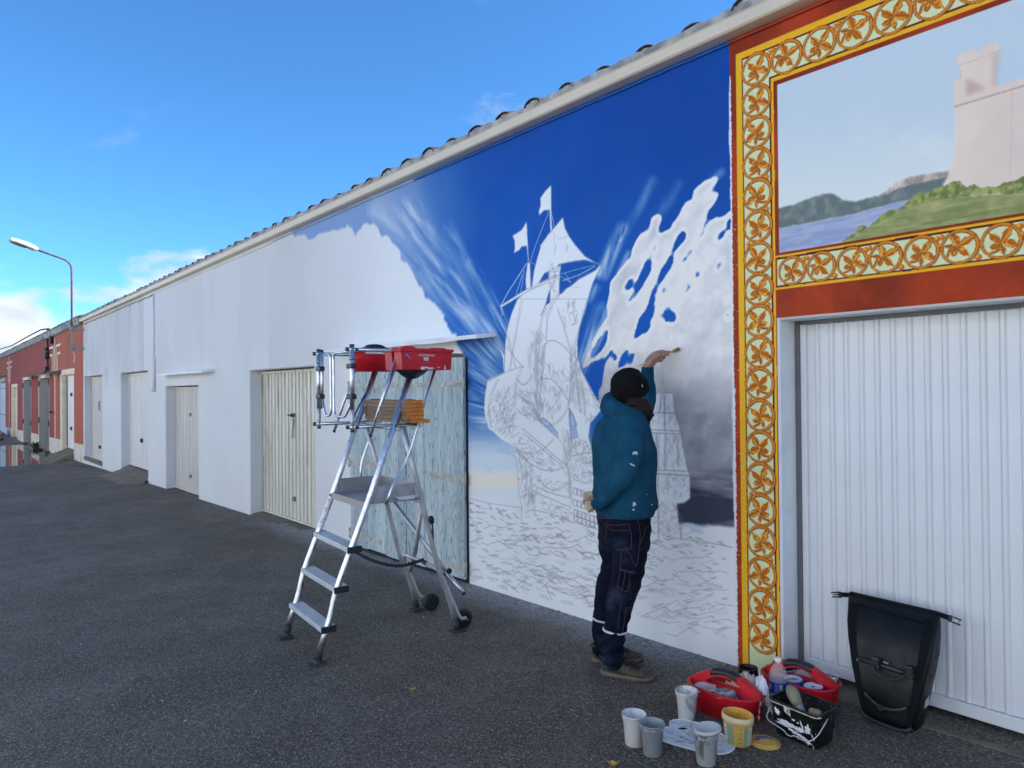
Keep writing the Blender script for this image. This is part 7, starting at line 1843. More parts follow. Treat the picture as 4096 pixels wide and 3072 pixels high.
m_.loft(rings, False); m_.build('beanie_cuff', M_hat, hat)
bt = caster(bpy.data.objects['beanie_cuff']); pts = [bt(x, y, .0015) for x, y in ((2566, 1539), (2569, 1539), (2571, 1548), (2568.5, 1549))]
if all(p is not None for p in pts): m_ = MB(); m_.add(pts, [(0, 1, 2, 3)]); m_.build('cuff_tag', M_refl, hat)

# ---- brush and sponge in the hands
M_bwood = basic('pale_brush_wood', alb(206, 178, 128), .55, var=.15, scale=30); M_brist = m_grain('bristle', alb(168, 154, 118), alb(132, 120, 92), alb(80, 74, 60), 90, 'z', .5)
M_ferr = basic('painted_ferrule', alb(196, 186, 164), .5, .2, var=.15, scale=40)
br = thing('paint_brush', 'thin pale wooden brush in the raised hand, bristles touching the mural', 'brush', tail)
m_ = MB(); ps = [tail + BX * (LB * t) for t in (0, .03, .3, .6, .72)]; m_.tube(ps, [.003, .0042, .0055, .0070, .0056], 10); m_.build('brush_handle', M_bwood, br)
m_ = MB(); m_.tube([tail + BX * (LB * t) for t in (.71, .74, .84)], [.0062, .0075, .0085], 12, flat=(.7, E2)); m_.build('ferrule', M_ferr, br)
m_ = MB(); r = random.Random(8); sx_ = BX.cross(UP).normalized(); sy_ = sx_.cross(BX)
for k in range(110):
    a, q = r.uniform(0, 6.28), math.sqrt(r.random()); v = sx_ * math.cos(a) * q + sy_ * math.sin(a) * q
    m_.tube([tail + BX * LB * .83 + v * .0075, tail + BX * LB * .92 + v * .013, tail + BX * LB * r.uniform(.97, 1.0) + v * .0125], [.0013, .0013, .0006], 4, True)
o = m_.build('bristle', M_brist, br); o['kind'] = 'stuff'
spc = PB(2356, 2001, -.164); a_ = math.atan2(16, 63); sx_, sy_ = (E1 * math.cos(a_) + UP * math.sin(a_)), (-E1 * math.sin(a_) + UP * math.cos(a_))
sx_, sy_ = (E1 * math.cos(a_) + UP * math.sin(a_)), (UP * math.cos(a_) - E1 * math.sin(a_))
M_sponge = basic('damp_sponge', alb(178, 172, 154), .95, var=.2, scale=26, bump=1.0, bscale=170, bdist=.004, speck=(alb(104, 98, 86), 150, .10))
m_ = MB(); m_.box(spc, (.052, .100, .030), Matrix((sx_, sy_, sx_.cross(sy_))).transposed() @ Euler((0, .25, 0)).to_matrix(), bev=.004); tag(m_.build('sponge', M_sponge), 'damp beige sponge held behind the painter\'s back', 'sponge')
# ================================================================ paint things on the ground
def G3(x, y, h=0.0): return Vector((x, y, float(ground_z(x, y)) + h))
def on_ground_top(px, py, h): P = on_plane(px, py, (0, 0, -.043 + h), (-.017, 0, 1.0)); return Vector((P[0], P[1], float(ground_z(P[0], P[1]))))
def m_clear(name, col, rough=.25, alpha=.35, smear=None, amt=.5, sc=14):
    """thin translucent plastic, smeared with paint"""
    t = NT(name); c = t.coord('Object'); n = t.noise(t.coord('Object', (1, 1, .45)), sc, 5, .6, .5)
    m = t.rng(n, .52 - amt * .2, .60 - amt * .2) if smear else None
    color = t.mix(m, col, smear) if smear else col
    mat = t.done(color, rough, 0, t.bump(t.noise(c, 60, 3), .08, .002))
    a = t.rng(m, 0, 1, alpha, .97) if smear else alpha
    t.setin(t.b, 'Alpha', a)
    return mat
M_cup_w = m_clear('cup_white_paint', alb(204, 214, 230), .35, .78, alb(172, 182, 196), .10, 16)
M_cup_g = m_clear('cup_grey_film', alb(150, 164, 182), .3, .62, alb(120, 134, 152), .5, 11)
M_cup_c = m_clear('cup_clear_smears', alb(186, 194, 208), .3, .42, alb(196, 204, 216), .42, 12)
M_cup_d = m_clear('cup_dark_grey_paint', alb(96, 108, 126), .3, .80, alb(150, 162, 172), .5, 10)
M_lidc = m_clear('clear_lid', alb(196, 206, 222), .25, .60)
M_lidg = m_clear('lid_grey_paint', alb(190, 200, 216), .3, .75, alb(104, 110, 124), .62, 20)
M_ptw = basic('white_paint', alb(210, 222, 240), .3, var=.03, scale=10, bump=.1, bscale=30)
M_ptg = basic('grey_paint', alb(138, 148, 164), .3, var=.12, scale=14, bump=.1, bscale=30)
M_ptd = basic('dark_grey_paint', alb(92, 102, 120), .3, var=.2, scale=14, bump=.1, bscale=30)
M_pty = basic('ochre_paint', alb(206, 164, 72), .45, var=.14, scale=18, bump=.3, bscale=60)
M_ptb = basic('blue_paint_tub', alb(34, 84, 158), .4, var=.1, scale=14)
M_print = basic('grey_print', alb(120, 132, 150), .5, var=.1, bump=0)
def deli(name, label, loc, mat, fill=None, level=.05, lid=None, group='deli cups of paint on the asphalt', fillr=None):
    o = Vector(loc); ob = thing(name, label, 'cup', o, group)
    m_ = MB(); m_.lathe([(1e-4, .004), (.036, .004), (.041, .001), (.0425, .006), (.0435, .020), (.0440, .0205), (.0515, .116), (.0535, .118), (.0555, .138), (.0585, .140), (.0590, .144), (.0572, .1455), (.0552, .1435), (.0528, .120), (.0505, .116), (.0428, .0215), (.0415, .008), (1e-4, .0065)], o, 44); c = m_.build('cup_wall', mat, ob)
    if fill:
        r = .0420 + (.0500 - .0420) * (level - .008) / .11; m_ = MB(); m_.lathe([(1e-4, .009), (.0405, .009), (r - .0006, level), (r * .5, level - .001), (1e-4, level)], o, 36); m_.build('paint', fill, ob)
    m_ = MB()
    for k in range(44):
        if k % 11 < 7:
            a = 2 * math.pi * k / 44; m_.box(o + Vector((math.cos(a) * .0552, math.sin(a) * .0552, .128)), (.0014, .003, .012), Matrix.Rotation(a, 3, 'Z'))
    g_ = m_.build('rim_ridge', M_lidc, ob); g_['kind'] = 'stuff'
    if lid:
        R = Euler(lid[1]).to_matrix(); m_ = MB(); m_.lathe([(1e-4, .004), (.048, .004), (.051, .008), (.0565, .008), (.0615, .004), (.0625, -.004), (.060, -.005), (.0585, .002), (.0555, .004), (.052, .002), (1e-4, .0015)], o + Vector(lid[0]), 44, R=R); m_.build('lid', M_lidc, ob)
    return ob
deli('deli_cup', 'white cup full of white paint, leftmost of the deli cups', gpt(2537, 2976), M_cup_w, M_ptw, .085)
deli('deli_cup', 'open grey filmed clear cup just right of the white paint cup', gpt(2610, 3016), M_cup_g, M_ptg, .050)
deli('deli_cup', 'nearly empty clear cup with white smears beside the front red caddy', gpt(2747, 2874), M_cup_c, M_ptg, .016)
deli('deli_cup', 'cup of dark grey paint with its lid ajar, standing on the palette edge', gpt(2825, 3052), M_cup_d, M_ptd, .078, ((.004, .006, .153), (.10, -.10, 0)))
# palette
def m_palette():
    t = NT('palette_smeared'); c = t.coord('World', (1, 1, 1), (0, 0, .5)); cs = t.coord('World', (1.0, 3.2, 1), (0, 0, .2))
    col = alb(196, 208, 226)
    col = t.mix(t.rng(t.noise(cs, 7, 5, .6, .8), .46, .66), col, alb(158, 168, 186)); col = t.mix(t.rng(t.noise(cs, 12, 5, .65, 1.0), .58, .68), col, alb(116, 122, 140)); col = t.mix(t.rng(t.noise(c, 26, 4, .6), .69, .72), col, alb(48, 50, 68)); col = t.mix(t.rng(t.noise(cs, 5, 3), .60, .7), col, alb(210, 220, 236))
    return t.done(col, .35, 0, t.bump(t.noise(cs, 40, 4), .3, .002))
M_pal = m_palette()
pts = T(2400, 2550, 2.011, [(560, 700), (568, 688), (590, 680), (640, 675), (690, 680), (740, 690), (800, 703), (860, 720), (910, 742), (950, 766), (1010, 808), (1055, 838), (1082, 860), (1088, 882), (1075, 910), (1040, 932), (1000, 941), (960, 945), (920, 942), (880, 936), (770, 918), (640, 886), (570, 866), (510, 845), (495, 825), (490, 800), (494, 775), (502, 755), (515, 740), (535, 736), (553, 736), (562, 728), (562, 715)])
gp = [gpt(*p) for p in pts]; cz = sum(p[2] for p in gp) / len(gp); cxy = np.mean([p[:2] for p in gp], 0)
hole = [gpt(*p) for p in T(2400, 2550, 2.011, [(665 + 40 * math.cos(a), 744 + 13 * math.sin(a)) for a in [2 * math.pi * k / 16 for k in range(16)]])]
bm = bmesh.new(); lay = []
for L_ in (gp, hole):
    vs = [bm.verts.new((p[0], p[1], cz + .008)) for p in L_]; lay += [bm.edges.new((vs[k], vs[(k + 1) % len(vs)])) for k in range(len(vs))]
bmesh.ops.triangle_fill(bm, edges=lay, use_beauty=True)
r = bmesh.ops.extrude_face_region(bm, geom=bm.faces[:]); bmesh.ops.translate(bm, vec=(0, 0, -.005), verts=[v for v in r['geom'] if isinstance(v, bmesh.types.BMVert)])
bmesh.ops.recalc_face_normals(bm, faces=bm.faces); me = bpy.data.meshes.new('palette'); bm.to_mesh(me); bm.free(); me.materials.append(M_pal)
pal = tag(link('palette', me), 'white kidney shaped palette smeared with grey paint lying on the asphalt', 'palette')
m_ = MB(); m_.tube([Vector((p[0], p[1], cz + .0078)) for p in gp], .0032, 6, False, closed=True); m_.build('palette_edge', M_ptw, pal)
r = random.Random(4)
for (x, y, a_, b_, mt) in ((652, 818, 18, 3, M_ptd), (760, 860, 60, 6, M_ptg), (640, 850, 50, 5, M_ptg), (965, 876, 8, 4, M_ptd), (730, 725, 6, 22, M_ptg)):
    mb = MB(); ps = [gpt(*T(2400, 2550, 2.011, [(x + math.cos(q * .4488) * a_ * r.uniform(.6, 1.1), y + math.sin(q * .4488) * b_ * r.uniform(.6, 1.2))])[0]) for q in range(14)]
    mb.prism([(p[0], p[1]) for p in ps], (1, 0, 0), (0, 1, 0), (0, 0, cz + .0078), (0, 0, .0014)); mb.build('paint_dab', mt, pal)
# yellow bucket and its lid
o = Vector(gpt(2952, 2972)); bk = thing('paint_bucket', 'small plastic bucket coated inside with ochre yellow paint', 'bucket', o)
M_byel = m_clear('yellow_filmed_plastic', alb(196, 170, 96), .35, .92); M_brim = m_clear('bucket_rim', alb(206, 196, 160), .35, .85)
M_bgreen = basic('label_green', alb(120, 150, 124), .5, var=.08, bump=0); M_blab = basic('label_pale', alb(188, 194, 190), .5, var=.05, bump=0); M_bblk = basic('label_ink', (.03, .03, .03), .5, bump=0)
e = 1.12
m_ = MB(); m_.lathe([(1e-4, .003), (.050, .003), (.0545, .006), (.0625, .106), (.0625, .106)], o, 44, sx=e, sy=.94); m_.build('bucket_wall', M_byel, bk)
m_ = MB(); m_.lathe([(.0618, .106), (.0675, .107), (.0690, .128), (.0675, .131), (.0665, .139), (.0630, .1405), (.0615, .138), (.0612, .112)], o, 44, sx=e, sy=.94); m_.build('bucket_rim', M_brim, bk)
m_ = MB(); m_.lathe([(.0608, .139), (.0595, .106), (.0535, .030), (.045, .026), (1e-4, .026)], o, 40, sx=e, sy=.94); m_.build('paint', M_pty, bk)
tc = math.atan2(CAM[1] - o.y, CAM[0] - o.x)
def patch(a0, a1, z0, z1, mat, off=.0006):
    mb = MB(); n = 8; rad = lambda z: .0545 + (z - .006) / .1 * .008 + off; vs = []
    for k in range(n + 1):
        a = tc + a0 + (a1 - a0) * k / n
        for z in (z0, z1): vs.append(o + Vector((math.cos(a) * rad(z) * e, math.sin(a) * rad(z) * .94, z)))
    mb.add(vs, [(2 * k, 2 * k + 1, 2 * k + 3, 2 * k + 2) for k in range(n)], 0, True); mb.build('label', mat, bk)
for a in ((-1.30, -.95, .018, .098, M_blab), (-.93, -.42, .010, .099, M_bgreen), (.36, .70, .010, .099, M_bgreen), (.72, 1.12, .016, .096, M_blab)): patch(*a)
for k in range(4): patch(.02, .20, .024 + .022 * k, .027 + .022 * k, M_bblk, .001)
for k in range(7): patch(.78, 1.04, .022 + .010 * k, .026 + .010 * k, M_bblk, .001)
for k in range(3): patch(-1.22, -1.05, .040 + .015 * k, .046 + .015 * k, M_bblk, .001)
o = Vector(gpt(3059, 2974)); m_ = MB(); m_.lathe([(1e-4, .010), (.058, .010), (.0605, .007), (.064, .007), (.069, .010), (.0705, .006), (.069, .002), (1e-4, .002)], o, 44, sx=1.04, sy=.98); lid = tag(m_.build('bucket_lid', M_byel), 'round yellow crusted bucket lid flat on the asphalt beside the black pail', 'lid')
m_ = MB(); r = random.Random(2); m_.prism([(math.cos(q * .35) * .052 * r.uniform(.85, 1.05), math.sin(q * .35) * .050 * r.uniform(.85, 1.05)) for q in range(18)], (1, 0, 0), (0, 1, 0), o + Vector((0, 0, .0098)), (0, 0, .002)); m_.build('paint', M_pty, lid)
vx = Vector((.77, -.64, 0)); vy = Vector((.64, .77, 0))
m_ = MB(); m_.prism([(-.045, .006), (.012, .010), (.034, .004), (.050, .022), (.030, .044), (-.010, .050), (-.038, .034)], vy, -vx, o + Vector((0, 0, .0112)), (0, 0, .001)); m_.build('paint', M_ptd, lid)
m_ = MB(); m_.prism([(-.02, .008), (.035, .008), (.03, .022), (-.016, .020)], vy, -vx, o + Vector((0, 0, .0118)), (0, 0, .001)); m_.build('paint', M_lidc, lid)

# black rectangular pail
def m_pail():
    t = NT('black_pail_plastic'); c = t.coord('Object')
    v = t.voro(c, 150); n = t.noise(c, 18, 3); f = t.math('MULTIPLY', t.rng(v, .14, .24, 1, 0), t.rng(n, .47, .60))
    v2 = t.voro(t.coord('Object', (1, 1, .35), (.3, .2, 0)), 70); f2 = t.math('MULTIPLY', t.rng(v2, .08, .13, 1, 0), t.rng(t.noise(c, 9, 2), .50, .6))
    col = t.mix(t.math('MAXIMUM', f, f2), t.mix(t.rng(t.noise(c, 12, 4), .3, .7), (.004, .004, .005), (.010, .011, .013)), (.55, .58, .62))
    return t.done(col, .42, 0, t.bump(t.noise(c, 90, 3), .15, .002))
M_pail = m_pail(); M_pail.node_tree.nodes['Principled BSDF'].inputs['Specular IOR Level'].default_value = .3
pex = Vector((math.cos(math.radians(-5)), math.sin(math.radians(-5)), 0)); pey = UP.cross(pex); pc = G3(-1.722, -.556); pail = thing('paint_pail', 'black rectangular paint pail splashed with white, wire handle hanging at its front', 'pail', pc)
def rrect(a, b_, rad, z, n=6):
    out = []
    for sx, sy, a0 in ((1, 1, 0), (-1, 1, 90), (-1, -1, 180), (1, -1, 270)):
        for k in range(n + 1): t = math.radians(a0 + 90 * k / n); out.append(pc + pex * (sx * (a - rad) + math.cos(t) * rad) + pey * (sy * (b_ - rad) + math.sin(t) * rad) + UP * z)
    return out
PH = .172
m_ = MB(); m_.loft([rrect(.105, .070, .022, .002), rrect(.110, .074, .024, .010), rrect(.112, .077, .024, PH * .35), rrect(.116, .080, .024, PH * .36), rrect(.126, .087, .026, PH - .008)], False); m_.add(rrect(.105, .070, .022, .002), [tuple(range(28))])
m_.loft([rrect(.124, .085, .024, PH - .002), rrect(.104, .069, .02, .008)], False); m_.add(rrect(.104, .069, .02, .008), [tuple(range(28))]); m_.build('pail_wall', M_pail, pail)
m_ = MB(); m_.loft([rrect(.126, .087, .026, PH - .012), rrect(.134, .095, .03, PH - .010), rrect(.135, .096, .03, PH), rrect(.131, .092, .028, PH + .003), rrect(.124, .085, .024, PH)], False); m_.build('pail_rim', M_pail, pail)
M_rimw = basic('paint_crusted_edge', alb(176, 182, 178), .6, var=.3, scale=60, bump=.4)
m_ = MB(); rr_ = rrect(.1335, .0945, .029, PH - .011); m_.tube(rr_[14:28], .0028, 6); m_.build('paint_smear', M_rimw, pail)
fr = lambda x, z, off=.0: pc + pex * x - pey * (float(np.interp(z, [.002, .010, PH * .35, PH * .36, PH - .008], [.070, .074, .077, .080, .087])) + off) + UP * z
M_wire = basic('paint_coated_wire', alb(182, 190, 194), .5, .1, var=.2, scale=60)
m_ = MB(); m_.tube(fillet([pc - pex * .128 - pey * .01 + UP * .135, pc - pex * .150 - pey * .05 + UP * .105, pc - pex * .128 - pey * .115 + UP * .075, pc - pex * .02 - pey * .120 + UP * .058, pc - pex * .01 - pey * .122 + UP * .046, pc + pex * .018 - pey * .122 + UP * .046, pc + pex * .022 - pey * .120 + UP * .056, pc + pex * .095 - pey * .118 + UP * .048, pc + pex * .128 - pey * .090 + UP * .080, pc + pex * .136 - pey * .02 + UP * .145], .03, 6), .0026, 8); m_.build('wire_handle', M_wire, pail)
for s in (-1, 1): m_ = MB(); m_.box(pc + pex * (s * .131) - pey * .012 + UP * .142, (.012, .022, .030), Matrix((pex, pey, UP)).transposed(), bev=.003); m_.build('handle_lug', M_pail, pail)
r = random.Random(12)
def splat(cx, cz, a, b_, rot, n=30, rough_=.35):
    poly = []
    for k in range(n):
        t = 2 * math.pi * k / n; j = 1 + r.uniform(-rough_, rough_); x, z = math.cos(t) * a * j, math.sin(t) * b_ * j; poly.append((cx + x * math.cos(rot) - z * math.sin(rot), cz + x * math.sin(rot) + z * math.cos(rot)))
    c = fr(cx, cz, .0022); vs = [fr(x, z, .0016) for x, z in poly]; mb = MB(); mb.add(vs + [c], [(k, (k + 1) % n, n) for k in range(n)]); mb.build('paint_smear', M_white_pt, pail)
for a in ((-.085, .118, .012, .018, .5), (-.02, .078, .055, .010, -.12), (.03, .072, .030, .012, .1), (.075, .090, .014, .020, -.2), (.045, .098, .004, .022, .35), (-.055, .066, .040, .008, .02), (.0, .050, .034, .008, -.22), (.05, .038, .040, .009, -.35), (.025, .102, .006, .004, .3), (.002, .108, .009, .004, .1), (.098, .062, .003, .018, .3), (.070, .022, .003, .009, .2), (.098, .012, .003, .006, .1), (.02, .03, .003, .010, .2)): splat(*a)
m_ = MB(); m_.add([fr(-.048, .158, .0012), fr(-.014, .150, .0012), fr(-.012, .118, .0012), fr(-.044, .130, .0012)], [(0, 1, 2, 3)]); m_.build('sticker', M_blab, pail)
for k in range(5): m_ = MB(); m_.add([fr(-.034 + k * .004, .146, .0018), fr(-.032 + k * .004, .146, .0018), fr(-.030 + k * .004, .130, .0018), fr(-.032 + k * .004, .130, .0018)], [(0, 1, 2, 3)]); m_.build('sticker_bar', M_bblk, pail)
# round brush and a sponge end in the pail
b0 = pc + pex * .062 - pey * .030 + UP * .045; dr = (Vector(on_plane(3156, 2741, (pc + pex * -.03 + pey * .03), E2)) - b0); Lb = dr.length; print('round brush', Lb); dr = (dr.normalized()); b0 = b0 - dr * (.250 - Lb)
br2 = thing('round_brush', 'thick round brush with pale bristles leaning in the black pail', 'brush', b0)
M_bhand = basic('blue_stained_handle', alb(122, 150, 178), .45, var=.25, scale=26); M_bris2 = m_grain('long_pale_bristle', alb(138, 142, 124), alb(112, 118, 104), alb(70, 76, 70), 70, 'z', .5)
s1 = dr.cross(UP).normalized(); RBm = Matrix((s1, dr.cross(s1), dr)).transposed()
m_ = MB(); m_.lathe([(1e-4, -.03), (.008, -.03), (.0085, .02), (.012, .07), (.0175, .10), (.0185, .118), (.012, .126)], b0, 20, R=RBm); m_.build('brush_handle', M_bhand, br2)
m_ = MB(); m_.lathe([(.018, .112), (.0195, .114), (.0195, .130), (.0215, .134), (.0215, .156), (.020, .160)], b0, 22, R=RBm); m_.build('ferrule', M_greym, br2)
m_ = MB(); n = 40; rg = []
for z, rad in ((.152, .0195), (.18, .026), (.205, .029), (.228, .026), (.245, .016), (.252, .004)): rg.append([b0 + RBm @ Vector((math.cos(2 * math.pi * k / n) * rad * (1 + .05 * math.sin(k * 2.9)), math.sin(2 * math.pi * k / n) * rad * (1 + .05 * math.sin(k * 2.9)), z)) for k in range(n)])
m_.loft(rg); m_.build('bristle', M_bris2, br2)
rock('sponge', 'rounded olive brown sponge end poking out at the right corner of the black pail', pc + pex * .088 - pey * .045 + UP * .150, (.060, .036, .060), 5, basic('brown_sponge', alb(126, 118, 98), .9, var=.25, scale=30, bump=.8, bscale=120), 'sponge')

# ---- two red caddies on the ground with their tubs
c1 = Vector((-2.133, -.570, 0)); e1x = Vector((math.cos(math.radians(5)), math.sin(math.radians(5)), 0))
cd1, P1 = caddy(G3(c1.x, c1.y, .002), e1x, .405, .275, .128, 'front oval red caddy on the asphalt holding two lidded tubs', group='oval red caddies')
c2 = Vector((-1.938, -.178, 0)); e2x = Vector((math.cos(math.radians(4)), math.sin(math.radians(4)), 0))
cd2, P2 = caddy(G3(c2.x, c2.y, .002), e2x, .405, .275, .128, 'oval red caddy at the door jamb holding cans and blue tubs', group='oval red caddies')
def tub_lid(name, label, c, r_, h_, wall, lidm, group, tilt=(0, 0, 0)):
    """lidded tub whose rim is at c; it stands on the bin floor h_ below"""
    R = Euler(tilt).to_matrix(); ob = thing(name, label, 'tub', c - UP * h_, group)
    m_ = MB(); m_.lathe([(1e-4, -h_), (r_ * .80, -h_), (r_ * .97, -.004), (r_ * .97, 0)], c, 36, R=R); m_.build('tub_wall', wall, ob)
    m_ = MB(); m_.lathe([(r_ * .97, -.012), (r_ * 1.05, -.012), (r_ * 1.06, .002), (r_ * .98, .005), (r_ * .92, .0015), (1e-4, .0015)], c, 40, R=R); m_.build('lid', lidm, ob); return ob
def can(name, label, c, r_, h_, wall, lidm, ringm, group, tilt=(0, 0, 0)):
    R = Euler(tilt).to_matrix(); ob = thing(name, label, 'paint can', c - UP * h_, group)
    m_ = MB(); m_.lathe([(1e-4, -h_), (r_, -h_), (r_, -.006), (r_ * 1.02, -.003), (r_ * 1.02, .001), (r_ * .97, .003), (r_ * .93, .001), (r_ * .92, -.004)], c, 40, R=R); m_.build('can_wall', wall, ob)
    m_ = MB(); m_.lathe([(r_ * .925, -.004), (r_ * .90, .001), (r_ * .85, .0005), (r_ * .82, -.002), (1e-4, -.002)], c, 40, R=R); m_.build('lid', lidm, ob)
    m_ = MB(); m_.lathe([(r_ * .86, .0012), (r_ * .88, .0022), (r_ * .90, .0012)], c, 40, R=R); m_.build('lid_ring', ringm, ob); return ob, R
M_navy = basic('navy_label', alb(26, 38, 110), .4, var=.12, scale=20); M_canw = basic('can_lid_white', alb(196, 206, 222), .4, var=.06, scale=20); M_silver = basic('tin_ring', alb(120, 132, 150), .35, .6, var=.15)
G_t = 'tubs and cans in the red caddies'
fl = .128 * .4 + .003
tub_lid('paint_tub', 'clear lidded tub of pale paint in the front red caddy, the left of its two', P1(-.085, -.068, .118), .054, .118 - fl, M_cup_c, M_lidc, G_t, (.03, -.03, 0))
ob, _ = can('paint_can', 'navy can with white lid under a grey smeared lid in the front red caddy', P1(.046, -.066, .102), .053, .102 - fl, M_navy, M_canw, M_silver, G_t)
m_ = MB(); m_.lathe([(1e-4, .004), (.050, .004), (.053, .007), (.060, .004), (.061, -.004), (.058, -.004), (1e-4, .001)], P1(.024, -.070, .116), 40, R=Euler((.06, -.05, 0)).to_matrix()); tag(m_.build('tub_lid', M_lidg), 'loose clear lid smeared grey lying on the can in the front red caddy', 'lid')
o2, R = can('paint_can', 'white lidded can hand lettered CIEL in the caddy at the door jamb', P2(-.010, -.070, .132), .052, .132 - fl, M_ptb, M_canw, M_silver, G_t, (.06, 0, 0))
er = Vector((.80, .60, 0)); lettering('lettering', 'CIEL', .034, P2(-.010, -.070, .1312) , (.62, .78, .02), (-.78, .62, .05), M_navy, o2)
o3, R = can('paint_can', 'white lidded navy can with a blue dot in the caddy at the door jamb', P2(.096, -.064, .122), .054, .122 - fl, M_navy, M_canw, M_navy, G_t, (.05, -.03, 0))
m_ = MB(); m_.lathe([(1e-4, .0), (.0085, .0), (.0095, -.001)], P2(.096, -.064, .1218), 20, R=Euler((.05, -.03, 0)).to_matrix()); m_.build('blue_dot', M_ptb, o3)
ob = thing('deli_tub', 'open clear tub of blue paint at the right end of the caddy by the door', 'tub', P2(.115, .070, fl), G_t)
m_ = MB(); m_.lathe([(1e-4, .0), (.044, .0), (.052, .088), (.0565, .092), (.0575, .100), (.055, .101), (.0515, .092), (.046, .05)], P2(.115, .070, fl), 40); m_.build('tub_wall', M_cup_c, ob)
m_ = MB(); m_.lathe([(1e-4, .002), (.0435, .002), (.0500, .078), (1e-4, .078)], P2(.115, .070, fl), 36); m_.build('paint', basic('pale_blue_paint_fill', alb(128, 158, 200), .3, var=.08), ob)
tub_lid('paint_tub', 'clear lidded tub seen through the handle of the caddy by the door', P2(-.01, .072, .118), .052, .118 - fl, M_cup_g, M_lidc, G_t)
M_crust = basic('crusted_black_lid', (.012, .012, .014), .35, var=.4, scale=30, bump=.8, bscale=60, bdist=.004, speck=((.30, .26, .18), 40, .06))
ob = tub_lid('paint_tub', 'blue tub with black crusted lid at the left end of the caddy by the door', P2(-.118, .055, .146), .055, .146 - fl, M_ptb, M_crust, G_t, (.02, .05, 0))
m_ = MB(); m_.lathe([(.054, -.022), (.0575, -.022), (.0575, -.014), (.054, -.014)], P2(-.118, .055, .146), 36, R=Euler((.02, .05, 0)).to_matrix()); m_.build('tub_rim', basic('pale_blue_rim', alb(140, 170, 210), .4, var=.06), ob)
# open black can on the ground by the wall
o = on_ground_top(2992, 2669, .118); ob = thing('paint_can', 'open black paint can with dripped navy label standing by the wall', 'paint can', o)
m_ = MB(); m_.lathe([(1e-4, .001), (.052, .001), (.052, .112), (.0535, .114), (.0535, .119), (.050, .120), (.047, .117), (.0465, .104)], o, 40); m_.build('can_wall', M_crust, ob); m_ = MB(); m_.lathe([(1e-4, .100), (.049, .100)], o, 36); m_.build('paint', basic('glossy_black_paint', (.004, .004, .005), .12, bump=0), ob)
m_ = MB(); m_.lathe([(.0526, .012), (.0526, .086)], o, 40); m_.build('label', M_navy, ob)
tc = math.atan2(CAM[1] - o.y, CAM[0] - o.x)
for a0, w_, z0, z1 in ((-.95, .05, .030, .074), (-.80, .05, .030, .074), (-.66, .05, .034, .070), (.15, .34, .050, .096), (.55, .22, .03, .090)):
    mb = MB(); vs = [o + Vector((math.cos(tc + a0 + w_ * k / 4) * .0532, math.sin(tc + a0 + w_ * k / 4) * .0532, z)) for k in range(5) for z in (z0, z1)]; mb.add(vs, [(2 * k, 2 * k + 1, 2 * k + 3, 2 * k + 2) for k in range(4)], 0, True); mb.build('paint_drip', M_blab, ob)
# clear bottle between the caddies
def bottle():
    by = -.375; d = rays(3113, 2700); t = (by - CAM[1]) / d[1]; bx = float(CAM[0] + d[0] * t); o = G3(bx, by); d2 = rays(3110, 2630); zt = float(CAM[2] + d2[2] * ((o.y - CAM[1]) / d2[1])); H = zt - o.z; print('bottle', o, H)
    ob = thing('water_bottle', 'clear plastic bottle with blue label and white cap between the red caddies', 'bottle', o)
    M_pet = m_clear('clear_pet', alb(196, 206, 220), .06, .26); k = H / .24; r_ = .0455
    m_ = MB(); m_.lathe([(1e-4, .004), (.036, .001), (r_ * .98, .010), (r_, .02), (r_ * .97, .030), (r_, .040), (r_ * .97, .052), (r_, .064), (r_ * .99, H - .118), (r_, H - .112), (r_, H - .092), (r_ * .92, H - .072), (r_ * .62, H - .044), (.0165, H - .026), (.0145, H - .018), (.0145, H - .012)], o, 40); m_.build('bottle_wall', M_pet, ob)
    m_ = MB(); m_.lathe([(.0165, H - .019), (.0175, H - .017), (.0175, H - .002), (.0155, H), (1e-4, H)], o, 30); m_.build('cap', M_ptw, ob)
    M_lbl = basic('blue_bottle_label', alb(24, 44, 150), .35, var=.06, bump=0)
    z0, z1 = H - .170, H - .117; m_ = MB(); m_.lathe([(r_ + .0012, z0), (r_ + .0012, z1)], o, 40); m_.build('label', M_lbl, ob)
    tc = math.atan2(CAM[1] - o.y, CAM[0] - o.x)
    for a0, a1, za, zb, mt in ((.10, .42, z0 + .010, z1 - .006, M_blab), (-.42, -.02, z0 + .006, z1 - .006, basic('label_light_blue', alb(70, 100, 190), .4, bump=0)), (-1.15, -.85, z0 + .012, z1 - .012, M_blab), (.95, 1.2, z0 + .012, z1 - .012, M_blab)):
        mb = MB(); vs = [o + Vector((math.cos(tc + a0 + (a1 - a0) * k / 6) * (r_ + .0018), math.sin(tc + a0 + (a1 - a0) * k / 6) * (r_ + .0018), z)) for k in range(7) for z in (za, zb)]; mb.add(vs, [(2 * k, 2 * k + 1, 2 * k + 3, 2 * k + 2) for k in range(6)], 0, True); mb.build('label_print', mt, ob)
    for k in range(6):
        a0 = .14 + k * .045; mb = MB(); vs = [o + Vector((math.cos(tc + a) * (r_ + .0022), math.sin(tc + a) * (r_ + .0022), z)) for a in (a0, a0 + .016) for z in (z0 + .016, z1 - .014)]; mb.add(vs, [(0, 1, 3, 2)]); mb.build('label_print', M_bblk, ob)
bottle()
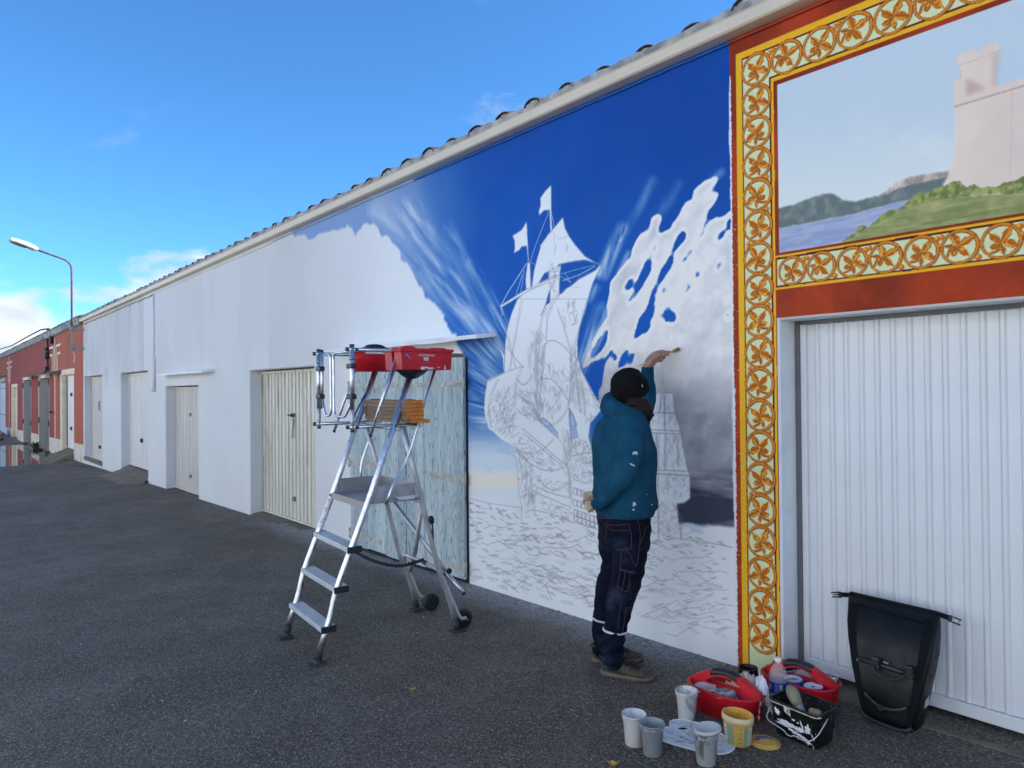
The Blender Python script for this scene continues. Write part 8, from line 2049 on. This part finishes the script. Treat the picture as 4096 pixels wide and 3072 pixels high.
# rag and paper thrown over the back of the front caddy
def crumple_cloth(name, label, c, ex, ey, sx, sy, mat, seed, amp, sag, cat='cloth'):
    n = 30; vs = []
    for i in range(n + 1):
        for j in range(n + 1):
            u, v = i / n - .5, j / n - .5; w_ = np.array([u * 5 + seed * 3.1]); q = np.array([v * 5 + seed])
            h = float(fbm(w_, q, 4, seed)[0] - .5); h2 = float(abs(fbm(w_ * 1.7 + 9, q * 1.7, 3, seed + 1)[0] - .5)); h3 = float(fbm(w_ * .8 + 4, q * .8, 3, seed + 2)[0] - .5)
            R_ = 1 - .35 * abs(h2) * 2; vs.append(c + ex * (u * sx * R_ + h3 * .05) + ey * (v * sy * R_ + h * .05) + UP * (amp * (h * 1.2 + h2 * 1.8) - sag * (u * u * 1.5 + v * v * 2.2)))
    mb = MB(); mb.add(vs, [(i * (n + 1) + j, (i + 1) * (n + 1) + j, (i + 1) * (n + 1) + j + 1, i * (n + 1) + j + 1) for i in range(n) for j in range(n)], 0, True); return tag(mb.build(name, mat), label, cat)
M_rag = basic('spotted_rag', alb(196, 186, 180), .9, var=.12, scale=14, bump=.4, bscale=60, speck=(alb(70, 66, 66), 60, .06)); M_paper = basic('white_paper', alb(204, 212, 236), .85, var=.03, scale=10, bump=.2)
crumple_cloth('rag', 'pinkish paint spotted rag draped over the back of the front caddy', P1(.075, .085, .158), e1x, UP.cross(e1x), .22, .13, M_rag, 2, .075, .16)
crumple_cloth('paper_towel', 'crumpled white paper on the rag between the two red caddies', P1(.135, .075, .170), (e1x * .8 - UP.cross(e1x) * .6).normalized(), (UP.cross(e1x) * .8 + e1x * .6).normalized(), .16, .09, M_paper, 5, .08, .20, 'paper')
crumple_cloth('rag', 'small end of a spotted rag inside the front red caddy', P1(-.005, .050, .108), e1x, UP.cross(e1x), .10, .06, M_rag, 3, .05, .10)

# ---- black roll-top pannier against the big door
M_bagf = NT('black_tarpaulin'); _c = M_bagf.coord('Object'); M_bagf = M_bagf.done(M_bagf.mix(M_bagf.rng(M_bagf.noise(_c, 7, 4), .3, .7), (.004, .0042, .005), (.008, .0085, .0105)), M_bagf.rng(M_bagf.noise(_c, 11, 4), .3, .7, .34, .55), 0, M_bagf.bump(M_bagf.math('ADD', M_bagf.noise(_c, 14, 4), M_bagf.math('MULTIPLY', M_bagf.noise(_c, 200, 2), .15)), .25, .01), Specular_IOR_Level=.28)
M_bagm = basic('black_side_cloth', (.006, .006, .007), .8, var=.2, scale=60, bump=.3, bscale=300, Specular_IOR_Level=.15)
gz = base_z(-1.5)
def bagring(z, xl, xr, yf, yb, rad=.02, n=5):
    out = []
    for (x, y, a0) in ((xr - rad, yb - rad, 0), (xl + rad, yb - rad, 90), (xl + rad, yf + rad, 180), (xr - rad, yf + rad, 270)):
        for k in range(n + 1): t = math.radians(a0 + 90 * k / n); out.append(Vector((x + math.cos(t) * rad, y + math.sin(t) * rad, z)))
    return out
bag = thing('pannier_bag', 'black roll-top bike pannier standing open against the white garage door', 'bag', (-1.51, -.06, gz))
prof = [(.004, -1.625, -1.395, -.145, .020, .03), (.05, -1.640, -1.385, -.150, .028, .03), (.15, -1.668, -1.366, -.142, .034, .03), (.26, -1.700, -1.345, -.122, .040, .03), (.36, -1.730, -1.332, -.088, .056, .025), (.44, -1.752, -1.330, -.046, .066, .02), (.500, -1.770, -1.334, .010, .074, .014), (.535, -1.782, -1.338, .045, .076, .008), (.552, -1.785, -1.340, .054, .072, .006)]
m_ = MB(); m_.loft([bagring(gz + z + (.012 * math.sin((z) * 30) if .1 < z < .5 else 0) * 0, xl, xr, yf, yb, rad) for z, xl, xr, yf, yb, rad in prof]); bb = m_.build('bag_body', M_bagf, bag)
zz = np.array([p[0] for p in prof]); ipf = lambda k, z: float(np.interp(z, zz, [p[k] for p in prof]))
def bf(u, z, off=.002): return Vector((ipf(1, z) + (ipf(2, z) - ipf(1, z)) * u, ipf(3, z) - off, gz + z))
for ua, ub in ((.0, .13), (.87, 1.0)):       # cloth gussets either side of the glossy front
    mb = MB(); vs = [bf(min(max(u, .03), .97), z, .0015) for z in np.linspace(.03, .52, 14) for u in (ua, ub)]; mb.add(vs, [(2 * k, 2 * k + 1, 2 * k + 3, 2 * k + 2) for k in range(13)], 0, True); mb.build('gusset', M_bagm, bag)
mb = MB(); mb.prism([(-.215, -.004), (.215, -.004), (.215, .012), (-.215, .012)], (1, 0, -.02), UP, (-1.562, .050, gz + .546), (0, .026, 0)); mb.build('roll_strip', M_bagm, bag)
m_ = MB(); a, b_ = bf(.14, .515, .004), bf(.86, .500, .004); m_.tube([a, b_], .007, 6, flat=(.5, (0, 1, 0))); m_.build('stiffener', M_bagm, bag)
for s, x, mt in ((-1, -1.785, M_blackp), (1, -1.340, M_blackp)):
    p0 = Vector((x, .062, gz + .546)); m_ = MB(); m_.box(p0 + Vector((s * .022, 0, -.006)), (.05, .006, .024), Euler((0, s * .15, 0)).to_matrix()); m_.build('strap', M_bagm, bag)
    pc_ = p0 + Vector((s * .062, 0, -.014)); R = Euler((0, s * .22, 0)).to_matrix(); bk_ = MB(); bk_.box(pc_ - Vector((s * .014, 0, -.003)), (.016, .012, .034), R, bev=.003)
    for q in (-1, 1): bk_.box(pc_ + R @ Vector((s * .014, 0, q * .012)), (.036, .010, .007), R, bev=.002)
    bk_.box(pc_ + R @ Vector((s * .012, 0, 0)), (.028, .008, .006), R, bev=.002); bk_ = bk_.build('buckle', M_blackp, bag)
    if s > 0: m_ = MB(); m_.box(pc_ + R @ Vector((.012, -.006, .004)), (.022, .002, .012), R); m_.build('painted_glint', M_refl, bk_)  # pale plate painted in as a highlight on the buckle
rail = MB(); rail.tube([bf(.13, .285, .010), bf(.87, .275, .010)], .013, 8, flat=(.6, (0, 1, 0))); rail = rail.build('mounting_rail', M_blackp, bag)
for u in (.40, .82): m_ = MB(); m_.box(bf(u, .290, .020), (.035, .03, .060), bev=.006); m_.build('hook', M_blackp, rail)
m_ = MB(); m_.tube(smoothed([bf(.36, .315, .02), bf(.37, .262, .045), bf(.56, .240, .05), bf(.76, .258, .045), bf(.80, .30, .02)], 3), .005, 8); m_.build('pull_cord', M_blackp, rail)
m_ = MB(); m_.box(bf(.52, .303, .018), (.026, .006, .008)); m_.build('clip', M_greym, rail)
for u in (.14, .86): m_ = MB(); m_.tube([bf(u, .28, .012), bf(u, .28, .020)], .005, 8); m_.build('bolt', M_greym, rail)
hd = MB(); ps = smoothed([bf(.18, .130, .006), bf(.22, .118, .012), bf(.40, .092, .018), bf(.62, .090, .018), bf(.80, .110, .012), bf(.84, .122, .006)], 2); hd.tube(ps, .010, 8, flat=(.6, (0, 1, 0))); hd = hd.build('lower_guide', M_blackp, bag)
m_ = MB(); m_.tube([bf(.46, .092, .018), bf(.46, .092, .034)], .014, 10); m_.build('bolt', M_blackp, hd)
m_ = MB(); m_.tube(smoothed([bf(.02, .036, .004), bf(.10, .014, .012), bf(.40, .008, .016), bf(.75, .006, .016), bf(.92, .014, .012), bf(.98, .03, .004)], 2), .011, 8); m_.build('bottom_edge', M_blackp, bag)
m_ = MB(); m_.add([Vector((ipf(2, z) + .0015, y, gz + z)) for z, y in ((.100, -.05), (.145, -.06), (.160, -.02), (.110, .0))], [(0, 1, 2, 3)]); m_.build('reflector', M_refl, bag)

# ---- fallen leaves, stones and paint chips
M_leaf = basic('yellow_leaf', alb(186, 150, 72), .8, var=.3, scale=60, bump=.5); M_deb = basic('dry_leaf', alb(150, 122, 84), .85, var=.3, scale=50, bump=.6)
def leaf(px, py, s, label, mat, seed):
    c = Vector(gpt(px, py)) + UP * .004; r = random.Random(seed); n = 12; vs = []
    for k in range(n):
        a = 2 * math.pi * k / n; j = s * (1 + .28 * math.cos(5 * a)) * r.uniform(.8, 1.1); vs.append(c + Vector((math.cos(a) * j, math.sin(a) * j * .75, .004 + r.uniform(0, .45) * s)))
    mb = MB(); mb.add(vs + [c + UP * .002], [(k, (k + 1) % n, n) for k in range(n)]); mb.tube([c, c + Vector((s * .9, -s * .9, .004)), c + Vector((s * 1.4, -s * 1.2, .001))], .0012, 5); return tag(mb.build('fallen_leaf', mat), label, 'leaf', 'fallen leaves on the asphalt')
leaf(1651, 2762, .022, 'curled yellow leaf alone on the open asphalt right of the ladder', M_leaf, 1); leaf(2452, 3064, .026, 'yellow leaf on the asphalt just left of the white paint cup', M_leaf, 2); leaf(2890, 2668, .024, 'dry brown leaf at the wall foot by the black paint can', M_deb, 3); leaf(2744, 2744, .018, 'dry leaf behind the clear smeared cup', M_deb, 4)
def chips():
    mb = MB(); r = random.Random(21)
    for k in range(900):
        if k < 520: x = r.uniform(-11, -2.2); y = -abs(r.gauss(0, .16)) - .01
        else: x = r.uniform(-6.5, .4); y = r.uniform(-3.0, -.02)
        s = r.uniform(.0025, .0075) if k % 12 else r.uniform(.007, .015); c = G3(x, y, .001); a = r.uniform(0, 6.28); n = 5
        vs = [c + Vector((math.cos(a + q * 1.257) * s * r.uniform(.6, 1.2), math.sin(a + q * 1.257) * s * r.uniform(.4, 1.0), r.uniform(.0005, s * .5))) for q in range(n)]
        mb.add(vs + [c + UP * s * .5], [(q, (q + 1) % n, n) for q in range(n)])
    o = mb.build('paint_chips', basic('paint_chip', alb(176, 182, 188), .8, var=.25, scale=8)); struct(o, 'stuff')
    mb = MB()
    for k in range(420):
        x = r.uniform(-24, -2.3); y = -abs(r.gauss(0, .05)) - .005
        s = r.uniform(.004, .014); c = G3(x, y, .002); n = 6; a = r.uniform(0, 6)
        ring_ = [c + Vector((math.cos(a + q * 1.047) * s * r.uniform(.7, 1.2), math.sin(a + q * 1.047) * s * r.uniform(.6, 1.0), 0)) for q in range(n)]; mb.add(ring_ + [c + Vector((0, 0, s * .8))], [(q, (q + 1) % n, n) for q in range(n)])
    struct(mb.build('rubble', basic('mortar_crumb', alb(120, 118, 114), .95, var=.35, scale=12)), 'stuff')
chips()
